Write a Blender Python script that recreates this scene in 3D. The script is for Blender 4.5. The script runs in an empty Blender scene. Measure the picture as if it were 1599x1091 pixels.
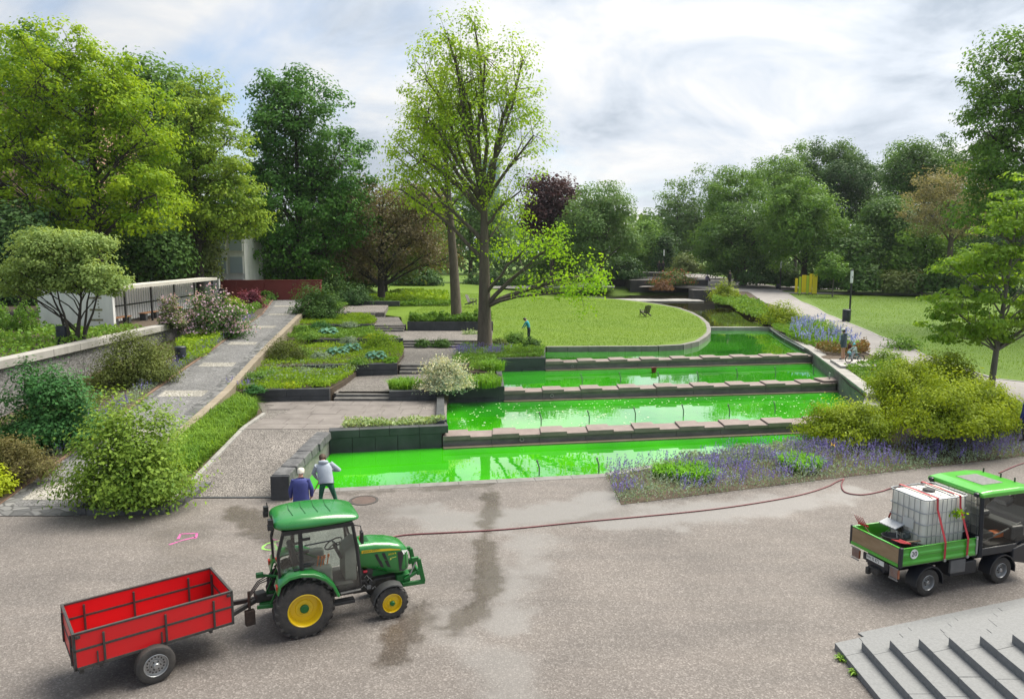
import bpy, bmesh, math, random
import numpy as np
from mathutils import Vector, Matrix

SC = bpy.context.scene
COL = SC.collection
R = math.radians

# ------------------------------------------------------------------ camera
CAM_H, FPX, IW, IH, HOR = 7.5, 1160.0, 1599.0, 1091.0, 390.0
PITCH = math.atan((IH / 2 - HOR) / FPX)
cam = bpy.data.cameras.new('camera')
cam.sensor_width = 36.0
cam.lens = 36.0 * FPX / IW
cam.clip_end = 3000
camo = bpy.data.objects.new('camera', cam)
camo.location = (0, 0, CAM_H)
camo.rotation_euler = (math.pi / 2 - PITCH, 0, 0)
COL.objects.link(camo)
SC.camera = camo

# ------------------------------------------------------------------ world: bright broken overcast over a blue sky
SUN_AZ, SUN_EL = R(52), R(58)          # azimuth from +Y towards +X
world = bpy.data.worlds.new('World')
SC.world = world
world.use_nodes = True
nt = world.node_tree
nt.nodes.clear()
def wn(t, **k):
    n = nt.nodes.new(t)
    for a, b in k.items():
        setattr(n, a, b)
    return n
wl = nt.links.new
out = wn('ShaderNodeOutputWorld')
tc = wn('ShaderNodeTexCoord')
sky = wn('ShaderNodeTexSky', sky_type='NISHITA', sun_disc=False, sun_elevation=SUN_EL, sun_rotation=SUN_AZ,
         air_density=1.0, dust_density=1.2, ozone_density=1.5)
sep = wn('ShaderNodeSeparateXYZ')
wl(tc.outputs['Generated'], sep.inputs[0])
zc = wn('ShaderNodeMath', operation='MAXIMUM'); wl(sep.outputs['Z'], zc.inputs[0]); zc.inputs[1].default_value = 0.0
za = wn('ShaderNodeMath', operation='ADD'); wl(zc.outputs[0], za.inputs[0]); za.inputs[1].default_value = 0.32
dx = wn('ShaderNodeMath', operation='DIVIDE'); wl(sep.outputs['X'], dx.inputs[0]); wl(za.outputs[0], dx.inputs[1])
dy = wn('ShaderNodeMath', operation='DIVIDE'); wl(sep.outputs['Y'], dy.inputs[0]); wl(za.outputs[0], dy.inputs[1])
cmb = wn('ShaderNodeCombineXYZ'); wl(dx.outputs[0], cmb.inputs[0]); wl(dy.outputs[0], cmb.inputs[1])
n1 = wn('ShaderNodeTexNoise'); n1.inputs['Scale'].default_value = 0.9; n1.inputs['Detail'].default_value = 8
n1.inputs['Roughness'].default_value = 0.56; n1.inputs['Distortion'].default_value = 0.35
mp = wn('ShaderNodeMapping'); mp.inputs['Location'].default_value = (9.1, 5.5, 1.2); mp.inputs['Scale'].default_value = (1.0, 1.0, 1)
wl(cmb.outputs[0], mp.inputs[0]); wl(mp.outputs[0], n1.inputs['Vector'])
n2 = wn('ShaderNodeTexNoise'); n2.inputs['Scale'].default_value = 1.9; n2.inputs['Detail'].default_value = 9
n2.inputs['Roughness'].default_value = 0.6; n2.inputs['Distortion'].default_value = 0.6
mp2 = wn('ShaderNodeMapping'); mp2.inputs['Location'].default_value = (7.3, 2.2, 0.0); mp2.inputs['Scale'].default_value = (1.0, 1.0, 1)
wl(cmb.outputs[0], mp2.inputs[0]); wl(mp2.outputs[0], n2.inputs['Vector'])
# how near the hidden sun (thin cloud glows around it)
sd = wn('ShaderNodeVectorMath', operation='DOT_PRODUCT')
SUNV = (math.sin(SUN_AZ) * math.cos(SUN_EL), math.cos(SUN_AZ) * math.cos(SUN_EL), math.sin(SUN_EL))
wl(tc.outputs['Generated'], sd.inputs[0]); sd.inputs[1].default_value = SUNV
gl = wn('ShaderNodeMapRange'); wl(sd.outputs['Value'], gl.inputs[0])
gl.inputs[1].default_value = 0.1; gl.inputs[2].default_value = 1.0; gl.inputs[3].default_value = 0.0; gl.inputs[4].default_value = 1.0
# cloud cover: more cover towards the sun side
cov = wn('ShaderNodeMath', operation='MULTIPLY_ADD'); wl(gl.outputs[0], cov.inputs[0]); cov.inputs[1].default_value = 0.30
wl(n1.outputs['Fac'], cov.inputs[2])
cr = wn('ShaderNodeMapRange'); wl(cov.outputs[0], cr.inputs[0]); cr.interpolation_type = 'SMOOTHSTEP'
cr.inputs[1].default_value = 0.41; cr.inputs[2].default_value = 0.59
cc = wn('ShaderNodeValToRGB'); wl(n2.outputs['Fac'], cc.inputs[0])
e = cc.color_ramp.elements
e[0].position = 0.33; e[0].color = (0.50, 0.57, 0.66, 1)
e[1].position = 0.62; e[1].color = (1.0, 0.99, 0.97, 1)
ee = cc.color_ramp.elements.new(0.46); ee.color = (0.74, 0.80, 0.88, 1)
gm = wn('ShaderNodeMapRange'); wl(gl.outputs[0], gm.inputs[0]); gm.inputs[3].default_value = 0.93; gm.inputs[4].default_value = 1.5
cs = wn('ShaderNodeVectorMath', operation='SCALE'); wl(cc.outputs[0], cs.inputs[0]); wl(gm.outputs[0], cs.inputs['Scale'])
b1 = wn('ShaderNodeBackground'); wl(sky.outputs[0], b1.inputs[0]); b1.inputs[1].default_value = 0.11
b2 = wn('ShaderNodeBackground'); wl(cs.outputs[0], b2.inputs[0]); b2.inputs[1].default_value = 0.575
mx = wn('ShaderNodeMixShader'); wl(cr.outputs[0], mx.inputs[0]); wl(b1.outputs[0], mx.inputs[1]); wl(b2.outputs[0], mx.inputs[2])
wl(mx.outputs[0], out.inputs[0])

# ------------------------------------------------------------------ sun behind thin cloud
sl = bpy.data.lights.new('sun', 'SUN')
sl.energy = 5.0
sl.angle = R(45)
sl.color = (1.0, 0.94, 0.82)
so = bpy.data.objects.new('sun', sl)
so.rotation_euler = Vector(SUNV).to_track_quat('Z', 'Y').to_euler()
so.location = (20, 20, 60)
COL.objects.link(so)

SC.view_settings.view_transform = 'Standard'
SC.view_settings.look = 'None'
SC.view_settings.exposure = 0.62
SC.view_settings.gamma = 1.0
SC.cycles.max_bounces = 6
SC.cycles.transparent_max_bounces = 8
SC.cycles.use_denoising = True
try:
    SC.cycles.denoiser = 'OPENIMAGEDENOISE'
except Exception:
    pass

# ------------------------------------------------------------------ helpers: places
_c, _s = math.cos(PITCH), math.sin(PITCH)
def at(px, py, z=0.0):
    """the point of the place at height z that the photograph shows at pixel (px, py)"""
    x = (px - IW / 2) / FPX; y = -(py - IH / 2) / FPX
    d = (x, y * _s + _c, y * _c - _s)
    t = (z - CAM_H) / d[2]
    return Vector((d[0] * t, d[1] * t, z))
def at_y(px, py, Y):
    """the point at distance Y seen at the pixel"""
    x = (px - IW / 2) / FPX; y = -(py - IH / 2) / FPX
    d = (x, y * _s + _c, y * _c - _s)
    t = Y / d[1]
    return Vector((d[0] * t, Y, CAM_H + d[2] * t))
def mpp(Y):            # metres per photograph pixel at distance Y
    return Y / FPX

# ------------------------------------------------------------------ helpers: objects
def tag(o, label=None, cat=None, group=None, kind=None):
    if label: o['label'] = label
    if cat: o['category'] = cat
    if group: o['group'] = group
    if kind: o['kind'] = kind
    return o
def empty(name, loc=(0, 0, 0), rz=0.0, label=None, cat=None, group=None):
    o = bpy.data.objects.new(name, None)
    o.location = loc
    o.rotation_euler = (0, 0, rz)
    o.empty_display_size = 0.2
    COL.objects.link(o)
    return tag(o, label, cat, group)
def link(name, me, mat=None, parent=None):
    o = bpy.data.objects.new(name, me)
    COL.objects.link(o)
    if mat is not None and not me.materials:
        for m in (mat if isinstance(mat, (list, tuple)) else [mat]):
            me.materials.append(m)
    if parent: o.parent = parent
    return o
def copy_tree(o, parent=None):
    c = o.copy(); COL.objects.link(c); c.parent = parent
    for ch in o.children:
        copy_tree(ch, c)
    return c

class MB:
    """collects polygons of ONE piece, then links them as one mesh object"""
    def __init__(self):
        self.v = []; self.f = []; self.mi = []; self.M = Matrix.Identity(4); self.cur = 0
    def add(self, vs, fs):
        n = len(self.v)
        self.v += [tuple(self.M @ Vector(p)) for p in vs]
        for f in fs:
            self.f.append([n + i for i in f]); self.mi.append(self.cur)
        return self
    def box(self, c, s, rz=0.0, rx=0.0, ry=0.0):
        hx, hy, hz = s[0] / 2, s[1] / 2, s[2] / 2
        m = Matrix.Translation(c) @ Matrix.Rotation(rz, 4, 'Z') @ Matrix.Rotation(ry, 4, 'Y') @ Matrix.Rotation(rx, 4, 'X')
        vs = [m @ Vector((x, y, z)) for x in (-hx, hx) for y in (-hy, hy) for z in (-hz, hz)]
        return self.add(vs, [(0, 1, 3, 2), (4, 6, 7, 5), (0, 4, 5, 1), (2, 3, 7, 6), (0, 2, 6, 4), (1, 5, 7, 3)])
    def bar(self, p, q, w, h=None):
        h = h or w
        p, q = Vector(p), Vector(q); d = q - p; L = d.length
        m = Matrix.Translation((p + q) / 2) @ d.to_track_quat('X', 'Z').to_matrix().to_4x4()
        vs = [m @ Vector((x, y, z)) for x in (-L/2, L/2) for y in (-w/2, w/2) for z in (-h/2, h/2)]
        return self.add(vs, [(0, 1, 3, 2), (4, 6, 7, 5), (0, 4, 5, 1), (2, 3, 7, 6), (0, 2, 6, 4), (1, 5, 7, 3)])
    def prism(self, poly, z0, z1):
        """poly: list of (x,y) counter-clockwise; z0/z1 numbers or per-vertex lists"""
        n = len(poly)
        a = [z0] * n if not hasattr(z0, '__len__') else z0
        b = [z1] * n if not hasattr(z1, '__len__') else z1
        vs = [(p[0], p[1], a[i]) for i, p in enumerate(poly)] + [(p[0], p[1], b[i]) for i, p in enumerate(poly)]
        fs = [list(range(n))[::-1], list(range(n, 2 * n))] + [(i, (i + 1) % n, n + (i + 1) % n, n + i) for i in range(n)]
        return self.add(vs, fs)
    def tube(self, pts, r, n=8, cap=True):
        pts = [Vector(p) for p in pts]
        rs = r if hasattr(r, '__len__') else [r] * len(pts)
        vs, fs = [], []
        prev = None
        for i, p in enumerate(pts):
            d = (pts[min(i + 1, len(pts) - 1)] - pts[max(i - 1, 0)])
            if d.length < 1e-6: d = Vector((0, 0, 1))
            d.normalize()
            if prev is None:
                a = d.orthogonal().normalized()
            else:
                a = prev - d * prev.dot(d)
                a = a.normalized() if a.length > 1e-5 else d.orthogonal().normalized()
            prev = a
            b = d.cross(a)
            for k in range(n):
                t = 2 * math.pi * k / n
                vs.append(p + (a * math.cos(t) + b * math.sin(t)) * rs[i])
        for i in range(len(pts) - 1):
            for k in range(n):
                k2 = (k + 1) % n
                fs.append((i * n + k, i * n + k2, (i + 1) * n + k2, (i + 1) * n + k))
        if cap:
            fs.append(list(range(n))[::-1]); m = (len(pts) - 1) * n
            fs.append([m + k for k in range(n)])
        return self.add(vs, fs)
    def cyl(self, p, q, r, n=12, r2=None):
        return self.tube([p, q], [r, r if r2 is None else r2], n)
    def lathe(self, prof, o, axis, n=24):
        """prof: (radius, offset along axis)"""
        ax = Vector(axis).normalized(); a = ax.orthogonal().normalized(); b = ax.cross(a); o = Vector(o)
        vs, fs = [], []
        for r, h in prof:
            for k in range(n):
                t = 2 * math.pi * k / n
                vs.append(o + ax * h + (a * math.cos(t) + b * math.sin(t)) * max(r, 1e-4))
        for i in range(len(prof) - 1):
            for k in range(n):
                k2 = (k + 1) % n
                fs.append((i * n + k, i * n + k2, (i + 1) * n + k2, (i + 1) * n + k))
        return self.add(vs, fs)
    def loft(self, rings, cap=True):
        n = len(rings[0]); vs = [p for r in rings for p in r]; fs = []
        for i in range(len(rings) - 1):
            for k in range(n):
                k2 = (k + 1) % n
                fs.append((i * n + k, i * n + k2, (i + 1) * n + k2, (i + 1) * n + k))
        if cap:
            fs.append(list(range(n))[::-1]); m = (len(rings) - 1) * n
            fs.append([m + k for k in range(n)])
        return self.add(vs, fs)
    def mesh(self, name, smooth=None):
        me = bpy.data.meshes.new(name)
        me.from_pydata(self.v, [], self.f)
        if any(self.mi):
            me.polygons.foreach_set('material_index', self.mi)
        me.update()
        bm = bmesh.new(); bm.from_mesh(me); bmesh.ops.recalc_face_normals(bm, faces=bm.faces); bm.to_mesh(me); bm.free()
        if smooth:
            me.polygons.foreach_set('use_smooth', [True] * len(me.polygons))
            me.set_sharp_from_angle(angle=smooth if smooth is not True else R(40))
        return me
    def build(self, name, mat, parent=None, smooth=None, bevel=0.0, seg=2):
        o = link(name, self.mesh(name, smooth), mat, parent)
        if bevel:
            m = o.modifiers.new('bevel', 'BEVEL'); m.width = bevel; m.segments = seg; m.limit_method = 'ANGLE'; m.angle_limit = R(35)
        return o

# ------------------------------------------------------------------ helpers: materials
MATS = {}
def newmat(name):
    m = bpy.data.materials.new(name); m.use_nodes = True
    return m, m.node_tree, m.node_tree.nodes['Principled BSDF']
def mat(name, col, rough=0.6, metal=0.0, col2=None, scale=6.0, bump=0.0, bscale=None, spec=0.5, coat=0.0, detail=6, world_space=False, stretch=(1, 1, 1)):
    """painted / stone / metal surface: base colour broken up by noise, fine relief by bump"""
    if name in MATS: return MATS[name]
    m, t, p = newmat(name)
    p.inputs['Roughness'].default_value = rough
    p.inputs['Metallic'].default_value = metal
    p.inputs['Specular IOR Level'].default_value = spec
    p.inputs['Coat Weight'].default_value = coat
    p.inputs['Coat Roughness'].default_value = 0.08
    p.inputs['Base Color'].default_value = (*col, 1)
    tcn = t.nodes.new('ShaderNodeTexCoord')
    geo = t.nodes.new('ShaderNodeNewGeometry')
    mpn = t.nodes.new('ShaderNodeMapping'); mpn.inputs['Scale'].default_value = stretch
    t.links.new(geo.outputs['Position'] if world_space else tcn.outputs['Object'], mpn.inputs[0])
    if col2 is not None:
        n = t.nodes.new('ShaderNodeTexNoise'); n.inputs['Scale'].default_value = scale; n.inputs['Detail'].default_value = detail
        n.inputs['Roughness'].default_value = 0.65
        t.links.new(mpn.outputs[0], n.inputs['Vector'])
        r = t.nodes.new('ShaderNodeMapRange'); r.inputs[1].default_value = 0.3; r.inputs[2].default_value = 0.7
        t.links.new(n.outputs['Fac'], r.inputs[0])
        x = t.nodes.new('ShaderNodeMix'); x.data_type = 'RGBA'
        x.inputs[6].default_value = (*col, 1); x.inputs[7].default_value = (*col2, 1)
        t.links.new(r.outputs[0], x.inputs[0])
        t.links.new(x.outputs[2], p.inputs['Base Color'])
        rr = t.nodes.new('ShaderNodeMapRange'); rr.inputs[3].default_value = max(0.02, rough - 0.1); rr.inputs[4].default_value = min(1, rough + 0.12)
        t.links.new(n.outputs['Fac'], rr.inputs[0]); t.links.new(rr.outputs[0], p.inputs['Roughness'])
    if bump:
        nb = t.nodes.new('ShaderNodeTexNoise'); nb.inputs['Scale'].default_value = bscale or scale * 8; nb.inputs['Detail'].default_value = 5
        t.links.new(mpn.outputs[0], nb.inputs['Vector'])
        b = t.nodes.new('ShaderNodeBump'); b.inputs['Strength'].default_value = bump; b.inputs['Distance'].default_value = 0.02
        t.links.new(nb.outputs['Fac'], b.inputs['Height']); t.links.new(b.outputs[0], p.inputs['Normal'])
    MATS[name] = m
    return m
def glassmat(name, col=(0.75, 0.82, 0.8), alpha=0.35, rough=0.02):
    if name in MATS: return MATS[name]
    m, t, p = newmat(name)
    t.nodes.remove(p)
    o = t.nodes['Material Output']
    tr = t.nodes.new('ShaderNodeBsdfTransparent'); tr.inputs[0].default_value = (*col, 1)
    g = t.nodes.new('ShaderNodeBsdfGlossy'); g.inputs['Roughness'].default_value = rough; g.inputs[0].default_value = (1, 1, 1, 1)
    fr = t.nodes.new('ShaderNodeFresnel'); fr.inputs[0].default_value = 1.45
    a = t.nodes.new('ShaderNodeMath'); a.operation = 'ADD'; a.inputs[1].default_value = alpha
    t.links.new(fr.outputs[0], a.inputs[0])
    x = t.nodes.new('ShaderNodeMixShader')
    t.links.new(a.outputs[0], x.inputs[0]); t.links.new(tr.outputs[0], x.inputs[1]); t.links.new(g.outputs[0], x.inputs[2])
    t.links.new(x.outputs[0], o.inputs[0])
    MATS[name] = m
    return m
def leafmat(name, a, b, trans=0.35, rough=0.5, gain=1.75):
    """leaf: colour between a and b by each leaf's own tint, light shines through"""
    if name in MATS: return MATS[name]
    a = tuple(x * gain for x in a); b = tuple(x * gain for x in b)
    m, t, p = newmat(name)
    o = t.nodes['Material Output']
    at_ = t.nodes.new('ShaderNodeAttribute'); at_.attribute_name = 'tint'
    x = t.nodes.new('ShaderNodeMix'); x.data_type = 'RGBA'
    x.inputs[6].default_value = (*a, 1); x.inputs[7].default_value = (*b, 1)
    t.links.new(at_.outputs['Fac'], x.inputs[0])
    t.links.new(x.outputs[2], p.inputs['Base Color'])
    p.inputs['Roughness'].default_value = rough
    p.inputs['Specular IOR Level'].default_value = 0.12
    tl = t.nodes.new('ShaderNodeBsdfTranslucent')
    br = t.nodes.new('ShaderNodeMix'); br.data_type = 'RGBA'; br.blend_type = 'MULTIPLY'; br.inputs[0].default_value = 1.0
    br.inputs[7].default_value = (1.25, 1.15, 0.6, 1)
    t.links.new(x.outputs[2], br.inputs[6]); t.links.new(br.outputs[2], tl.inputs[0])
    ms = t.nodes.new('ShaderNodeMixShader'); ms.inputs[0].default_value = trans
    t.links.new(p.outputs[0], ms.inputs[1]); t.links.new(tl.outputs[0], ms.inputs[2])
    t.links.new(ms.outputs[0], o.inputs[0])
    MATS[name] = m
    return m

# ------------------------------------------------------------------ helpers: foliage
RNG = np.random.default_rng(11)
def unit(a):
    return a / np.maximum(np.linalg.norm(a, axis=1, keepdims=True), 1e-6)
def leaf_mesh(name, c, size, tint, aspect=0.55, up=None, spread=1.0, fold=0.12, rng=None, face=None):
    """one mesh of folded kite-shaped leaves at c; up = mean growing direction"""
    rng = rng or RNG
    n = len(c)
    d = rng.normal(size=(n, 3)) * spread
    if up is not None: d = d + np.asarray(up)
    d = unit(d)
    if face is not None:            # leaves of a spray turn their upper side outwards
        nn = unit(face + rng.normal(size=(n, 3)) * .5)
        d = unit(d - (d * nn).sum(1, keepdims=True) * nn)
        w = np.cross(nn, d)
    else:
        w = unit(np.cross(d, rng.normal(size=(n, 3))))
        nn = np.cross(d, w)
    s = np.asarray(size).reshape(-1, 1) * np.ones((n, 1))
    v = np.empty((n, 4, 3), np.float32)
    v[:, 0] = c - d * s * 0.5
    v[:, 1] = c + w * s * aspect * 0.5 + nn * s * fold
    v[:, 2] = c + d * s * 0.5
    v[:, 3] = c - w * s * aspect * 0.5 + nn * s * fold
    base = (np.arange(n) * 4)[:, None]
    idx = np.concatenate([base + [0, 1, 2], base + [0, 2, 3]], axis=1).astype(np.int32).ravel()
    me = bpy.data.meshes.new(name)
    me.vertices.add(4 * n); me.vertices.foreach_set('co', v.ravel())
    me.loops.add(6 * n); me.loops.foreach_set('vertex_index', idx)
    me.polygons.add(2 * n); me.polygons.foreach_set('loop_start', np.arange(0, 6 * n, 3, dtype=np.int32))
    a = me.attributes.new('tint', 'FLOAT', 'FACE')
    a.data.foreach_set('value', np.repeat(np.clip(tint, 0, 1), 2).astype(np.float32))
    me.update(calc_edges=True)
    return me
def blade_mesh(name, base, length, tint, width=0.03, lean=0.6, rng=None):
    """arching grass or strap leaves rising from base points: two-segment blades"""
    rng = rng or RNG
    n = len(base)
    ang = rng.uniform(0, 2 * math.pi, n)
    h = np.stack([np.cos(ang), np.sin(ang), np.zeros(n)], 1)
    sd_ = np.stack([-np.sin(ang), np.cos(ang), np.zeros(n)], 1)
    L = (np.asarray(length) * np.ones(n))[:, None]
    ln = (rng.uniform(0.3, 1.0, n) * lean)[:, None]
    wd = (np.asarray(width) * np.ones(n))[:, None]
    m = base + h * L * ln * 0.35 + np.array([0, 0, 1]) * L * 0.6
    t = base + h * L * ln * 0.95 + np.array([0, 0, 1]) * L * (1.0 - 0.55 * ln)
    v = np.empty((n, 5, 3), np.float32)
    v[:, 0] = base - sd_ * wd * 0.4; v[:, 1] = base + sd_ * wd * 0.4
    v[:, 2] = m + sd_ * wd * 0.5; v[:, 3] = m - sd_ * wd * 0.5; v[:, 4] = t
    b = (np.arange(n) * 5)[:, None]
    idx = np.concatenate([b + [0, 1, 2], b + [0, 2, 3], b + [3, 2, 4]], axis=1).astype(np.int32).ravel()
    me = bpy.data.meshes.new(name)
    me.vertices.add(5 * n); me.vertices.foreach_set('co', v.ravel())
    me.loops.add(9 * n); me.loops.foreach_set('vertex_index', idx)
    me.polygons.add(3 * n); me.polygons.foreach_set('loop_start', np.arange(0, 9 * n, 3, dtype=np.int32))
    a = me.attributes.new('tint', 'FLOAT', 'FACE')
    a.data.foreach_set('value', np.repeat(np.clip(tint, 0, 1), 3).astype(np.float32))
    me.update(calc_edges=True)
    return me
def in_poly(x, y, poly):
    ins = np.zeros(len(x), bool)
    n = len(poly)
    for i in range(n):
        x1, y1 = poly[i][0], poly[i][1]; x2, y2 = poly[(i + 1) % n][0], poly[(i + 1) % n][1]
        c = ((y1 > y) != (y2 > y))
        with np.errstate(divide='ignore', invalid='ignore'):
            xs = (x2 - x1) * (y - y1) / (y2 - y1 + 1e-12) + x1
        ins ^= c & (x < xs)
    return ins
def scatter(poly, n, rng=None):
    rng = rng or RNG
    P_ = np.array([(p[0], p[1]) for p in poly])
    lo, hi = P_.min(0), P_.max(0)
    res = np.empty((0, 2))
    while len(res) < n:
        q = rng.uniform(lo, hi, (max(n, 64) * 2, 2))
        res = np.concatenate([res, q[in_poly(q[:, 0], q[:, 1], poly)]])
    return res[:n]
def vnoise(x, y, f=1.0, seed=0):
    """smooth value noise 0..1"""
    x = np.asarray(x) * f + seed * 17.3; y = np.asarray(y) * f + seed * 9.1
    xi = np.floor(x).astype(int); yi = np.floor(y).astype(int)
    fx = x - xi; fy = y - yi
    fx = fx * fx * (3 - 2 * fx); fy = fy * fy * (3 - 2 * fy)
    def hsh(a, b):
        h = (a * 374761393 + b * 668265263 + seed * 1442695) & 0x7fffffff
        h = ((h ^ (h >> 13)) * 1274126177) & 0x7fffffff
        return ((h ^ (h >> 16)) & 0xffff) / 65535.0
    return (hsh(xi, yi) * (1 - fx) + hsh(xi + 1, yi) * fx) * (1 - fy) + (hsh(xi, yi + 1) * (1 - fx) + hsh(xi + 1, yi + 1) * fx) * fy
def fbm(x, y, f=1.0, seed=0, o=4):
    s_ = 0; a = 0.5; t = 0
    for i in range(o):
        s_ = s_ + a * vnoise(x, y, f * 2 ** i, seed + i * 3); t += a; a *= 0.5
    return s_ / t
def sstep(x, a, b):
    t = np.clip((np.asarray(x, float) - a) / (b - a), 0, 1)
    return t * t * (3 - 2 * t)

# ================================================================== SETTING
from mathutils.geometry import delaunay_2d_cdt, interpolate_bezier
def arr(pts): return [(p[0], p[1]) for p in pts]
def area_mesh(name, poly, zf, step, skirt=0.0):
    """triangulated sheet filling poly, heights by zf(x, y) (arrays)"""
    poly = arr(poly)
    P_ = np.array(poly); lo, hi = P_.min(0), P_.max(0)
    gx, gy = np.meshgrid(np.arange(lo[0] + step * .5, hi[0], step), np.arange(lo[1] + step * .5, hi[1], step))
    gx, gy = gx.ravel(), gy.ravel()
    gx = gx + (np.arange(len(gx)) % 7 - 3) * step * 0.004
    bnd = []
    for i in range(len(poly)):
        a, b = Vector(poly[i]), Vector(poly[(i + 1) % len(poly)])
        k = max(1, int((b - a).length / step))
        bnd += [a.lerp(b, j / k) for j in range(k)]
    ins = in_poly(gx, gy, poly)
    pts = bnd + [Vector((x, y)) for x, y in zip(gx[ins], gy[ins])]
    nb = len(bnd)
    r = delaunay_2d_cdt(pts, [], [list(range(nb))], 1, 1e-4)
    vs = np.array([(p[0], p[1]) for p in r[0]])
    z = np.asarray(zf(vs[:, 0], vs[:, 1]), float) * np.ones(len(vs))
    me = bpy.data.meshes.new(name)
    V_ = np.column_stack([vs, z]).tolist(); F_ = [list(f) for f in r[2]]
    if skirt:
        bz = np.asarray(zf(np.array([p.x for p in bnd]), np.array([p.y for p in bnd])), float) * np.ones(nb)
        k0 = len(V_)
        for p, q in zip(bnd, bz): V_ += [(p.x, p.y, q), (p.x, p.y, q - skirt)]
        F_ += [(k0 + 2 * i, k0 + 2 * i + 1, k0 + 2 * ((i + 1) % nb) + 1, k0 + 2 * ((i + 1) % nb)) for i in range(nb)]
    me.from_pydata(V_, [], F_)
    me.update()
    if len(me.polygons) and me.polygons[0].normal.z < 0: me.flip_normals()
    me.polygons.foreach_set('use_smooth', [True] * len(me.polygons))
    return me, vs
def structure(name, me, m):
    o = link(name, me, m); o['kind'] = 'structure'; return o
def pdist(x, y, line):
    d = np.full(len(x), 1e9); tt = np.zeros(len(x)); acc = 0.0
    for a, b in zip(line[:-1], line[1:]):
        ax, ay, bx, by = a[0], a[1], b[0], b[1]
        L2 = (bx - ax) ** 2 + (by - ay) ** 2 + 1e-9
        t = np.clip(((x - ax) * (bx - ax) + (y - ay) * (by - ay)) / L2, 0, 1)
        q = np.hypot(x - ax - t * (bx - ax), y - ay - t * (by - ay))
        m = q < d
        d = np.where(m, q, d); tt = np.where(m, acc + t, tt); acc += 1
    return d, tt
def interp(tab):
    xs = [t[0] for t in tab]; ys = [t[1] for t in tab]
    return lambda q: np.interp(q, xs, ys)

# ---- levels
W1, W2, W3, W4, WC = -0.08, 0.24, 0.62, 1.03, 1.2       # waters
T1, T2, T3 = 0.32, 0.69, 1.08                           # weir tops
LAWN = 1.35
rampz = interp([(20.3, .02), (21.9, .2), (26.8, .75), (31.8, 1.3), (37.1, 1.75), (42.5, 2.15), (48.8, 2.45), (55, 2.75), (67, 3.0), (90, 3.0)])
rampr = interp([(20.3, -12.3), (31.8, -12.7), (37.1, -13.4), (42.5, -14.1), (48.8, -15), (55, -15.9), (67, -18.5)])
rampl = interp([(20.3, -15.0), (26, -15.2), (34, -15.9), (40.6, -16.5), (55, -18.5), (67, -21.5)])
RC = [(25.4, 36.3, .95), (24.2, 41.3, 1.25), (25.2, 48.4, 1.5), (26.4, 58, 1.75), (30.1, 74.7, 1.9), (35.8, 98.9, 2.1),
      (22.1, 31.5, .75), (21.9, 33.6, .95), (20.6, 41.7, 1.45), (23.6, 55.6, 1.7), (24.7, 62.7, 1.8), (25.8, 74, 1.9), (30.6, 97.4, 2.1),
      (60, 60, 1.9), (60, 90, 2.1), (70, 115, 2.2), (30, 33.5, .6), (42, 38, .9), (45, 48, 1.5), (50, 30, .5), (34, 65, 1.8), (40, 85, 2.0),
      (18.5, 46.1, 1.25), (15.6, 33, 1.1), (17, 39, 1.2), (20.3, 57.7, 1.35), (22, 66, 1.5), (25, 80, 1.7),
      (3.2, 24.2, .02), (3.3, 21.4, .02), (6.8, 22.6, .02), (10.4, 23.8, .02), (14.5, 25.2, .02), (18.8, 26.6, .02), (24, 28.2, .03), (32, 31, .05),
      (6.5, 25.9, .02), (9, 27.2, .04), (11.4, 28.4, .1), (13.2, 29.6, .4), (12, 26.4, .25), (17, 28.6, .5), (17.5, 32, 1.0)]
RCa = np.array(RC)
def terr(x, y):
    x = np.atleast_1d(np.asarray(x, float)); y = np.atleast_1d(np.asarray(y, float))
    d2 = (x[:, None] - RCa[:, 0]) ** 2 + (y[:, None] - RCa[:, 1]) ** 2 + 0.25
    w = d2 ** -2.0
    z = (w * RCa[:, 2]).sum(1) / w.sum(1)
    fl = [(3.25, 24.3), (3.24, 21.25), (10.37, 23.73), (18.79, 26.5), (24, 28.2), (32, 31), (60, 41)]
    d, _t = pdist(x, y, fl)
    return .01 + (z - .01) * (.02 + .98 * sstep(d, 0, 2.2))

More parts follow.
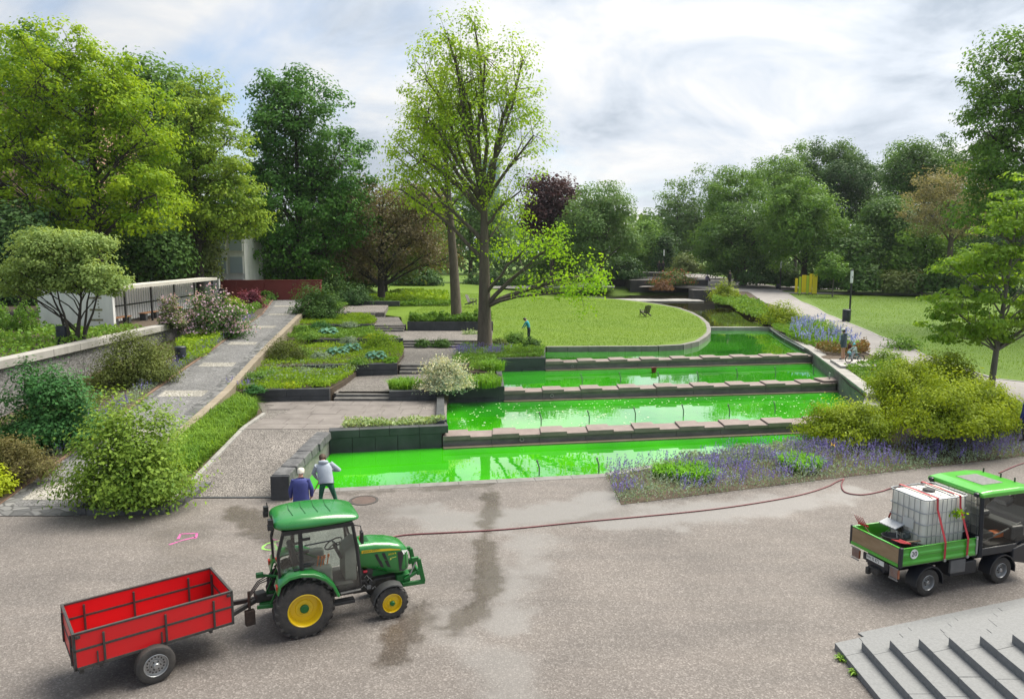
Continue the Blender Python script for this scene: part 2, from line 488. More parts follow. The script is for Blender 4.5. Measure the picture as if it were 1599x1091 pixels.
# ---- materials
def asphalt():
    m, t, p = newmat('asphalt')
    L = t.links.new
    geo = t.nodes.new('ShaderNodeNewGeometry')
    def noise(sc, det=4, rough=.6):
        n = t.nodes.new('ShaderNodeTexNoise'); n.inputs['Scale'].default_value = sc; n.inputs['Detail'].default_value = det
        n.inputs['Roughness'].default_value = rough
        L(geo.outputs['Position'], n.inputs['Vector']); return n
    def ramp(src, els):
        r = t.nodes.new('ShaderNodeValToRGB'); L(src, r.inputs[0])
        c = r.color_ramp.elements
        c[0].position, c[0].color = els[0][0], (*els[0][1], 1); c[1].position, c[1].color = els[-1][0], (*els[-1][1], 1)
        for q in els[1:-1]:
            e_ = c.new(q[0]); e_.color = (*q[1], 1)
        return r
    vo = t.nodes.new('ShaderNodeTexVoronoi'); vo.inputs['Scale'].default_value = 38
    L(geo.outputs['Position'], vo.inputs['Vector'])
    hs = t.nodes.new('ShaderNodeSeparateColor'); L(vo.outputs['Color'], hs.inputs[0])
    stones = ramp(hs.outputs[0], [(0, (.105, .094, .087)), (.45, (.134, .121, .113)), (.8, (.160, .146, .137)), (1, (.235, .217, .206))])
    big = ramp(noise(.35, 5).outputs['Fac'], [(.3, (.78, .77, .77)), (.7, (1.12, 1.1, 1.09))])
    mul = t.nodes.new('ShaderNodeMix'); mul.data_type = 'RGBA'; mul.blend_type = 'MULTIPLY'; mul.inputs[0].default_value = 1
    L(stones.outputs[0], mul.inputs[6]); L(big.outputs[0], mul.inputs[7])
    # worn streaks
    mp_ = t.nodes.new('ShaderNodeMapping'); mp_.inputs['Rotation'].default_value = (0, 0, R(-22)); mp_.inputs['Scale'].default_value = (.25, 2.2, 1)
    L(geo.outputs['Position'], mp_.inputs[0])
    ns = t.nodes.new('ShaderNodeTexNoise'); ns.inputs['Scale'].default_value = .8; ns.inputs['Detail'].default_value = 6; L(mp_.outputs[0], ns.inputs['Vector'])
    st = ramp(ns.outputs['Fac'], [(.35, (.92, .92, .92)), (.65, (1.05, 1.04, 1.03))])
    mul2 = t.nodes.new('ShaderNodeMix'); mul2.data_type = 'RGBA'; mul2.blend_type = 'MULTIPLY'; mul2.inputs[0].default_value = 1
    L(mul.outputs[2], mul2.inputs[6]); L(st.outputs[0], mul2.inputs[7])
    wet = t.nodes.new('ShaderNodeAttribute'); wet.attribute_name = 'wet'
    wash_sheen = t.nodes.new('ShaderNodeAttribute'); wash_sheen.attribute_name = 'wash_sheen'
    x1 = t.nodes.new('ShaderNodeMix'); x1.data_type = 'RGBA'; L(wash_sheen.outputs['Fac'], x1.inputs[0]); L(mul2.outputs[2], x1.inputs[6]); x1.inputs[7].default_value = (.19, .183, .178, 1)  # wet sheen painted as paler grey over the washed patches
    dk = t.nodes.new('ShaderNodeMix'); dk.data_type = 'RGBA'; dk.blend_type = 'MULTIPLY'; dk.inputs[0].default_value = 1
    L(x1.outputs[2], dk.inputs[6]); dk.inputs[7].default_value = (.58, .54, .50, 1)
    x2 = t.nodes.new('ShaderNodeMix'); x2.data_type = 'RGBA'; L(wet.outputs['Fac'], x2.inputs[0]); L(x1.outputs[2], x2.inputs[6]); L(dk.outputs[2], x2.inputs[7])
    L(x2.outputs[2], p.inputs['Base Color'])
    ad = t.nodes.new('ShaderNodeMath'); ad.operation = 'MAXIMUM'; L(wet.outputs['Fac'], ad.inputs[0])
    hf = t.nodes.new('ShaderNodeMath'); hf.operation = 'MULTIPLY'; L(wash_sheen.outputs['Fac'], hf.inputs[0]); hf.inputs[1].default_value = .75
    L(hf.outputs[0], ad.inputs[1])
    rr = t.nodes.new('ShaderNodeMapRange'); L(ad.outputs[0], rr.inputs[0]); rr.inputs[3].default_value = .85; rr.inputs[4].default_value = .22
    L(rr.outputs[0], p.inputs['Roughness'])
    b = t.nodes.new('ShaderNodeBump'); b.inputs['Distance'].default_value = .01
    bs = t.nodes.new('ShaderNodeMapRange'); L(ad.outputs[0], bs.inputs[0]); bs.inputs[3].default_value = .5; bs.inputs[4].default_value = .12
    L(bs.outputs[0], b.inputs['Strength']); L(vo.outputs['Distance'], b.inputs['Height']); L(b.outputs[0], p.inputs['Normal'])
    return m
def watermat(name, a, b, coat=1.0, rough=.02, ripple=.02, vscale=(.25, .9)):
    m, t, p = newmat(name)
    L = t.links.new
    geo = t.nodes.new('ShaderNodeNewGeometry')
    n = t.nodes.new('ShaderNodeTexNoise'); n.inputs['Scale'].default_value = vscale[0]; n.inputs['Detail'].default_value = 5; n.inputs['Distortion'].default_value = .8
    L(geo.outputs['Position'], n.inputs['Vector'])
    r = t.nodes.new('ShaderNodeMapRange'); r.inputs[1].default_value = .35; r.inputs[2].default_value = .68; L(n.outputs['Fac'], r.inputs[0])
    x = t.nodes.new('ShaderNodeMix'); x.data_type = 'RGBA'; x.inputs[6].default_value = (*a, 1); x.inputs[7].default_value = (*b, 1)
    L(r.outputs[0], x.inputs[0]); L(x.outputs[2], p.inputs['Base Color'])
    p.inputs['Roughness'].default_value = rough; p.inputs['IOR'].default_value = 1.33
    p.inputs['Specular IOR Level'].default_value = .5
    p.inputs['Coat Weight'].default_value = coat; p.inputs['Coat Roughness'].default_value = rough; p.inputs['Coat IOR'].default_value = 1.5
    nb = t.nodes.new('ShaderNodeTexNoise'); nb.inputs['Scale'].default_value = vscale[1]; nb.inputs['Detail'].default_value = 3
    L(geo.outputs['Position'], nb.inputs['Vector'])
    bu = t.nodes.new('ShaderNodeBump'); bu.inputs['Strength'].default_value = ripple; bu.inputs['Distance'].default_value = .1
    L(nb.outputs['Fac'], bu.inputs['Height']); L(bu.outputs[0], p.inputs['Normal']); L(bu.outputs[0], p.inputs['Coat Normal'])
    return m
def turf(name, a, b, c, stripes=True, center=(14, 62)):
    m, t, p = newmat(name)
    L = t.links.new
    geo = t.nodes.new('ShaderNodeNewGeometry')
    def noise(sc, det=5):
        n = t.nodes.new('ShaderNodeTexNoise'); n.inputs['Scale'].default_value = sc; n.inputs['Detail'].default_value = det; n.inputs['Roughness'].default_value = .7
        L(geo.outputs['Position'], n.inputs['Vector']); return n
    n = noise(.35, 8); n2 = noise(9, 6)
    x = t.nodes.new('ShaderNodeMix'); x.data_type = 'RGBA'; x.inputs[6].default_value = (*a, 1); x.inputs[7].default_value = (*b, 1)
    r = t.nodes.new('ShaderNodeMapRange'); r.inputs[1].default_value = .3; r.inputs[2].default_value = .7; L(n.outputs['Fac'], r.inputs[0]); L(r.outputs[0], x.inputs[0])
    y = t.nodes.new('ShaderNodeMix'); y.data_type = 'RGBA'; L(x.outputs[2], y.inputs[6]); y.inputs[7].default_value = (*c, 1)
    r2 = t.nodes.new('ShaderNodeMapRange'); r2.inputs[1].default_value = .4; r2.inputs[2].default_value = .7; r2.inputs[4].default_value = .9; L(n2.outputs['Fac'], r2.inputs[0]); L(r2.outputs[0], y.inputs[0])
    last = y
    if stripes:
        w = t.nodes.new('ShaderNodeTexWave'); w.wave_type = 'RINGS'; w.rings_direction = 'Z'; w.inputs['Scale'].default_value = .13; w.inputs['Distortion'].default_value = 1.6
        w.inputs['Detail'].default_value = 2
        mp_ = t.nodes.new('ShaderNodeMapping'); mp_.inputs['Location'].default_value = (-center[0], -center[1], 0); L(geo.outputs['Position'], mp_.inputs[0]); L(mp_.outputs[0], w.inputs['Vector'])
        z = t.nodes.new('ShaderNodeMix'); z.data_type = 'RGBA'; z.blend_type = 'MULTIPLY'; z.inputs[0].default_value = .5
        rw = t.nodes.new('ShaderNodeMapRange'); rw.inputs[3].default_value = .92; rw.inputs[4].default_value = 1.05; L(w.outputs['Fac'], rw.inputs[0])
        L(y.outputs[2], z.inputs[6]); L(rw.outputs[0], z.inputs[7]); last = z
    L(last.outputs[2], p.inputs['Base Color']); p.inputs['Roughness'].default_value = .8; p.inputs['Specular IOR Level'].default_value = .2
    nb = noise(30, 3)
    bu = t.nodes.new('ShaderNodeBump'); bu.inputs['Strength'].default_value = .7; bu.inputs['Distance'].default_value = .05
    L(nb.outputs['Fac'], bu.inputs['Height']); L(bu.outputs[0], p.inputs['Normal'])
    return m
def setts(name, a, b, joint, scale=9.0, stretch=(1, 1, 1), rot=0.0, bump=.6):
    """small cobbles / clinker too small to pick apart: voronoi or brick cells with dark joints"""
    m, t, p = newmat(name)
    L = t.links.new
    geo = t.nodes.new('ShaderNodeNewGeometry')
    mp_ = t.nodes.new('ShaderNodeMapping'); mp_.inputs['Scale'].default_value = stretch; mp_.inputs['Rotation'].default_value = (0, 0, rot); L(geo.outputs['Position'], mp_.inputs[0])
    v = t.nodes.new('ShaderNodeTexVoronoi'); v.feature = 'DISTANCE_TO_EDGE'; v.inputs['Scale'].default_value = scale; L(mp_.outputs[0], v.inputs['Vector'])
    c = t.nodes.new('ShaderNodeTexVoronoi'); c.inputs['Scale'].default_value = scale; L(mp_.outputs[0], c.inputs['Vector'])
    hs = t.nodes.new('ShaderNodeSeparateColor'); L(c.outputs['Color'], hs.inputs[0])
    x = t.nodes.new('ShaderNodeMix'); x.data_type = 'RGBA'; x.inputs[6].default_value = (*a, 1); x.inputs[7].default_value = (*b, 1); L(hs.outputs[0], x.inputs[0])
    big = t.nodes.new('ShaderNodeTexNoise'); big.inputs['Scale'].default_value = .6; big.inputs['Detail'].default_value = 6; L(geo.outputs['Position'], big.inputs['Vector'])
    rb = t.nodes.new('ShaderNodeMapRange'); rb.inputs[1].default_value = .3; rb.inputs[2].default_value = .7; rb.inputs[3].default_value = .75; rb.inputs[4].default_value = 1.15; L(big.outputs['Fac'], rb.inputs[0])
    mu = t.nodes.new('ShaderNodeMix'); mu.data_type = 'RGBA'; mu.blend_type = 'MULTIPLY'; mu.inputs[0].default_value = 1; L(x.outputs[2], mu.inputs[6]); L(rb.outputs[0], mu.inputs[7])
    r = t.nodes.new('ShaderNodeMapRange'); r.inputs[1].default_value = .02; r.inputs[2].default_value = .12; L(v.outputs['Distance'], r.inputs[0])
    y = t.nodes.new('ShaderNodeMix'); y.data_type = 'RGBA'; y.inputs[6].default_value = (*joint, 1); L(mu.outputs[2], y.inputs[7]); L(r.outputs[0], y.inputs[0])
    L(y.outputs[2], p.inputs['Base Color']); p.inputs['Roughness'].default_value = .75
    bu = t.nodes.new('ShaderNodeBump'); bu.inputs['Strength'].default_value = bump; bu.inputs['Distance'].default_value = .03
    L(r.outputs[0], bu.inputs['Height']); L(bu.outputs[0], p.inputs['Normal'])
    return m

M_ASPH = asphalt()
M_SOIL = mat('soil', (.05, .035, .024), .95, col2=(.09, .065, .042), scale=3, bump=.8, bscale=25, world_space=True)
M_GRASS = turf('lawn_turf', (.068, .138, .007), (.108, .185, .010), (.14, .205, .018))
M_GRASS2 = turf('meadow_turf', (.055, .118, .010), (.088, .16, .014), (.12, .18, .024), stripes=False)
M_DARK = mat('basalt', (.022, .025, .03), .55, col2=(.06, .064, .07), scale=1.6, bump=.25, bscale=30)
M_ROCK = mat('rough_basalt', (.035, .036, .04), .7, col2=(.13, .13, .135), scale=3.5, bump=1.0, bscale=9)
M_CONC = mat('weathered_concrete', (.10, .10, .095), .8, col2=(.21, .20, .185), scale=1.3, bump=.3, bscale=40, stretch=(1, 1, 2.5))
M_COPE = mat('brown_sandstone', (.155, .118, .108), .75, col2=(.235, .19, .175), scale=1.8, bump=.25, bscale=45)
M_LEDGE = mat('algae_ledge', (.19, .15, .11), .7, col2=(.13, .12, .07), scale=1.2, bump=.2)
M_KERB = mat('grey_kerb_stone', (.20, .195, .185), .8, col2=(.33, .32, .30), scale=2.0, bump=.3, bscale=40)
M_GRAN = mat('grey_granite', (.125, .13, .135), .7, col2=(.195, .20, .205), scale=22, bump=.15, bscale=80)
M_PAVE = mat('brown_paving', (.115, .10, .093), .8, col2=(.20, .18, .168), scale=1.1, bump=.2, bscale=50)
M_TAN = mat('tan_stone', (.19, .155, .11), .8, col2=(.30, .255, .19), scale=1.5, bump=.4, bscale=18)
M_COB = setts('brown_cobbles', (.15, .135, .125), (.27, .245, .225), (.06, .052, .046), 13)
M_CLINK = setts('grey_clinker', (.135, .135, .14), (.25, .245, .245), (.075, .075, .072), 8, (1.0, 2.1, 1), R(4), .4)
M_SLATE = setts('slate_strip', (.07, .072, .076), (.23, .228, .225), (.06, .06, .06), 2.6, (1.0, 1.6, 1), R(4), .3)
M_BAND = setts('pale_cobble_band', (.30, .285, .25), (.42, .40, .36), (.12, .11, .09), 9, (1, 1, 1), 0, .5)
M_PATH = mat('pale_gravel_path', (.19, .178, .172), .9, col2=(.265, .25, .242), scale=.8, bump=.25, bscale=40, world_space=True)
M_PEB = setts('washed_pebble_concrete', (.12, .115, .115), (.46, .45, .45), (.14, .135, .13), 14, (1, 1, 1), 0, .8)
M_WHITE = mat('weathered_white_paint', (.55, .56, .56), .7, col2=(.74, .74, .73), scale=1.4, bump=.1, stretch=(1, 1, .35))
M_RED = mat('dark_red_wall', (.15, .022, .02), .7, col2=(.20, .035, .03), scale=.8)
M_WOOD = mat('bench_wood', (.22, .10, .045), .6, col2=(.30, .15, .07), scale=3)
M_BLACK = mat('black_metal', (.012, .013, .015), .4, col2=(.02, .021, .024), scale=4)
M_STEEL = mat('dull_steel', (.30, .31, .32), .4, metal=.8, col2=(.42, .43, .44), scale=5)

# ---- base ground sheet to the horizon
def groundz(x, y):
    x = np.asarray(x, float); y = np.asarray(y, float)
    z = np.full(x.shape, -1.3)
    far = sstep(y, 96, 112)
    z = np.where((x < -21.5) & (y > 17), 2.9, z)
    z = np.where((y > 64) & (x < -8), 1.7, z)
    z = np.where((y > 68) & (x < -17), 2.85, z)
    z = np.where((x > 26) & (y > 28), -.6, z)
    z = z * (1 - far) + far * np.where(x < -17, 2.85, 2.0)
    z = np.where((x > 62) & (y > 28), 1.7, z)
    return z
me, _ = area_mesh('ground', [(-900, -60), (900, -60), (900, 1800), (-900, 1800)], lambda x, y: groundz(x, y), 60)
bpy.data.meshes.remove(me)
gx = np.unique(np.concatenate([np.linspace(-900, -80, 12), np.arange(-78, 80, 2.0), np.linspace(82, 900, 12)]))
gy = np.unique(np.concatenate([np.linspace(-60, -4, 6), np.arange(-2, 130, 2.0), np.linspace(135, 1800, 14)]))
GX, GY = np.meshgrid(gx, gy)
GZ = groundz(GX, GY)
me = bpy.data.meshes.new('ground')
nx, ny = len(gx), len(gy)
me.from_pydata(np.column_stack([GX.ravel(), GY.ravel(), GZ.ravel()]).tolist(), [],
               [(j * nx + i, j * nx + i + 1, (j + 1) * nx + i + 1, (j + 1) * nx + i) for j in range(ny - 1) for i in range(nx - 1)])
structure('ground', me, M_GRASS2)

# ---- plaza
PLAZA = [(-45, -8), (45, -8), (45, 36), (32, 31), (24, 28.2), (18.79, 26.5), (10.37, 23.73), (3.24, 21.25), (3.2, 24.3), (-6.2, 22.75), (-6.6, 22.0),
         (-10.1, 21.95), (-10.0, 20.5), (-15.0, 20.4), (-45, 20.4)]
def plaza():
    vis = [(-16, 9.5), (20, 9.5), (20, 26.9), (18.79, 26.5), (10.37, 23.73), (3.24, 21.25), (3.2, 24.3), (-6.2, 22.75), (-6.6, 22.0), (-10.1, 21.95), (-10.0, 20.5), (-15.0, 20.4), (-16, 20.4)]
    me, vs = area_mesh('plaza', vis, lambda x, y: 0 * x, .13)
    x, y = vs[:, 0], vs[:, 1]
    nz = fbm(x, y, 1.3, 3) - .5; nf = fbm(x, y, 6, 8, 3) - .5
    def stain(pix, w, soft=.25, rag=.9):
        l = [at(a, b) for a, b in pix]
        d, tt = pdist(x, y, l)
        ww = np.interp(tt, np.arange(len(l)), w) + nz * rag + nf * .45
        return 1 - sstep(d, ww - soft, ww + soft)
    wet = np.zeros(len(x))
    for pix, w, k, soft in [
        ([(765, 752), (768, 790), (755, 850), (770, 905), (735, 960), (715, 990)], [.12, .16, .2, .38, .3, .05], .95, .16),
        ([(660, 945), (632, 980), (612, 1030)], [.25, .38, .1], .95, .14),
        ([(640, 950), (700, 930), (790, 900)], [.12, .08, .15], .8, .08),
        ([(372, 795), (398, 822), (440, 850)], [.35, .55, .4], .95, .15),
        ([(275, 832), (300, 875)], [.75, .6], .35, .3),
        ([(520, 770), (760, 757)], [.12, .3], .7, .1),
        ([(560, 800), (650, 800)], [.25, .25], .35, .2),
        ([(860, 820), (980, 800)], [.1, .2], .5, .15),
        ([(160, 1062), (370, 985), (520, 985)], [.6, .6, .5], .28, .5),  # broad faint darkening along the trailer and tractor
        ([(1300, 930), (1420, 960)], [.6, .8], .18, .6)]:  # very faint broad darkening beside the truck
        wet = np.maximum(wet, k * stain(pix, w, soft))
    wash_sheen = np.zeros(len(x))  # pale deposit on the wet ground, its sheen painted into the colour
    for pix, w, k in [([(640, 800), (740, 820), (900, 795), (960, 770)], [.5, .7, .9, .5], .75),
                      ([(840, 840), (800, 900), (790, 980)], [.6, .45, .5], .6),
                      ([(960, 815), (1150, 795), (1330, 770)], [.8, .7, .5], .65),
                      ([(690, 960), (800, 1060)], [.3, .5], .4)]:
        wash_sheen = np.maximum(wash_sheen, k * stain(pix, w, .4, 1.4))
    for nme, a in (('wet', wet), ('wash_sheen', wash_sheen)):
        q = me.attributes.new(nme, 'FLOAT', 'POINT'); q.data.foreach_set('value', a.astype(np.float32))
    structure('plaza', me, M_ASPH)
    me, _ = area_mesh('plaza', PLAZA, lambda x, y: 0 * x - .012, 4)
    structure('plaza', me, M_ASPH)
plaza()

# ---- waters
def sheet(name, poly, z, m):
    me, _ = area_mesh(name, poly, lambda x, y: 0 * x + z, 3.0)
    return structure(name, me, m)
G1 = watermat('green_dyed_water', (.018, .235, .004), (.045, .43, .005), ripple=.04, vscale=(.16, .9))
G4 = watermat('thin_green_water', (.02, .16, .008), (.05, .30, .012), ripple=.05)
GC = watermat('dark_canal_water', (.016, .016, .007), (.032, .028, .010), coat=.4, ripple=.06)
sheet('pool_water', [(-6.8, 22.4), (3.2, 24.1), (12, 28.2), (16, 30), (16, 32), (-6.8, 28)], W1, G1)
sheet('pool_water', [(-2.75, 28.3), (16.5, 31.2), (17.5, 38.5), (-3.2, 35.3)], W2, G1)
sheet('pool_water', [(-.6, 35.8), (17.2, 38.4), (19.2, 46), (-.8, 42.5)], W3, G1)
sheet('pool_water', [(1.5, 42.7), (19, 45.5), (21.5, 60.2), (1.5, 60.2)], W4, G4)
sheet('canal_water', [(8, 60.0), (27, 60.0), (33, 104), (-6, 104), (-6, 92), (8, 92)], WC, GC)

# ---- lawn with stone edge
EDGE = [(2.2, 47.2), (6.2, 47.4), (9.4, 47.55), (11.1, 48.2), (12.5, 50.0), (13.75, 52.8), (14.8, 55.6), (15.5, 58.2), (16.5, 62.5), (17.3, 67.8), (17.8, 73.5), (17.8, 79.2), (16.9, 84.5), (15.4, 89.2), (13.2, 93.6), (9.5, 98)]
def lawnz(x, y):
    return LAWN + .65 * sstep(-np.asarray(x), -9, 9) * sstep(y, 46, 64) + .5 * sstep(y, 75, 110) * sstep(-np.asarray(x), -8, 4)
me, _ = area_mesh('lawn', EDGE + [(-10, 112), (-30, 112), (-30, 69), (-16.5, 69), (-9.2, 61.5), (-7.9, 53.7), (-1.4, 53.3), (-1.4, 46.8)], lawnz, 1.0, .6)
structure('lawn', me, M_GRASS)
lk = empty('lawn_kerb', (0, 0, 0), 0, 'low grey stone edging curving round the mown lawn above the pool', 'kerb')
def stones_along(line, zt, zb, w, gap, L, m, parent, name='kerb_stone', bev=.015, jit=.006, out=0.0):
    """dressed stones laid end to end along a line of (x, y)"""
    pts = [Vector((p[0], p[1])) for p in line]
    seg = [(a, b) for a, b in zip(pts[:-1], pts[1:])]
    for a, b in seg:
        n = max(1, round((b - a).length / L)); d = (b - a).normalized(); nn = Vector((-d.y, d.x))
        for i in range(n):
            p, q = a.lerp(b, i / n) + d * gap / 2, a.lerp(b, (i + 1) / n) - d * gap / 2
            zj = random.uniform(-jit, jit)
            z1 = (zt(p.x, p.y) if callable(zt) else zt); z2 = (zt(q.x, q.y) if callable(zt) else zt)
            z0 = zb if not callable(zb) else None
            o0, o1 = nn * (out - w / 2), nn * (out + w / 2)
            poly = [p + o0, q + o0, q + o1, p + o1]
            b0 = [z0] * 4 if z0 is not None else [zb(p.x, p.y), zb(q.x, q.y), zb(q.x, q.y), zb(p.x, p.y)]
            MB().prism([(c.x, c.y) for c in poly], b0, [float(z1) + zj, float(z2) + zj, float(z2) + zj, float(z1) + zj]).build(name, m, parent, bevel=bev)
random.seed(4)
stones_along(EDGE, LAWN + .02, W4 - .3, .32, .016, 1.25, mat('lawn_kerb_stone', (.11, .105, .10), .8, col2=(.22, .21, .195), scale=1.5, bump=.4, bscale=30), lk)

# ---- right-hand garden, path and meadow
BEDR = [(3.2, 24.3), (3.24, 21.25), (10.37, 23.73), (18.79, 26.5), (24, 28.2), (32, 31), (31, 33), (23.5, 32), (23, 37), (22.5, 43), (25, 57), (27, 68), (31, 97), (27, 98), (22.3, 66), (20.5, 58), (18.8, 46.2), (15.4, 31.8), (13.5, 29.6), (11.41, 28.32)]
me, _ = area_mesh('garden_bed', BEDR, lambda x, y: terr(x, y), .8)
structure('garden_bed', me, M_SOIL)
me, _ = area_mesh('meadow', [(24.5, 33), (31, 32), (45, 35), (75, 45), (75, 120), (36, 120), (33, 98), (28, 74), (25.3, 58), (23.5, 45)], lambda x, y: terr(x, y) - .02, 1.2)
structure('meadow', me, M_GRASS2)
PR = [(34, 33.2), (25.4, 36.3), (24.3, 41.3), (25.2, 48.4), (26.4, 58), (30.1, 74.7), (35.8, 98.9)]
PL = [(31, 30.6), (22.1, 31.5), (21.0, 36.5), (20.7, 42), (22.6, 50), (24.3, 62), (30.6, 97.4)]
def smooth_line(pts, n):
    pts = np.array(pts, float); t = np.linspace(0, len(pts) - 1, n)
    k = np.clip(t.astype(int), 0, len(pts) - 2); f = (t - k)[:, None]
    g = lambda i: pts[np.clip(i, 0, len(pts) - 1)]
    p0, p1, p2, p3 = g(k - 1), g(k), g(k + 1), g(k + 2)
    return .5 * ((2 * p1) + (-p0 + p2) * f + (2 * p0 - 5 * p1 + 4 * p2 - p3) * f ** 2 + (-p0 + 3 * p1 - 3 * p2 + p3) * f ** 3)
sr, sl_ = smooth_line(PR, 60), smooth_line(PL, 60)
vs, fs = [], []
for i in range(60):
    for k in range(7):
        p = sl_[i] * (1 - k / 6) + sr[i] * k / 6
        vs.append((p[0], p[1], float(terr(p[0], p[1])[0]) + .05))
for i in range(59):
    for k in range(6):
        fs.append((i * 7 + k, i * 7 + k + 1, (i + 1) * 7 + k + 1, (i + 1) * 7 + k))
me = bpy.data.meshes.new('path'); me.from_pydata(vs, [], fs); me.polygons.foreach_set('use_smooth', [True] * len(me.polygons))
structure('path', me, M_PATH)
pe = empty('path_edging', (0, 0, 0), 0, 'thin pale stone edging between the right-hand path and the meadow', 'edging')
stones_along([tuple(p) for p in sr[::3]], lambda x, y: float(terr(x, y)[0]) + .075, lambda x, y: float(terr(x, y)[0]) - .1, .14, .01, 1.6, M_KERB, pe, 'edging_stone', .008, .003)
# far paved square by the stone basins and the path beyond
FARP = [(30.3, 96), (36.2, 99), (42, 101), (60, 104), (60, 108), (38, 108), (36, 140), (27, 142), (22, 112), (18, 106), (26, 103.5)]
me, _ = area_mesh('far_paving', FARP, lambda x, y: 2.12 + .02 * (np.asarray(y) - 97).clip(0), 4)
structure('far_paving', me, M_PATH)
me, _ = area_mesh('meadow_path', [(33.6, 93.5), (60, 87.5), (75, 84.5), (75, 86.3), (60, 89.3), (34.6, 96)], lambda x, y: terr(x, y) + .03, 2)
structure('meadow_path', me, M_PATH)

# ---- left ramp
ys = np.arange(20.3, 67.6, .5)
def strip(name, xl, xr, zo, m, y0=20.3, y1=67.5, nx_=2, parent=None):
    yy = np.linspace(y0, y1, max(2, int((y1 - y0) / .5)))
    vs, fs = [], []
    for y in yy:
        for k in range(nx_):
            f = k / (nx_ - 1); vs.append((float(xl(y) * (1 - f) + xr(y) * f), float(y), float(rampz(y)) + zo))
    for j in range(len(yy) - 1):
        for k in range(nx_ - 1):
            a = j * nx_ + k; fs.append((a, a + 1, a + nx_ + 1, a + nx_))
    me = bpy.data.meshes.new(name); me.from_pydata(vs, [], fs)
    o = link(name, me, m, parent)
    if not parent: o['kind'] = 'structure'
    return o
ramp = strip('ramp_path', rampl, rampr, .0, M_SLATE)
strip('clinker_paving', lambda y: rampl(y) + .35, lambda y: rampr(y) - .5, .008, M_CLINK, 20.9, 66.5, parent=ramp)
for yb in (21.9, 26.8, 31.8, 37.1, 42.5, 48.8, 55.0, 61.2):
    w = .62 if yb < 22 else .45
    strip('stone_band', lambda y: rampl(y) + .45, lambda y: rampr(y) - .62, .016, M_BAND, yb - w, yb + w, parent=ramp)
rw = empty('ramp_wall', (0, 0, 0), 0, 'tan stone kerb wall along the right side of the clinker ramp', 'wall')
for y in np.arange(24.6, 66, 1.25):
    a, b = (float(rampr(y)) + .02, y), (float(rampr(y + 1.25)) + .02, y + 1.25)
    if y < 28: hz = -.9
    else: hz = -1.0
    poly = [(a[0], a[1] + .01), (a[0] + .34, a[1] + .01), (b[0] + .34, b[1] - .01), (b[0], b[1] - .01)]
    za, zb_ = float(rampz(y)), float(rampz(y + 1.25))
    MB().prism(poly, [za + hz, za + hz, zb_ + hz, zb_ + hz], [za + .06, za + .06, zb_ + .06, zb_ + .06]).build('wall_stone', M_TAN, rw, bevel=.02)
re_ = empty('brick_edging', (0, 0, 0), 0, 'thin red brick edging along the left side of the ramp', 'edging')
for y in np.arange(20.4, 66, 1.6):
    a, b = (float(rampl(y)), y), (float(rampl(y + 1.6)), y + 1.6)
    za, zb_ = float(rampz(y)), float(rampz(y + 1.6))
    MB().prism([(a[0] - .1, a[1]), (a[0] - .01, a[1]), (b[0] - .01, b[1] - .01), (b[0] - .1, b[1] - .01)], [za - .2, za - .2, zb_ - .2, zb_ - .2], [za + .05, za + .05, zb_ + .05, zb_ + .05]).build(
        'edging_brick', mat('red_brick', (.17, .10, .07), .8, col2=(.24, .155, .11), scale=5), re_)
# bed left of the ramp, upper terrace behind the pebble wall
me, _ = area_mesh('garden_bed', [(-20.1, 19.5), (-15.0, 20.4), (-15.25, 26), (-15.95, 34), (-16.55, 40.6), (-18.55, 55), (-21.6, 67.5), (-24, 67.5), (-24, 46), (-20.1, 46)],
                  lambda x, y: rampz(y) - .02 + .12 * fbm(x, y, 1, 5), .7)
structure('garden_bed', me, M_SOIL)
me, _ = area_mesh('upper_terrace', [(-60, 16), (-20.2, 16), (-20.2, 46), (-20.6, 60), (-24, 68), (-60, 68)], lambda x, y: 0 * x + 2.95, 3)
structure('upper_terrace', me, M_SOIL)
pw = empty('pebble_wall', (-20.1, 20, 0), 0, 'grey washed-pebble retaining wall with a pale concrete coping', 'wall')
for i in range(9):
    MB().box((-.2, 1.45 + i * 2.9, 1.2), (.36, 2.885, 3.3)).build('wall_panel', M_PEB, pw, bevel=.01)
for i in range(13):
    MB().box((-.13, 1.0 + i * 2.0, 3.06), (.62, 1.985, .34)).build('coping', mat('pale_concrete', (.24, .23, .21), .8, col2=(.40, .385, .36), scale=1.2, bump=.3, stretch=(1, 1, .4)), pw, bevel=.02)

# ---- cobbled slope and terraces
SLOPE = [(-10.1, 21.9), (-6.75, 21.95), (-6.9, 27.9), (-10.3, 27.9)]
me, _ = area_mesh('cobbled_slope', SLOPE, lambda x, y: .006 + .65 * np.clip((np.asarray(y) - 21.9) / 6.0, 0, 1), .6)
structure('cobbled_slope', me, M_COB)
gut = empty('drain_strip', (0, 0, 0), 0, 'narrow dark drain line at the foot of the cobbled slope', 'drain')
for i in range(4):
    MB().box((-9.7 + i * .87, 21.88, .012), (.86, .10, .03)).build('drain_grate', M_DARK, gut)
kc = empty('slope_kerb', (0, 0, 0), 0, 'pale stone kerb between the tall grass bed and the cobbled slope', 'kerb')
stones_along([(-10.2, 21.3), (-10.25, 24), (-10.4, 30.5)], lambda x, y: .1 + .65 * min(max((y - 21.9) / 6, 0), 1), lambda x, y: -.2 + .6 * min(max((y - 21.9) / 6, 0), 1), .16, .012, .75, M_KERB, kc)
def terrace(name, poly, z, m):
    me, _ = area_mesh(name, poly, lambda x, y: 0 * x + z, 2.0, .7)
    return structure(name, me, m)
TER1 = [(-10.4, 27.9), (-6.9, 27.9), (-2.6, 28.6), (-3.0, 33.6), (-5.6, 33.3), (-8.3, 33.4), (-11.6, 33.2), (-10.4, 30.5)]
t1 = terrace('terrace_paving', TER1, .645, M_COB)
random.seed(9)
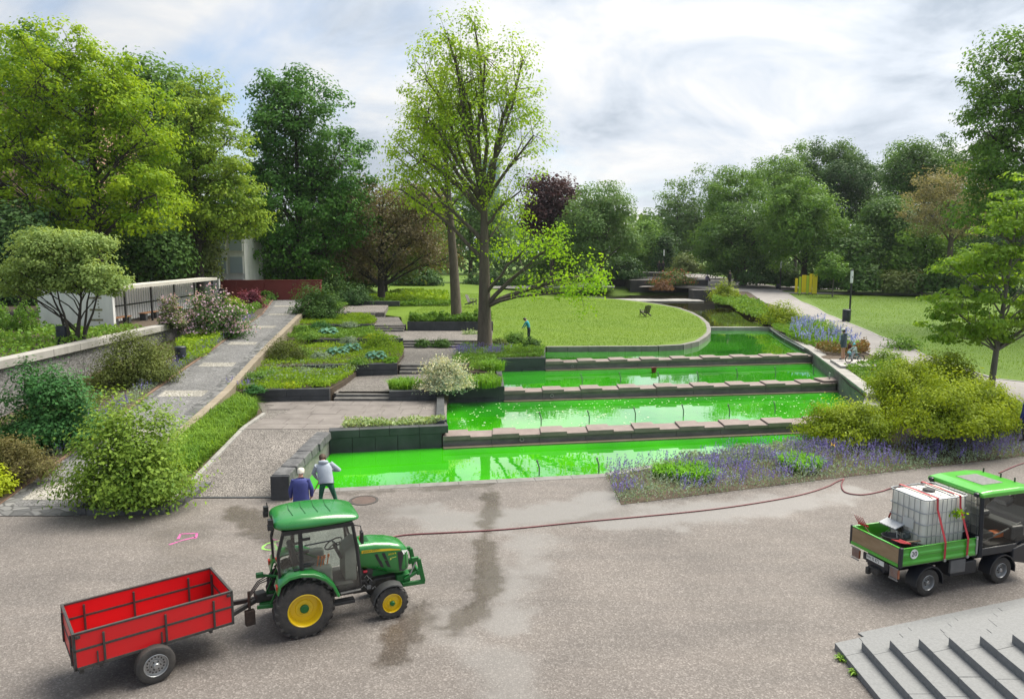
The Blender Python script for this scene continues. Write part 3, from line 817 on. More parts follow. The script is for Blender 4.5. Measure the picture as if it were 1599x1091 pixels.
for j in range(6):
    x = -11.4 + (j % 2) * .4
    while x < -3.0:
        w = random.choice([.8, 1.1, 1.4]); y0 = 27.95 + j * .89
        ok = in_poly(np.array([x + .05, x + w - .05, x + w - .05, x + .05]), np.array([y0 + .05, y0 + .05, y0 + .8, y0 + .8]), TER1).all()
        if ok:
            MB().box((x + w / 2, y0 + .44, .65 + random.uniform(-.003, .003)), (w - .02, .87, .03)).build('paving_slab', M_PAVE, t1)
        x += w
terrace('terrace_paving', [(-8.3, 34.0), (-5.5, 33.9), (-5.5, 36.1), (-2.2, 36.2), (-2.2, 39.6), (-6.1, 39.2), (-8.3, 38.5)], .9, M_COB)
terrace('terrace_paving', [(-6.2, 40.0), (-3.3, 40.2), (-3.3, 47.3), (-7, 47.2)], 1.3, M_COB)
terrace('terrace_paving', [(-9.4, 47.7), (-1.4, 47.7), (-1.4, 53.4), (-7.7, 53.4), (-9.8, 53.1)], 1.7, M_COB)
terrace('terrace_paving', [(-14.8, 53.5), (-7.8, 53.5), (-9.2, 60), (-15, 60)], 2.1, M_COB)
terrace('terrace_paving', [(-15, 60.8), (-10.5, 60.8), (-11.5, 69), (-16, 69)], 2.4, M_COB)
def flight(label, xl, xr, y0, z0, n, rise, tread=.36):
    f = empty('garden_steps', (0, 0, 0), 0, label, 'steps', 'flights of steps between the terraces')
    for i in range(n):
        MB().box(((xl + xr) / 2, y0 + i * tread + .35, z0 + rise * (i + 1) - .25), (xr - xl, .7, .5)).build('step', mat('worn_step_stone', (.075, .072, .066), .8, col2=(.17, .16, .15), scale=2.5, bump=.4, bscale=25), f, bevel=.02)
flight('lowest two worn stone steps above the paved first terrace', -8.15, -5.62, 33.35, .65, 2, .125)
flight('three stone steps half hidden by the white flowering shrub', -6.05, -2.4, 39.25, .9, 3, .134)
flight('three wide stone steps left of the big tree bed', -7.0, -3.2, 47.0, 1.3, 3, .134)
flight('three stone steps between planting and the long hedge planter', -9.9, -7.75, 52.8, 1.7, 3, .134)
flight('farthest short steps leading up to the lawn', -14.6, -11.2, 59.7, 2.1, 3, .1)

# ---- stone walls of the beds
def panel_wall(label, p, q, z0, z1, th=.35, m=None, rows=2, L=1.3, cat='wall', name='planter_wall', cap=True):
    m = m or M_DARK
    w = empty(name, (0, 0, 0), 0, label, cat)
    p, q = Vector(p), Vector(q); d = (q - p).normalized(); nn = Vector((-d.y, d.x)); n = max(1, round((q - p).length / L))
    hh = (z1 - z0) / rows
    for r_ in range(rows):
        k = n if r_ % 2 == 0 else max(1, n - 1)
        for i in range(k):
            a, b = p.lerp(q, i / k) + d * .006, p.lerp(q, (i + 1) / k) - d * .006
            o = nn * random.uniform(0, .012)
            MB().prism([(c.x, c.y) for c in (a + o, b + o, b + nn * th, a + nn * th)], z0 + r_ * hh + .004, z0 + (r_ + 1) * hh - .004).build('stone_panel', m, w, bevel=.01)
    return w
random.seed(2)
panel_wall('dark stone bed wall beside the lowest garden steps', (-12.2, 33.05), (-8.35, 33.4), .55, 1.22)
panel_wall('long dark stone bed wall left of the second steps', (-11.0, 38.4), (-6.1, 39.05), .85, 1.52)
panel_wall('dark stone bed wall in front of the blue hostas', (-12.6, 47.0), (-7.0, 47.4), 1.25, 1.86, rows=1)
panel_wall('short dark stone bed wall near the upper steps', (-14.3, 52.9), (-9.9, 53.0), 1.6, 2.2, rows=1)
panel_wall('low dark stone wall at the back of the top terrace', (-16.5, 69.2), (-10.5, 69.2), 2.3, 2.75, rows=1)
panel_wall('long dark hedge planter in front of the second tree', (-7.6, 53.6), (-1.4, 53.6), 1.65, 2.35, rows=1, L=2.2)
panel_wall('dark stone planter below the white flowering shrub', (-5.6, 33.25), (-3.1, 33.55), .6, 1.12, rows=2, L=1.2)
# block A: planter at the head of the lowest pool
panel_wall('dark panelled planter wall above the lowest green pool', (-6.85, 27.13), (-2.7, 27.95), -.3, .5, rows=1, L=.82)
panel_wall('dark stone rim of the planter above the lowest pool', (-6.85, 27.10), (-2.45, 27.97), .5, .80, rows=1, L=1.2, th=.5)
panel_wall('dark stone back of the planter on the first terrace', (-6.5, 28.45), (-2.6, 29.2), .5, .74, rows=1, th=.2)
panel_wall('parapet of dark stone between first terrace and second pool', (-2.62, 28.3), (-3.1, 33.5), -.1, .92, rows=1, L=1.7, th=.34)
panel_wall('dark wet wall at the left end of the middle weir', (-3.05, 34.85), (-.35, 35.24), -.1, .98, rows=2, L=1.4, th=.4)
panel_wall('dark planter wall under the lily clump beside the third pool', (-.36, 35.2), (-.62, 41.3), .2, 1.0, rows=1, L=1.5, th=.3)
panel_wall('dark stone wall under the big tree bed at the third pool', (-.8, 41.75), (1.95, 42.22), .3, 1.38, rows=2, L=1.4, th=.4)
panel_wall('dark stone side of the big tree bed at the top pool', (1.92, 42.25), (2.15, 47.3), .6, 1.36, rows=1, L=1.2, th=.3)
# sloping side wall of the lowest pool, capped with rough basalt
sw = empty('pool_side_wall', (0, 0, 0), 0, 'dark side wall of the lowest pool topped with rough basalt blocks', 'wall')
MB().prism([(-7.25, 21.75), (-6.75, 21.75), (-6.85, 27.1), (-7.3, 27.1)], -.4, [.55, .55, .62, .62]).build('wall_body', M_CONC, sw, bevel=.01)
random.seed(5)
for i in range(6):
    y0 = 21.7 + i * .9
    vs = []
    b = MB()
    for zz, sh in ((.5, 0), (.78, .03)):
        vs.append([(-7.3 + sh + random.uniform(-.03, .03), y0 + .01 + sh, zz), (-6.72 - sh + random.uniform(-.03, .03), y0 + .01 + sh, zz), (-6.74 - sh, y0 + .89 - sh, zz + random.uniform(-.02, .03)), (-7.3 + sh, y0 + .89 - sh, zz + random.uniform(-.02, .03))])
    b.loft(vs).build('cap_block', M_ROCK, sw, bevel=.03)
MB().box((-7.0, 21.68, .2), (.56, .06, 1.1)).build('end_slab', M_DARK, sw, bevel=.01)

# ---- weirs
def weir(label, p, q, wz, tz, outlets):
    w = empty('weir', (0, 0, 0), 0, label, 'weir', 'stone weirs stepping down between the pools')
    p, q = Vector(p), Vector(q); L = (q - p).length; u = (q - p).normalized(); v = Vector((-u.y, u.x))
    Y = Vector((0, 1))
    n = round(L / 1.9)
    for i in range(n):
        a, b = p.lerp(q, i / n) + u * .006, p.lerp(q, (i + 1) / n) - u * .006
        o = v * random.uniform(0, .01)
        MB().prism([(c.x, c.y) for c in (a + o, b + o, b + v * .8, a + v * .8)], wz - .4, tz - .1).build('wall_panel', M_CONC, w, bevel=.008)
    for i in range(n):
        a, b = p.lerp(q, i / n) - v * .28 + u * .004, p.lerp(q, (i + 1) / n) - v * .28 - u * .004
        MB().prism([(c.x, c.y) for c in (a, b, b + v * .275, a + v * .275)], wz - .3, wz + .055).build('ledge_stone', M_LEDGE, w, bevel=.01)
    s_ = 0.0; pitch = 1.92; depth = 1.0
    sk = (Y.dot(u)) / (Y.dot(v)) * depth
    while s_ < L - .3:
        e1 = min(s_ + 1.07, L); e2 = min(s_ + pitch, L + .0)
        f = p - v * .1
        pts = [f + u * (s_ + .004), f + u * (e1 - .004), f + u * (e1 - .004) + v * depth, f + u * (s_ + sk + .004) + v * depth]
        MB().prism([(c.x, c.y) for c in pts], tz - .1, tz + .075 + random.uniform(-.006, .006)).build('raised_slab', M_COPE, w, bevel=.01)
        if e2 > e1 + .1:
            pts = [f + u * (e1 + .004), f + u * (e2 - .004), f + u * (e2 + sk - .004) + v * depth, f + u * (e1 + .004) + v * depth]
            MB().prism([(c.x, c.y) for c in pts], tz - .1, tz + random.uniform(-.006, .006)).build('low_slab', M_COPE, w, bevel=.01)
        s_ += pitch
    for s_ in outlets:
        c = p + u * s_
        MB().lathe([(.05, .0), (.1, .0), (.1, .05), (.075, .07), (.05, .05), (.05, -.0)], (c.x, c.y, wz + .2), (-v.x, -v.y, 0), 16).build('outlet_ring', M_KERB, w, smooth=True)
    return u, v
random.seed(3)
weir('nearest weir, brown coping slabs between the two lowest pools', (-2.68, 27.98), (14.2, 30.75), W1, T1, (3.1,))
weir('middle weir of brown coping slabs with a ring outlet', (-.43, 35.3), (16.75, 37.8), W2, T2, (2.4,))
weir('farthest weir of brown coping slabs below the lawn pool', (1.9, 42.2), (18.35, 45.05), W3, T3, (1.6,))
MB().box((16.55, 38.3, .72), (1.1, 1.0, .2), rz=R(8)).build('end_block', M_COPE, bpy.data.objects['weir.001'], bevel=.015)

# ---- pool right wall, sill, front kerb
rwl = empty('pool_wall', (0, 0, 0), 0, 'grey concrete wall closing the right end of the pools', 'wall')
RW = [(14.2, 29.4), (15.5, 31.8), (17.1, 39.0), (18.6, 46.0), (19.5, 51.5), (20.5, 57.7), (20.9, 60.2)]
stones_along(RW, 1.22, -.5, .4, .008, 2.2, M_CONC, rwl, 'wall_panel', .01, .0, out=-.2)
stones_along(RW, 1.33, 1.222, .62, .012, 1.6, M_KERB, rwl, 'coping', .015, .004, out=-.25)
MB().box((16.62, 38.35, .95), (.03, .3, .36), rz=R(-12)).build('cover_plate', M_STEEL, rwl)
stones = empty('sill', (0, 0, 0), 0, 'straight grey concrete sill between dark canal and green pool', 'sill')
stones_along([(15.6, 60.0), (21.3, 60.0)], WC + .1, W4 - .4, .45, .01, 1.9, M_KERB, stones, 'sill_stone')
fk = empty('pool_kerb', (0, 0, 0), 0, 'flush grey kerb along the front edge of the lowest pool', 'kerb')
stones_along([(-6.7, 22.45), (3.22, 24.18)], .014, -.5, .36, .01, 1.25, mat('wet_kerb', (.13, .125, .115), .45, col2=(.22, .21, .2), scale=2), fk, 'kerb_stone', .012, .003)
stones_along([(3.22, 24.18), (7, 26.2), (12.4, 28.9)], .05, -.5, .34, .01, 1.3, M_KERB, fk, 'kerb_stone', .012, .003)

# ---- planter island of the foreground shrub
pk = empty('planter_kerb', (0, 0, 0), 0, 'dark stone kerb round the foreground shrub island', 'kerb')
stones_along([(-12.15, 20.5), (-9.95, 20.55), (-9.7, 22.9)], .2, -.2, .26, .012, 1.2, M_ROCK, pk, 'kerb_stone', .02)
stones_along([(-12.4, 24.6), (-12.3, 20.4)], lambda x, y: .2 + .12 * max(0, y - 21), -.2, .26, .012, 1.1, M_ROCK, pk, 'kerb_stone', .02)
me, _ = area_mesh('garden_bed', [(-12.3, 20.55), (-9.9, 20.6), (-10.2, 22.9), (-10.3, 24), (-10.45, 30.5), (-11.6, 33.1), (-12.7, 33.1), (-12.4, 24)],
                  lambda x, y: .1 + .6 * np.clip((np.asarray(y) - 22.5) / 8, 0, 1), .5)
structure('garden_bed', me, M_SOIL)
# terraced beds between ramp and terraces
BEDS = [
    ([(-12.9, 33.1), (-8.4, 33.6), (-8.2, 36), (-8.2, 38.7), (-11, 38.5), (-13.6, 38.3)], 1.14, 'bed'),
    ([(-13.6, 38.4), (-11, 38.7), (-6.2, 39.3), (-6.3, 43), (-7.0, 47.2), (-12.6, 47.1), (-14.8, 47)], 1.44, 'bed'),
    ([(-14.8, 47.2), (-12.6, 47.2), (-7.1, 47.6), (-9.3, 50), (-9.9, 53), (-14.3, 52.9), (-15.6, 52.9)], 1.80, 'bed'),
    ([(-15.6, 53.1), (-14.3, 53.1), (-10.0, 53.2), (-10.2, 56), (-12, 59.7), (-14.6, 60), (-16.8, 60)], 2.14, 'bed'),
    ([(-16.8, 60), (-14.7, 60), (-15, 69), (-18.8, 69)], 2.45, 'bed'),
    ([(-6.5, 27.6), (-2.6, 28.3), (-2.7, 29.0), (-6.5, 28.4)], .72, 'bed'),
    ([(-5.55, 33.6), (-3.1, 33.9), (-3.0, 35.2), (-.7, 35.5), (-.9, 37.5), (-2.2, 37.5), (-2.2, 36.2), (-5.55, 36.1)], 1.0, 'bed'),
    ([(-2.2, 37.5), (-.9, 37.5), (-.95, 41.9), (1.85, 42.5), (2.1, 47.2), (-1.4, 47.2), (-1.4, 47.7), (-3.3, 47.7), (-3.3, 40.2), (-2.2, 39.6)], 1.28, 'bed'),
    ([(-7.6, 53.8), (-1.4, 53.8), (-1.4, 54.9), (-7.6, 54.9)], 2.25, 'bed')]
for poly, z, _n in BEDS:
    me, _ = area_mesh('garden_bed', poly, lambda x, y: z + .1 * (fbm(x, y, .9, 2) - .5), .7, .75)
    structure('garden_bed', me, M_SOIL)

# ---- granite steps in the lower right corner
gs = empty('granite_steps', (0, 0, 0), 0, 'light grey granite steps climbing out of the lower right corner', 'steps')
XS = [6.12 + .4 * k for k in range(14)]
XE = 12.6
random.seed(14)
def gslab(poly, z0, z1, name='step_slab'):
    MB().prism(poly, z0, z1 + random.uniform(-.002, .002)).build(name, M_GRAN, gs, bevel=.008)
for k in range(13):
    z = .12 + .15 * k; x0, x1 = XS[k], XS[k + 1] + .05
    bk_ = lambda x: 13.23 - .222 * k + .3475 * (x - x0)
    lo = 3.6
    # hidden core carries the slabs
    MB().prism([(x0 + .03, lo), (XE, lo), (XE, bk_(XE) - .03), (x0 + .03, bk_(x0 + .03) - .03)], -.1, z - .03).build('step_core', M_CONC, gs)
    sft = .31 * (k % 2)
    cuts = [c for c in (lo, 5.4 + sft, 7.3 + sft, 9.2 + sft, 11.05 + sft) if c < bk_(x0) - .9]
    for a, b in zip(cuts, cuts[1:] + [None]):
        if b is None: gslab([(x0, a + .004), (x1, a + .004), (x1, bk_(x1) - .46), (x0, bk_(x0) - .46)], z - .155, z)
        else: gslab([(x0, a + .004), (x1, a + .004), (x1, b - .004), (x0, b - .004)], z - .155, z)
    x = x0
    while x < XE - .2:
        e = min(x + (1.15 if x > x0 else .55 + .3 * (k % 3)), XE)
        gslab([(x + .003, bk_(x) - .455), (e - .003, bk_(e) - .455), (e - .003, bk_(e)), (x + .003, bk_(x))], z - .155, z, 'edge_slab')
        x = e
for i in range(5):
    xa, xb = 6.9 + i * 1.15, 6.9 + (i + 1) * 1.15 - .01
    ex = lambda x: 13.23 + .3475 * (x - 6.12)
    gslab([(xa, ex(xa) + .005), (xb, ex(xb) + .005), (xb, ex(xb) + .3), (xa - .08, ex(xa) + .27)], -.1, .03, 'border_slab')

# ================================================================== VEGETATION
M_BARK = mat('grey_brown_bark', (.06, .046, .034), .9, col2=(.12, .098, .076), scale=5, bump=1.0, bscale=14, stretch=(1, 1, .25))
M_BARKD = mat('dark_bark', (.028, .022, .018), .9, col2=(.06, .05, .04), scale=5, bump=.8, bscale=14, stretch=(1, 1, .25))
M_BARKG = mat('smooth_grey_bark', (.10, .09, .075), .8, col2=(.17, .16, .13), scale=6, bump=.5, bscale=14, stretch=(1, 1, .3))
LF = dict(
    robinia=leafmat('fresh_yellow_green_leaves', (.078, .155, .008), (.195, .27, .013), .45),
    locust=leafmat('lime_green_leaves', (.085, .155, .018), (.18, .245, .03), .42),
    dark=leafmat('dark_green_leaves', (.026, .064, .016), (.068, .128, .028), .35),
    deep=leafmat('deep_green_leaves', (.016, .045, .015), (.045, .088, .025), .3),
    mid=leafmat('mid_green_leaves', (.045, .10, .016), (.10, .18, .03), .35),
    olive=leafmat('olive_leaves', (.055, .085, .022), (.10, .125, .04), .3),
    grey=leafmat('grey_green_leaves', (.052, .105, .03), (.105, .17, .055), .35),
    spring=leafmat('spring_green_leaves', (.11, .195, .014), (.20, .28, .022), .48),
    bright=leafmat('bright_bough_leaves', (.12, .225, .012), (.20, .315, .016), .5),
    brown=leafmat('brown_budding_leaves', (.068, .058, .034), (.12, .10, .055), .3),
    copper=leafmat('copper_purple_leaves', (.026, .013, .016), (.058, .026, .030), .3),
    tan=leafmat('pale_tan_blossom', (.125, .115, .058), (.20, .185, .095), .35),
    maple=leafmat('maple_leaves', (.10, .155, .045), (.19, .25, .075), .4),
    golden=leafmat('golden_green_needles', (.082, .125, .008), (.195, .25, .013), .4),
    yellow=leafmat('yellow_shrub_leaves', (.17, .23, .012), (.29, .33, .02), .4),
    young=leafmat('young_tree_leaves', (.07, .14, .014), (.15, .235, .028), .45),
    shrub=leafmat('fresh_shrub_leaves', (.048, .098, .014), (.16, .235, .035), .4),
    ivy=leafmat('ivy_leaves', (.018, .065, .018), (.045, .12, .03), .25),
    yew=leafmat('olive_yew_leaves', (.045, .062, .014), (.09, .11, .025), .25),
    cover=leafmat('ground_cover_leaves', (.075, .15, .012), (.19, .275, .024), .42),
    cover2=leafmat('green_cover_leaves', (.055, .125, .02), (.12, .20, .03), .35),
    hosta=leafmat('blue_hosta_leaves', (.04, .115, .085), (.10, .20, .145), .25),
    lily=leafmat('strap_leaves', (.05, .125, .012), (.13, .24, .025), .35),
    grass=leafmat('tall_grass_blades', (.05, .115, .012), (.14, .23, .03), .35),
    varieg=leafmat('white_edged_leaves', (.07, .15, .035), (.27, .31, .17), .3),
    silver=leafmat('silver_green_leaves', (.09, .13, .085), (.19, .24, .17), .3),
    catmint=leafmat('catmint_flowers', (.075, .062, .20), (.15, .135, .34), .3),
    iris=leafmat('iris_flowers', (.10, .12, .34), (.20, .23, .46), .3),
    lilac=leafmat('lilac_flowers', (.34, .22, .32), (.48, .36, .45), .3),
    white=leafmat('cream_blossom', (.30, .29, .19), (.46, .45, .35), .3),
    red=leafmat('barberry_leaves', (.055, .013, .022), (.14, .035, .055), .3),
    coton=leafmat('cotoneaster_leaves', (.055, .055, .018), (.12, .105, .04), .25),
)
NRM = RNG.normal
def ell(base, px, py, rpx, rpy, dy=0.0, depth=None, w=1.0):
    """a crown lobe of the tree standing at base, given where the photograph shows it"""
    Y = base[1] + dy
    c = at_y(px, py, Y); k = Y / FPX * 1.0
    return (c.x - base[0], dy, c.z - base[2], rpx * k, depth if depth else rpx * k * .85, rpy * k, w)
def sample_lobes(ells, n, power=2.4, rng=RNG):
    wt = np.array([e[6] * (e[3] * e[4] * e[5]) ** .66 for e in ells]); wt /= wt.sum()
    k = rng.choice(len(ells), n, p=wt)
    E_ = np.array(ells)[k]
    d = unit(rng.normal(size=(n, 3))); r = rng.uniform(0, 1, (n, 1)) ** (1 / power)
    return E_[:, :3] + d * r * E_[:, 3:6], k
def limb(mb, a, b, r0, r1, sag=.12, n=5, wob=.05, sides=6):
    a, b = Vector(a), Vector(b); L = (b - a).length
    pts = []
    ctrl = a.lerp(b, .45) + Vector((0, 0, sag * L))
    for i in range(n + 1):
        t = i / n
        p = a * (1 - t) ** 2 + ctrl * 2 * t * (1 - t) + b * t * t
        if 0 < i < n: p += Vector((random.uniform(-1, 1), random.uniform(-1, 1), random.uniform(-1, 1))) * wob * L * .4
        pts.append(p)
    mb.tube(pts, [r0 + (r1 - r0) * (i / n) ** .8 for i in range(n + 1)], sides, cap=False)
    return pts
def tree(name, label, base, ells, nc, nl, size, cr, leaf, bark=None, limbr=1.0, tr=.3, top=None, limbs=9, twigs=True, seed=1, lean=(0, 0), group=None, cat='tree',
         fork=None, aspect=.6, spread=1.0, up=(0, 0, -.15), flat=.65, mats2=None, tb=.22, trunkpts=None):
    rng = np.random.default_rng(seed); random.seed(seed)
    root = empty(name, base, 0, label, cat, group)
    cen, kk = sample_lobes(ells, nc, rng=rng)
    zt = max(e[2] + e[5] for e in ells)
    top = top or zt * .8
    mb = MB()
    tp = trunkpts or [(0, 0, -.2), (0, 0, .15), (lean[0] * .2, lean[1] * .2, top * .25), (lean[0] * .5, lean[1] * .5, top * .5), (lean[0] * .8, lean[1] * .8, top * .78), (lean[0], lean[1], top)]
    tp = [Vector(p) for p in tp]
    zmax = tp[-1].z
    mb.tube(tp, [tr * 1.45, tr * 1.08] + [tr * (1 - (.85 if limbr == 1 else .62) * (p.z / zmax) ** 1.1) for p in tp[2:]], 10)
    def trunk_at(z):
        z = min(max(z, 0), zmax)
        for a, b in zip(tp[:-1], tp[1:]):
            if a.z <= z <= b.z: return a.lerp(b, (z - a.z) / max(b.z - a.z, 1e-5))
        return tp[-1]
    # main limbs reach the middle of groups of clumps
    sel = [int(rng.integers(nc))]
    dm = np.linalg.norm(cen - cen[sel[0]], axis=1)
    for _ in range(min(limbs, nc) - 1):
        j = int(dm.argmax()); sel.append(j); dm = np.minimum(dm, np.linalg.norm(cen - cen[j], axis=1))
    D = np.linalg.norm(cen[:, None] - cen[sel][None], axis=2).argmin(1)
    for i in range(len(sel)):
        mem = np.where(D == i)[0]
        if not len(mem): continue
        c = Vector(cen[mem].mean(0)); 
        far = math.hypot(c.x, c.y)
        zs = min(max(c.z - far * .75 - .5, (fork or zmax * .25)), zmax * .93)
        s_ = trunk_at(zs)
        r0 = max(.035, tr * .42 * (1 - .6 * zs / zmax)) if limbr == 1 else tr * random.uniform(.26, .38)
        path = limb(mb, s_, c, r0, r0 * .35, sag=.1, wob=.06)
        if twigs:
            for j in mem:
                q = path[random.choice([2, 3, 4, 5, 5])]
                limb(mb, q, cen[j], r0 * .26, .008 * size / .2, sag=.06, n=3, wob=.08, sides=4)
    mb.build('trunk', bark or M_BARK, root, smooth=R(60))
    # leaves
    per = np.maximum(1, rng.poisson(nl / nc, nc))
    idx = np.repeat(np.arange(nc), per)
    n = len(idx)
    crs = cr * rng.uniform(.65, 1.35, nc)
    off = np.clip(rng.normal(size=(n, 3)), -1.7, 1.7) * (crs[idx][:, None] * np.array([1, 1, flat])) * .6
    pos = cen[idx] + off
    face = unit(off) * 1.0 + unit(cen[idx] - np.array([0, 0, zt * .45])) * .5 + np.array([0, 0, .55])
    tint = np.clip(rng.normal(.5, tb, nc), 0, 1)[idx] + rng.normal(0, .14, n)
    sz = size * rng.uniform(.65, 1.3, n)
    if mats2:
        # some lobes carry another leaf (k index -> material)
        for km, m2 in mats2.items():
            s2 = kk[idx] == km
            link('crown', leaf_mesh('crown', pos[s2], sz[s2], tint[s2], aspect, up, spread, rng=rng, face=face[s2]), m2, root)
            keep = ~s2; idx, pos, sz, tint, face = idx[keep], pos[keep], sz[keep], tint[keep], face[keep]
            kk = kk
    link('crown', leaf_mesh('crown', pos, sz, tint, aspect, up, spread, rng=rng, face=face), leaf, root)
    return root
def bush(name, label, c, rx, ry, h, n, size, leaf, seed=1, group=None, cat='shrub', lumps=14, aspect=.55, up=None, spread=1.0, blossom=None, nb=0, bsize=.1, stems=True, rough=.28, tb=.2, low=.12, kids=True):
    """rounded leafy mass: leaves in clumps over an uneven dome, stems inside"""
    rng = np.random.default_rng(seed); random.seed(seed)
    root = empty(name, c, 0, label, cat, group)
    nc = lumps * 6
    d = unit(rng.normal(size=(nc, 3))); d[:, 2] = np.abs(d[:, 2]) * 1.05 - .12
    rr = rng.uniform(1 - rough * 1.7, 1 + rough * .55, nc)
    cen = d * rr[:, None] * np.array([rx, ry, h * .94]) * .86
    cen[:, 2] = np.maximum(cen[:, 2], h * low)
    k = rng.integers(0, nc, n); lump = rng.uniform(.55, 1.4, nc)[k][:, None]
    cs = (rx * ry * h) ** (1 / 3) * .20
    off = np.clip(rng.normal(size=(n, 3)), -1.6, 1.6) * cs * lump * np.array([1, 1, .8]) * .75 + unit(cen[k]) * np.abs(rng.normal(size=(n, 1))) * cs * .45
    pos = cen[k] + off
    face = unit(off) + unit(cen[k]) * .6 + np.array([0, 0, .5])
    inn = rng.uniform(size=n) < .22
    q = unit(rng.normal(size=(n, 3))) * rng.uniform(0, .8, (n, 1)) ** .5; q[:, 2] = np.abs(q[:, 2])
    pos[inn] = (q * np.array([rx, ry, h]) * .85)[inn]
    pos[:, 2] = np.clip(pos[:, 2], .03, None)
    tint = np.clip(rng.normal(.5, tb, nc), 0, 1)[k] + rng.normal(0, .15, n)
    link('foliage', leaf_mesh('foliage', pos, size * rng.uniform(.6, 1.35, n), tint, aspect, up, spread, rng=rng, face=face), leaf, root)
    if stems:
        mb = MB()
        for i in range(9):
            e_ = cen[int(rng.integers(nc))]
            limb(mb, (random.uniform(-.12, .12) * rx, random.uniform(-.12, .12) * ry, -.05), Vector(e_) * .9, .035 * max(1, h / 2), .01, sag=.1, n=3, sides=5)
        mb.build('stem', M_BARKD, root, smooth=R(60))
    if blossom is not None:
        kb = rng.integers(0, nc, nb)
        pb = cen[kb] * 1.06 + rng.normal(size=(nb, 3)) * cs * .75
        pb[:, 2] = np.clip(pb[:, 2], h * .15, None)
        link('blossom', leaf_mesh('blossom', pb, bsize * rng.uniform(.6, 1.3, nb), rng.uniform(0, 1, nb), .8, rng=rng), blossom, root)
    return root
def cover(name, label, poly, z, n, size, leaf, h=.25, seed=1, aspect=.6, up=(0, 0, .35), spread=.9, noise=.8, edge=None, tb=.25):
    """low ground cover nobody could count"""
    rng = np.random.default_rng(seed)
    p = scatter(poly, n, rng); cc_ = p.mean(0); p = cc_ + (p - cc_) * 1.0
    zz = z(p[:, 0], p[:, 1]) if callable(z) else z
    hh = h * (.15 + 1.1 * fbm(p[:, 0], p[:, 1], noise, seed) ** 1.3) * rng.uniform(.35, 1.25, n)
    pos = np.column_stack([p, zz + hh])
    tint = .15 + .9 * fbm(p[:, 0], p[:, 1], .9, seed + 4) - .1 + rng.normal(0, tb * .6, n)
    o = link(name, leaf_mesh(name, pos, size * rng.uniform(.6, 1.4, n), tint, aspect, up, spread, rng=rng), leaf)
    return tag(o, label, 'ground cover', kind='stuff')
def strap_clump(name, label, c, r, n, length, leaf, seed=1, width=.03, lean=.9, cat='plant', group=None):
    rng = np.random.default_rng(seed)
    root = empty(name, c, 0, label, cat, group)
    a = rng.uniform(0, 2 * math.pi, n); q = np.sqrt(rng.uniform(0, 1, n)) * r
    b = np.column_stack([np.cos(a) * q, np.sin(a) * q, np.zeros(n)])
    link('leaves', blade_mesh('leaves', b, length * rng.uniform(.6, 1.2, n), rng.uniform(0, 1, n), width, lean, rng), leaf, root)
    return root

# ---- far wood that closes the view (one mass)
rng = np.random.default_rng(77)
n = 26000
xx = rng.uniform(-150, 190, n); band = rng.integers(0, 2, n)
topz = 9 + 7 * fbm(xx, xx * 0, .05, 3) + 4 * fbm(xx, xx * 0, .22, 6)
zz = 1.5 + (topz - 1.5) * rng.uniform(0, 1, n) ** .8
pos = np.column_stack([xx, 172 + rng.normal(0, 5, n) + .0006 * xx ** 2 * 0, zz])
o = link('far_wood', leaf_mesh('far_wood', pos, rng.uniform(.9, 1.9, n), fbm(xx, zz, .3, 5) + rng.normal(0, .15, n), .7, rng=rng), leafmat('far_leaves', (.03, .065, .022), (.075, .125, .04), .3))
tag(o, 'hazy far belt of woodland closing the park', 'woodland', kind='stuff')

# ---- the two slender trees by the lawn
B = at(757, 545, 1.28)
tree('lawn_tree', 'tall slender tree with lime leaves and a leaning bright bough, nearest the pool', B,
     [ell(B, 735, 90, 80, 75), ell(B, 700, 165, 75, 90), ell(B, 790, 150, 65, 100), ell(B, 745, 210, 110, 90), ell(B, 665, 230, 55, 60), ell(B, 820, 255, 42, 60, w=.5), ell(B, 700, 290, 80, 50, w=.5),
      ell(B, 790, 320, 60, 40, w=.35), ell(B, 770, 400, 40, 50, dy=1, w=.5), ell(B, 850, 380, 62, 28, dy=-1.5), ell(B, 905, 440, 42, 50, dy=-2.2, w=.9), ell(B, 840, 445, 58, 26, dy=-1.5, w=.7), ell(B, 640, 300, 40, 35, w=.5)],
     440, 20500, .185, .66, LF['spring'], M_BARK, tr=.46, top=9.5, limbs=30, seed=5, fork=2.6, flat=.75, limbr=1.9,
     mats2={9: LF['bright'], 10: LF['bright'], 11: LF['bright'], 8: LF['bright']})
B = at(713, 495, 2.0)
tree('lawn_tree', 'second tall tree with a pale trunk, behind the hedge planter', B,
     [ell(B, 690, 140, 65, 90), ell(B, 665, 240, 75, 60), ell(B, 720, 210, 60, 80), ell(B, 640, 300, 55, 45, w=.6), ell(B, 700, 330, 60, 40, w=.3)],
     230, 9500, .24, .65, LF['spring'], M_BARK, tr=.42, top=19, limbs=22, seed=8, fork=4, lean=(-1.1, 0), flat=.75)

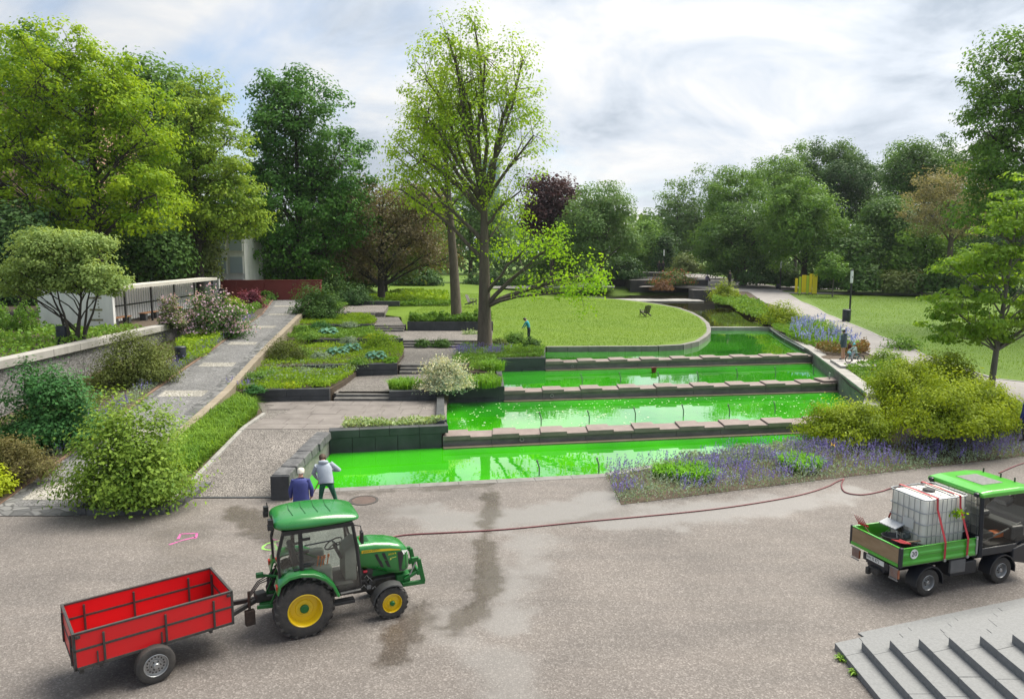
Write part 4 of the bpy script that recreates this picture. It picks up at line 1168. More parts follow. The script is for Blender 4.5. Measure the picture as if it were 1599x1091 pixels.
# ---- trees on the left
B = Vector((-34, 56, 2.95)); B = Vector((at_y(150, 400, 56).x, 56, 2.95))
tree('robinia_tree', 'large yellow-green tree with dark branches at the left edge', B,
     [ell(B, 90, 130, 110, 85), ell(B, 190, 190, 85, 90), ell(B, 60, 250, 120, 90), ell(B, 195, 290, 95, 75), ell(B, 40, 90, 60, 60), ell(B, 110, 350, 80, 40), ell(B, 230, 320, 62, 55, dy=-2), ell(B, -60, 230, 90, 150), ell(B, 150, 120, 60, 55, w=.8)],
     560, 44000, .29, .85, LF['robinia'], M_BARKD, tr=.5, top=17, limbs=24, seed=12, fork=5, flat=.55, lean=(.5, 0))
B = Vector((at_y(312, 420, 64).x, 64, 2.95))
tree('locust_tree', 'lime-green open tree with a dark straight trunk, left of the round tree', B,
     [ell(B, 320, 160, 45, 45, w=.7), ell(B, 320, 230, 75, 60), ell(B, 290, 280, 60, 60), ell(B, 360, 290, 50, 50), ell(B, 345, 345, 75, 30), ell(B, 385, 340, 35, 25), ell(B, 300, 200, 50, 60, w=.6)],
     320, 20000, .29, .8, LF['locust'], M_BARKD, tr=.34, top=16, limbs=22, seed=14, fork=5, flat=.45)
B = Vector((at_y(235, 420, 74).x, 74, 2.95))
tree('ash_tree', 'dark green tree rising behind the large yellow-green tree', B,
     [ell(B, 235, 180, 65, 80), ell(B, 260, 260, 70, 80), ell(B, 215, 130, 35, 40), ell(B, 290, 160, 40, 50)], 150, 16000, .42, 1.4, LF['mid'], M_BARKD, tr=.4, seed=16, twigs=False)
B = Vector((at_y(60, 420, 80).x, 80, 2.95))
tree('ash_tree', 'tallest tree at the upper left with a feathery blue-green top', B,
     [ell(B, 65, 70, 28, 50), ell(B, 30, 110, 55, 60), ell(B, 95, 120, 35, 60), ell(B, 60, 190, 90, 90)], 120, 11000, .42, 1.3, LF['mid'], M_BARKD, tr=.45, seed=17, twigs=False)
B = Vector((at_y(470, 430, 76).x, 76, 2.6))
tree('lime_tree', 'big round dark green tree left of the brown tree', B,
     [ell(B, 465, 190, 80, 75), ell(B, 430, 250, 65, 80), ell(B, 520, 260, 65, 75), ell(B, 470, 320, 105, 80), ell(B, 455, 400, 95, 55), ell(B, 540, 330, 45, 60), ell(B, 440, 150, 45, 40)],
     560, 46000, .34, .95, leafmat('lime_tree_leaves', (.022, .075, .014), (.07, .155, .028), .35), M_BARKD, tr=.5, limbs=16, seed=18, flat=.6)
B = Vector((at_y(595, 440, 78).x, 78, 2.2))
tree('bronze_tree', 'wide brownish budding tree with bare twigs behind the hedge planter', B,
     [ell(B, 590, 320, 80, 45), ell(B, 540, 385, 50, 35), ell(B, 620, 380, 75, 45), ell(B, 660, 330, 50, 40), ell(B, 570, 420, 60, 20), ell(B, 680, 400, 40, 30)],
     330, 17000, .26, .9, LF['brown'], M_BARKD, tr=.4, limbs=26, seed=21, fork=1.5, flat=.6)
B = Vector((at_y(600, 440, 90).x, 90, 2.2))
tree('bronze_tree', 'dark evergreen tree in shade behind the brownish tree', B, [ell(B, 590, 380, 80, 60), ell(B, 640, 340, 60, 60), ell(B, 540, 350, 50, 70)], 140, 14000, .5, 1.6, LF['olive'], M_BARKD, tr=.4, seed=22, twigs=False)
# dark understorey on the left, behind the pergola
for i, (px, py, rx, ry, Y, lf, lab) in enumerate([
        (215, 385, 70, 60, 60, 'dark', 'dark holly-like tree behind the white end wall of the pergola'),
        (285, 385, 55, 65, 66, 'olive', 'olive tree behind the pergola, right of the dark holly-like one'),
        (30, 385, 60, 70, 52, 'deep', 'deep green tree in shade behind the spreading maple'),
        (400, 405, 45, 45, 82, 'deep', 'low dark tree beside the red wall'),
        (150, 330, 80, 80, 86, 'dark', 'dark tree standing deep behind the yellow-green crown'),
        (350, 320, 75, 120, 88, 'dark', 'tall dark tree standing behind the lime-green tree')]):
    B = Vector((at_y(px, 430, Y).x, Y, 2.9))
    tree('understorey_tree', lab, B, [ell(B, px, py, rx, ry), ell(B, px - rx * .5, py + ry * .3, rx * .6, ry * .6), ell(B, px + rx * .5, py + ry * .35, rx * .6, ry * .6)], 120, 12000, .34, 1.1, LF[lf], M_BARKD, tr=.25, seed=30 + i, twigs=False)
# ---- spreading maple on the upper terrace
B = at(120, 520, 2.95); B = Vector((at_y(118, 500, 36).x, 36, 2.95))
root = tree('maple_tree', 'low spreading pale green maple with several stems behind the pebble wall', B,
     [ell(B, 95, 400, 75, 22), ell(B, 50, 425, 60, 22), ell(B, 150, 430, 50, 20), ell(B, 110, 440, 55, 16), ell(B, 70, 375, 45, 16), ell(B, 120, 380, 50, 18), ell(B, 30, 450, 40, 14), ell(B, 165, 448, 30, 12)],
     260, 24000, .15, .5, LF['maple'], M_BARKD, tr=.13, top=2.6, limbs=18, seed=41, fork=.5, flat=.4, lean=(.4, 0))
mb = MB()
for dx, dy_ in ((-.9, .1), (.5, .3), (1.0, -.2), (-.4, -.4)):
    limb(mb, (dx * .35, dy_ * .4, -.1), (dx * 1.3, dy_, 2.6), .09, .03, sag=.02, n=5)
mb.build('stem', M_BARKD, root, smooth=R(60))

# ---- middle distance
for nm, lab, px, py, rx, ry, Y, lf, nn_, extra in [
        ('plane_tree', 'pale distant tree seen between the two slender trees', 735, 345, 75, 70, 125, 'grey', 9000, None),
        ('plane_tree', 'lime-green distant tree left of the second slender trunk', 640, 370, 50, 60, 118, 'spring', 7000, None),
        ('copper_beech', 'dark purple copper beech behind the bright bough', 862, 320, 42, 50, 112, 'copper', 8000, None),
        ('willow_tree', 'grey-green willow with a leaning trunk left of the canal', 935, 350, 65, 62, 106, 'grey', 16000, (1.5, 0)),
        ('plane_tree', 'lighter green tree left of the willow, behind the bright bough', 880, 390, 50, 50, 116, 'mid', 8000, None),
        ('poplar_tree', 'pale hazy tree where the canal path ends', 1055, 350, 45, 68, 150, 'grey', 9000, None),
        ('conifer_tree', 'dark narrow conifer beside the far lamp', 1038, 400, 14, 42, 135, 'deep', 3500, None),
        ('linden_tree', 'light green tree just right of the willow', 1005, 385, 32, 42, 140, 'mid', 6000, None)]:
    B = Vector((at_y(px, 430, Y).x, Y, 2.1))
    tree(nm, lab, B, [ell(B, px, py, rx, ry), ell(B, px - rx * .45, py + ry * .35, rx * .6, ry * .6), ell(B, px + rx * .45, py + ry * .35, rx * .6, ry * .6), ell(B, px + rx * .1, py - ry * .35, rx * .6, ry * .6)],
         140, int(nn_ * 1.4), .46 if Y > 110 else .36, 1.4, LF[lf], M_BARK, tr=.4, seed=int(px), lean=extra or (0, 0), twigs=(nm == 'copper_beech'), up=(0, 0, -.8) if nm == 'willow_tree' else (0, 0, -.15))
# ---- the wooded bank on the right
for nm, lab, px, py, rx, ry, Y, lf, nn_ in [
        ('beech_tree', 'broad mid-green tree on the right bank nearest the canal path', 1150, 340, 62, 85, 118, 'mid', 15000),
        ('beech_tree', 'dark lower tree right of the far path with a thick trunk', 1160, 370, 70, 60, 108, 'dark', 13000),
        ('oak_tree', 'bright rounded tree above the second lamp', 1255, 350, 68, 72, 100, 'mid', 17000),
        ('oak_tree', 'tall dark crown on the skyline right of the bright rounded tree', 1290, 270, 65, 50, 130, 'dark', 12000),
        ('oak_tree', 'dark rounded crown on the skyline above the sapling', 1335, 310, 60, 70, 122, 'deep', 13000),
        ('ash_tree', 'open dark tree on the skyline left of the tan blossoming tree', 1435, 265, 50, 50, 108, 'dark', 8000),
        ('hawthorn_tree', 'blue-green dense tree behind the meadow shrubbery', 1385, 370, 50, 60, 98, 'dark', 11000),
        ('blossom_tree', 'tan blossoming sparse tree right of the skyline trees', 1480, 315, 70, 55, 88, 'tan', 9000),
        ('ash_tree', 'dark tree behind the tan blossoming tree', 1530, 300, 70, 100, 105, 'dark', 13000),
        ('chestnut_tree', 'fresh green crown below the dark skyline, far up the right bank', 1210, 290, 50, 45, 128, 'mid', 8000)]:
    B = Vector((at_y(px, 440, Y).x, Y, 2.1))
    sp = nm == 'blossom_tree'
    tree(nm, lab, B, [ell(B, px, py, rx, ry), ell(B, px - rx * .5, py + ry * .35, rx * .6, ry * .6), ell(B, px + rx * .5, py + ry * .4, rx * .6, ry * .6), ell(B, px + rx * .15, py - ry * .4, rx * .55, ry * .55), ell(B, px - rx * .35, py - ry * .3, rx * .5, ry * .5)],
         150 if not sp else 220, int(nn_ * 1.5), .36 if not sp else .22, 1.25 if not sp else .8, LF[lf], M_BARKD if not sp else M_BARK, tr=.45, seed=int(px) + 3, twigs=sp, tb=.32)
B = Vector((at_y(1625, 430, 56).x, 56, 1.8))
tree('maple_tree', 'tall fresh green tree cut by the right edge of the picture', B,
     [ell(B, 1570, 120, 62, 75), ell(B, 1600, 200, 85, 90), ell(B, 1550, 260, 50, 60), ell(B, 1640, 120, 70, 90), ell(B, 1560, 330, 70, 40, w=.7), ell(B, 1640, 300, 90, 70), ell(B, 1530, 180, 30, 30, w=.5)],
     420, 28000, .27, .8, LF['mid'], M_BARKD, tr=.4, limbs=20, seed=61, flat=.55)
B = Vector((21.6, 33.0, .8))
tree('young_tree', 'young tree with layered fresh leaves beside the right-hand path', B,
     [ell(B, 1560, 500, 95, 28), ell(B, 1500, 470, 55, 22), ell(B, 1590, 420, 95, 35), ell(B, 1470, 505, 40, 14), ell(B, 1575, 340, 55, 40), ell(B, 1640, 470, 90, 50), ell(B, 1510, 520, 70, 14), ell(B, 1540, 400, 65, 22), ell(B, 1575, 300, 18, 40, w=.6), ell(B, 1640, 350, 60, 50), ell(B, 1500, 415, 40, 14)],
     300, 14000, .19, .42, LF['young'], M_BARKG, tr=.14, top=9.0, limbs=26, seed=66, fork=2.2, flat=.35, lean=(.55, 0))
B = Vector((at_y(1300, 460, 88).x, 88, 2.0))
tree('sapling', 'small round-topped sapling on the meadow beside the yellow panels', B, [ell(B, 1300, 418, 22, 18)], 40, 2600, .3, .6, LF['mid'], M_BARKG, tr=.08, seed=71)

# ---- shrubs of the right bank and meadow edge
k = 0
for px, py, rp, hp, Y, lf, lab in [
        (1350, 452, 40, 42, 92, 'dark', 'dark shrub at the back of the meadow, left end of the row'),
        (1415, 455, 40, 40, 90, 'olive', 'grey-olive shrub in the row behind the meadow'),
        (1470, 455, 45, 45, 88, 'dark', 'dark shrub behind the meadow below the tan blossoming tree'),
        (1540, 462, 50, 50, 86, 'deep', 'deep green shrub behind the young tree, right end of the row'),
        (1300, 450, 35, 45, 97, 'deep', 'deep green shrub behind the sapling'),
        (1195, 443, 48, 50, 104, 'deep', 'large dark yew mass beside the far path'),
        (1245, 446, 30, 24, 102, 'dark', 'dark shrub behind the second lamp'),
        (1070, 425, 30, 28, 128, 'olive', 'olive shrub at the end of the far path'),
        (975, 435, 32, 40, 112, 'deep', 'dark shrub under the willow'),
        (905, 440, 35, 30, 112, 'dark', 'dark shrub at the back of the lawn'),
        (1130, 425, 30, 28, 125, 'dark', 'dark shrub beside the third lamp'),
        (820, 447, 50, 22, 118, 'mid', 'light green shrub far behind the bright bough'),
        (760, 446, 40, 22, 112, 'deep', 'dark shrub far behind the big trunk'),
        (650, 447, 45, 28, 106, 'deep', 'deep green shrub under the brownish tree'),
        (560, 446, 40, 40, 92, 'dark', 'dark shrub at the left foot of the brownish tree')]:
    c = at_y(px, py, Y); k += 1
    bush('park_shrub', lab, (c.x, c.y, c.z), rp * Y / FPX, rp * Y / FPX * .7, hp * Y / FPX, 3200, .42, LF[lf], seed=100 + k, rough=.3, stems=False)

# ---- shrubs in the near garden
def bpx(name, label, px, py, z, rpx, hpx, n, size, lf, seed, **kw):
    c = at(px, py, z); m_ = c.y / FPX
    return bush(name, label, c, rpx * m_, rpx * m_ * kw.pop('dep', .85), hpx * m_ * 1.02, n, size, LF[lf], seed, **kw)
bpx('foreground_shrub', 'large bright leafy shrub in the stone-edged island at the ramp foot', 205, 782, .2, 95, 195, 19000, .115, 'shrub', 201, rough=.3, lumps=22, tb=.26, dep=.75)
cover('ground_cover', 'low green cover under the large bright shrub', [(-12.1, 20.7), (-10.1, 20.75), (-10.0, 23), (-12.2, 23)], .15, 2600, .07, LF['cover2'], .16, 7)
bpx('ivy_shrub', 'dark ivy-like shrub in front of the pebble wall', 82, 690, .75, 78, 158, 14000, .13, 'ivy', 202, rough=.25, dep=.6)
bpx('yew_shrub', 'olive yew spreading over the pebble wall', 213, 600, 1.4, 62, 98, 14000, .10, 'yew', 203, rough=.22, lumps=18)
bpx('lilac_shrub', 'lilac shrub with pink flower heads beside the ramp', 335, 528, 2.2, 52, 82, 9000, .15, 'dark', 204, blossom=LF['lilac'], nb=2800, bsize=.14, dep=.6)
bpx('barberry_shrub', 'round purple-red barberry near the top of the ramp', 388, 484, 2.7, 26, 36, 5000, .16, 'red', 205)
bpx('garden_shrub', 'light green shrub between lilac and barberry', 366, 488, 2.65, 18, 26, 2600, .18, 'locust', 206)
bpx('laurel_shrub', 'dark rounded laurel at the top right of the ramp', 497, 495, 2.45, 38, 60, 7000, .17, 'dark', 207)
bpx('laurel_shrub', 'wide dark evergreen behind the top terrace', 552, 474, 2.5, 34, 34, 4500, .2, 'deep', 208)
bpx('cotoneaster', 'low brownish cotoneaster with arching sprays at the left edge', 25, 745, .45, 70, 72, 8000, .10, 'coton', 209, aspect=.3, up=(.6, -.2, -.1), dep=.5)
bpx('golden_shrub', 'bright yellow-green shrub cut by the left edge of the picture', -12, 775, .15, 34, 68, 4500, .10, 'yellow', 210)
bpx('heath_shrub', 'rounded olive-green mound in the terraced bed', 447, 562, 1.5, 38, 38, 6000, .085, 'yew', 211)
bpx('heath_shrub', 'dark green mound beside the ramp wall in the lower bed', 402, 598, 1.2, 20, 20, 3000, .09, 'mid', 212)
bpx('blossom_shrub', 'cream-flowering shrub arching over the planter beside the second pool', 693, 610, 1.0, 42, 58, 5200, .10, 'silver', 213, blossom=LF['white'], nb=6500, bsize=.075, rough=.35, spread=1.0)
bpx('hydrangea_shrub', 'thin green bush in front of the upper steps', 590, 545, 1.55, 28, 36, 2200, .12, 'cover', 214, rough=.4)
for i, (px, py, z, rp, hp, lf, lab, n_) in enumerate([
        (660, 541, 1.35, 14, 12, 'dark', 'clipped dark box block left of the big trunk', 2000),
        (690, 541, 1.35, 18, 12, 'dark', 'clipped dark hedge touching the big trunk', 2400),
        (735, 528, 1.4, 18, 16, 'varieg', 'pale-edged leafy plant left of the big trunk', 1500),
        (805, 535, 1.35, 20, 20, 'mid', 'leafy green shrub right of the big trunk', 2200),
        (832, 545, 1.3, 16, 22, 'dark', 'dark clipped shrub in front of the gardener on the lawn', 2400),
        (780, 540, 1.3, 14, 14, 'olive', 'olive tuft at the right foot of the big trunk', 1300)]):
    bpx('bed_shrub', lab, px, py, z, rp, hp, n_, .11, lf, 220 + i, dep=.8)
# hedge in the long planter and leafy mass of the left background
cover('planter_hedge', 'clipped leafy hedge filling the long dark planter', [(-7.5, 53.7), (-1.5, 53.7), (-1.5, 55.2), (-7.5, 55.2)], 2.2, 5200, .2, LF['mid'], .75, 31, noise=2)
cover('perennial_bed', 'bright yellow-green perennial bed between brownish tree and lawn', [at(580, 474, 2.1), at(700, 474, 2.1), at(700, 462, 2.1), at(640, 458, 2.1), at(570, 466, 2.1)], 2.1, 7000, .3, LF['cover'], .8, 32, noise=.4)
cover('perennial_bed', 'dark leafy edge of the bed behind the second slender trunk', [at(560, 478, 2.1), at(705, 476, 2.1), at(705, 472, 2.1), at(560, 474, 2.1)], 2.0, 3000, .28, LF['cover2'], .6, 33, noise=.6)
bpx('clipped_hedge', 'small clipped green hedge in front of the red wall', 420, 468, 3.0, 16, 14, 2200, .2, 'mid', 215)
# terraced beds
cols = ['cover', 'cover', 'cover2', 'cover', 'cover2', 'varieg', 'cover2', 'cover2']
labs = ['yellow-green ground cover on the lowest terraced bed', 'yellow-green ground cover round the blue hostas', 'green cover on the third terraced bed', 'pale green cover below the top steps', 'dark cover beside the top terrace',
        'white-edged leafy plants in the planter above the lowest pool', 'green leaves round the white flowering shrub', 'green plants round the foot of the big trunk']
for i, ((poly, z, _n), lf, lab) in enumerate(zip(BEDS[:8], cols, labs)):
    A_ = abs(sum(poly[j][0] * poly[(j + 1) % len(poly)][1] - poly[(j + 1) % len(poly)][0] * poly[j][1] for j in range(len(poly)))) / 2
    cover('bed_cover', lab, poly, z, int(min(12000, max(1500, A_ * (430 if i < 2 else 280)))), .10 + .02 * (i > 1), LF[lf], .40 if i != 5 else .34, 40 + i)
cover('bed_cover', 'pale grey-green tufts scattered over the terraced beds', [(-12.7, 34), (-9, 34), (-7, 40), (-7.5, 46), (-13, 46), (-13.5, 40)], 1.36, 2600, .09, LF['silver'], .4, 52, noise=2.2)
def hosta(label, px, py, z, r, seed):
    rng = np.random.default_rng(seed); c = at(px, py, z)
    root = empty('hosta', c, 0, label, 'plant', 'blue-leaved hostas')
    base = None
    for i in range(22):
        a = i * 2.4; q = r * (.25 + .75 * (i / 22) ** .7); h = .42 - .32 * (i / 22)
        L = r * .62
        b = MB()
        ca, sa = math.cos(a), math.sin(a)
        pts = []
        for t, w, dz in ((0, .03, 0), (.3, .30, .06), (.65, .34, .04), (1, .02, -.08)):
            x0 = q * .35 + L * t
            for s_ in (-1, 0, 1):
                pts.append((ca * x0 - sa * s_ * w * L, sa * x0 + ca * s_ * w * L, h + dz + (.03 if s_ else -.01)))
        b.add(pts, [(j * 3 + m, j * 3 + m + 1, j * 3 + m + 4, j * 3 + m + 3) for j in range(3) for m in range(2)])
        me = b.mesh('leaf', smooth=R(80))
        at2 = me.attributes.new('tint', 'FLOAT', 'FACE'); at2.data.foreach_set('value', [float(rng.uniform(.1, .9))] * len(me.polygons))
        link('leaf', me, LF['hosta'], root)
hosta('large blue-green hosta in the second bed, right one of the front pair', 587, 562, 1.5, .75, 1)
hosta('blue-green hosta in the second bed, left one of the front pair', 527, 555, 1.5, .8, 2)
hosta('blue-green hosta between the front pair, a little behind', 550, 549, 1.5, .7, 3)
hosta('blue-green hosta in the farther bed, left of the thin bush', 513, 523, 1.85, .85, 4)
# tall grass between ramp and cobbled slope
rng = np.random.default_rng(91)
p = scatter([(-12.35, 24.2), (-10.5, 23.6), (-10.65, 30.4), (-11.7, 32.9), (-12.7, 32.9), (-12.5, 27)], 9000, rng)
o = link('tall_grass', blade_mesh('tall_grass', np.column_stack([p, .1 + .6 * np.clip((p[:, 1] - 22.5) / 8, 0, 1)]), rng.uniform(.35, .75, len(p)), fbm(p[:, 0], p[:, 1], .8, 3) + rng.normal(0, .2, len(p)), .03, 1.0, rng), LF['grass'])
tag(o, 'lush arching day-lily grass between ramp wall and cobbled slope', 'grass', kind='stuff')
for i, (px, py, z, r, n_, L, lab) in enumerate([
        (632, 606, 1.05, .75, 900, .6, 'strappy day-lily clump left of the cream-flowering shrub'),
        (755, 602, 1.05, .85, 1000, .6, 'strappy day-lily clump at the planter corner by the third pool'),
        (770, 578, 1.25, .6, 500, .7, 'upright rusty-green lily tuft above the dark wall of the third pool')]):
    strap_clump('day_lily', lab, at(px, py, z), r, n_, L, LF['lily'], 300 + i)
# flower strips
def flowers(name, label, poly, z, n, leaf, flower, seed, h=.35, fs=.055, ls=.075, share=.5, noise=.9):
    rng = np.random.default_rng(seed)
    p = scatter(poly, n, rng)
    m = fbm(p[:, 0], p[:, 1], noise, seed)
    zz = (z(p[:, 0], p[:, 1]) if callable(z) else z)
    hh = h * (.3 + .9 * m)
    o = link(name, leaf_mesh(name, np.column_stack([p, zz + hh * rng.uniform(.05, .85, n)]), ls * rng.uniform(.7, 1.4, n), m + rng.normal(0, .2, n), .45, (0, 0, .6), .8, rng=rng), leaf)
    tag(o, label, 'flower bed', kind='stuff')
    nf = int(n * share)
    # flowers sit in spikes
    sp = scatter(poly, nf // 7, rng); keep = fbm(sp[:, 0], sp[:, 1], noise * 1.6, seed + 2) > .42; sp = sp[keep]
    if len(sp):
        idx = np.repeat(np.arange(len(sp)), 7)
        zz = (z(sp[:, 0], sp[:, 1]) if callable(z) else z * np.ones(len(sp)))
        hs = h * (.55 + .9 * fbm(sp[:, 0], sp[:, 1], noise, seed))
        t = np.tile(np.linspace(.55, 1.15, 7), len(sp))
        ln = rng.normal(0, .10, (len(sp), 2))
        pos = np.column_stack([sp[idx] + ln[idx] * t[:, None] + rng.normal(0, .012, (len(idx), 2)), zz[idx] + hs[idx] * t])
        f = link('flower_spikes', leaf_mesh('flower_spikes', pos, fs * rng.uniform(.7, 1.4, len(idx)), rng.uniform(0, 1, len(idx)), .6, (0, 0, .8), .8, rng=rng), flower, o)
        f['kind'] = 'stuff'
    return o
STR = [(3.12, 24.2), (3.15, 21.12), (10.45, 23.58), (18.9, 26.33), (26, 28.9), (26, 30.4), (18.6, 28.6), (12.8, 27.0), (10.2, 26.9), (8.2, 26.6), (6.2, 25.6)]
flowers('catmint_strip', 'long violet catmint border in front of the golden bushes', STR, lambda x, y: terr(x, y), 21000, LF['silver'], LF['catmint'], 401, .5, share=.95)
flowers('catmint_strip', 'violet catmint along the left side of the ramp', [(-15.3, 24.5), (-15.95, 33), (-16.6, 41), (-18.2, 53), (-19.0, 53), (-17.4, 41), (-16.7, 33), (-16.1, 24.5)], lambda x, y: rampz(y), 9500, LF['silver'], LF['catmint'], 402, .38, share=.5)
flowers('salvia_bed', 'violet flowers at the foot of the big lawn tree', [at(703, 558, 1.32), at(778, 556, 1.32), at(800, 548, 1.32), at(716, 549, 1.32)], 1.3, 1500, LF['silver'], LF['catmint'], 403, .45, share=1.5)
flowers('iris_bed', 'blue irises and roses in the bed behind the walker with the child', [at(1225, 528, 1.35), at(1262, 538, 1.35), at(1340, 556, 1.4), at(1345, 545, 1.5), at(1290, 512, 1.6), at(1250, 506, 1.6)], lambda x, y: terr(x, y), 4200, LF['lily'], LF['iris'], 404, .8, fs=.13, ls=.17, share=.42, noise=.9)
cover('rose_bed', 'reddish rose bushes at the front of the iris bed', [at(1270, 545, 1.35), at(1300, 556, 1.35), at(1358, 556, 1.45), at(1352, 540, 1.5), at(1330, 545, 1.5)], lambda x, y: terr(x, y), 2200, .14, leafmat('rose_leaves', (.05, .07, .015), (.19, .09, .045), .3), .7, 405)
flowers('catmint_strip', 'pale blue edge planting low in the terraced bed by the ramp wall', [(-13.1, 33.4), (-11.8, 33.4), (-11.9, 34.6), (-13.3, 34.6)], 1.15, 900, LF['silver'], LF['catmint'], 406, .35, share=.5)
cover('ivy_cover', 'green ivy and ferns on the upper terrace under the maple', [(-34, 27.5), (-20.7, 27.5), (-20.7, 42), (-34, 44)], 2.95, 9000, .2, LF['cover2'], .5, 407, noise=.5)
cover('hedge_row', 'clipped dark hedge behind the maple stems', [(-34, 39.8), (-26.0, 39.8), (-26.0, 41), (-34, 41)], 2.95, 5200, .16, LF['mid'], 1.7, 408, noise=3)
cover('shrub_border', 'light green low plants between yew and lilac beside the ramp', [at(280, 570, 1.9), at(325, 553, 2.0), at(362, 520, 2.3), at(340, 515, 2.3), at(300, 530, 2.1), at(275, 545, 1.9)], lambda x, y: rampz(y), 3800, .14, LF['cover'], .55, 409)
cover('shrub_border', 'light green planting round the top of the ramp', [(-21.5, 53), (-18.8, 53), (-20.8, 64), (-24, 64)], lambda x, y: rampz(y), 3000, .2, LF['mid'], .6, 410)
# ---- right side: golden bushes and friends
gb = [(1325, 678, .55, 72, 58, 'lowest golden-green bush spilling over the nearest weir end'),
      (1478, 668, .9, 88, 92, 'broad golden-green bush behind the catmint, in the middle of the group'),
      (1415, 632, 1.1, 60, 80, 'golden-green bush at the back of the group by the platform'),
      (1470, 610, 1.25, 55, 62, 'rounded golden-green bush nearest the path'),
      (1535, 655, .9, 55, 62, 'golden-green bush at the right end of the group under the young tree')]
for i, (px, py, z, rp, hp, lab) in enumerate(gb):
    bpx('golden_bush', lab, px, py, z, rp, hp, 24000, .10, 'golden', 500 + i, rough=.42, lumps=26, aspect=.55, up=(0, 0, .4), group='golden-green bushes on the right bank', tb=.24, dep=.75)
bpx('leafy_shrub', 'fresh green leafy shrub in front of the platform', 1385, 570, 1.35, 32, 28, 1800, .12, 'shrub', 510)
bpx('leafy_shrub', 'fresh green twiggy shrub above the golden bushes', 1410, 545, 1.4, 36, 28, 1500, .13, 'mid', 511, rough=.45)
bpx('round_shrub', 'rounded olive-golden shrub by the path above the sill', 1222, 505, 1.55, 38, 36, 5500, .14, 'golden', 512)
bpx('round_shrub', 'rounded golden shrub where the path meets the stone basin', 1130, 470, 1.7, 24, 32, 4000, .22, 'golden', 513)
HED = [at(1110, 476, 1.5), at(1135, 466, 1.6), at(1160, 468, 1.7), at(1205, 490, 1.6), at(1235, 505, 1.55), at(1205, 510, 1.4), at(1180, 502, 1.35)]
cover('bank_cover', 'bright green clipped bank planting between canal and path', HED, lambda x, y: terr(x, y), 9000, .2, LF['cover2'], .75, 514, noise=.8)
cover('bank_cover', 'green planting along the pool wall below the rounded shrub', [at(1205, 513, 1.4), at(1235, 505, 1.5), at(1275, 515, 1.55), at(1262, 540, 1.3), at(1225, 525, 1.35)], lambda x, y: terr(x, y), 3500, .15, LF['cover2'], .5, 515)
cover('bank_cover', 'green ground cover on the slope below the young tree', [(17.2, 28.3), (24, 29.5), (31, 32.4), (22.3, 31.6), (21.3, 36), (20.2, 40), (17.6, 39), (16.5, 33)], lambda x, y: terr(x, y), 15000, .13, LF['cover2'], .4, 516)
for i, (px, py, z, r, n_, L, lab) in enumerate([
        (1078, 745, .02, .75, 1100, .55, 'bright green lily mound in the catmint border, left one'),
        (1040, 742, .02, .45, 600, .45, 'smaller bright lily mound at the left of the catmint border'),
        (1248, 728, .1, .7, 1000, .5, 'bright green lily mound in the catmint border, right one'),
        (1590, 660, .6, .7, 600, .6, 'strappy green clump on the slope at the right edge')]):
    strap_clump('day_lily', lab, at(px, py, z), r, n_, L, leafmat('bright_lily_leaves', (.06, .17, .008), (.13, .30, .02), .35), 320 + i, width=.035, lean=1.0)
cover('silver_plants', 'pale grey-green leafy plants along the pool edge of the catmint border', [(5.2, 25.0), (8.5, 26.9), (11.5, 28.1), (12, 27.2), (8.8, 25.6), (5.6, 24.2)], lambda x, y: terr(x, y), 3600, .11, LF['silver'], .45, 517)
ir = empty('yellow_iris', at(1299, 722, .1), 0, 'single yellow flower standing in the violet border', 'flower')
MB().tube([(0, 0, 0), (.02, 0, .3), (.0, 0, .62)], .012, 5).build('stalk', LF['lily'], ir)
b = MB()
for i in range(6):
    a = i * math.pi / 3; zz = -.05 if i % 2 else .1
    b.add([(0, 0, .6), (math.cos(a - .5) * .05, math.sin(a - .5) * .05, .64), (math.cos(a) * .1, math.sin(a) * .1, .64 + zz), (math.cos(a + .5) * .05, math.sin(a + .5) * .05, .64)], [(0, 1, 2, 3)])
b.build('petals', mat('yellow_petals', (.6, .36, .01), .6), ir)
# bare twiggy shrub beside the walker
c = at(1300, 530, 1.5)
tw = empty('bare_shrub', c, 0, 'thin twiggy shrub between walker and lamp bin', 'shrub')
mb = MB(); random.seed(8)
for i in range(14):
    limb(mb, (0, 0, 0), (random.uniform(-.9, .9), random.uniform(-.4, .4), random.uniform(.5, 1.2)), .02, .006, n=3, sides=4)
mb.build('stem', M_BARKD, tw)
rng = np.random.default_rng(5); q = np.column_stack([rng.normal(0, .5, 260), rng.normal(0, .25, 260), rng.uniform(.5, 1.25, 260)])
link('foliage', leaf_mesh('foliage', q, .09, rng.uniform(0, 1, 260), rng=rng), LF['maple'], tw)
# weeds at the granite steps
for i, (px, py) in enumerate(((1317, 1030), (1335, 1052))):
    strap_clump('weed', ('larger leafy weed at the foot of the granite steps', 'smaller leafy weed at the foot of the granite steps')[i], at(px, py, 0), .10 - .03 * i, 60, .12, LF['cover2'], 340 + i, width=.03, lean=1.3)
# floating petals on the second pool
rng = np.random.default_rng(6)
n = 420
pp = scatter([(-2.5, 29.5), (15, 32), (15.8, 37), (-2.8, 34.5)], n, rng)
lw = fbm(pp[:, 0], pp[:, 1], .5, 2); pp = pp[(lw > .42) | (pp[:, 1] > 33 + .14 * pp[:, 0])]
b = MB()
for x, y in pp:
    s_ = rng.uniform(.02, .055); a = rng.uniform(0, 6.28)
    b.add([(x + math.cos(a + k * 1.2566) * s_ * rng.uniform(.6, 1.2), y + math.sin(a + k * 1.2566) * s_ * rng.uniform(.6, 1.2), W2 + .006) for k in range(5)], [(0, 1, 2, 3, 4)])
o = b.build('floating_petals', mat('pale_petals', (.55, .60, .45), .7)); tag(o, 'pale petals and foam flecks floating on the second pool', 'petals', kind='stuff')
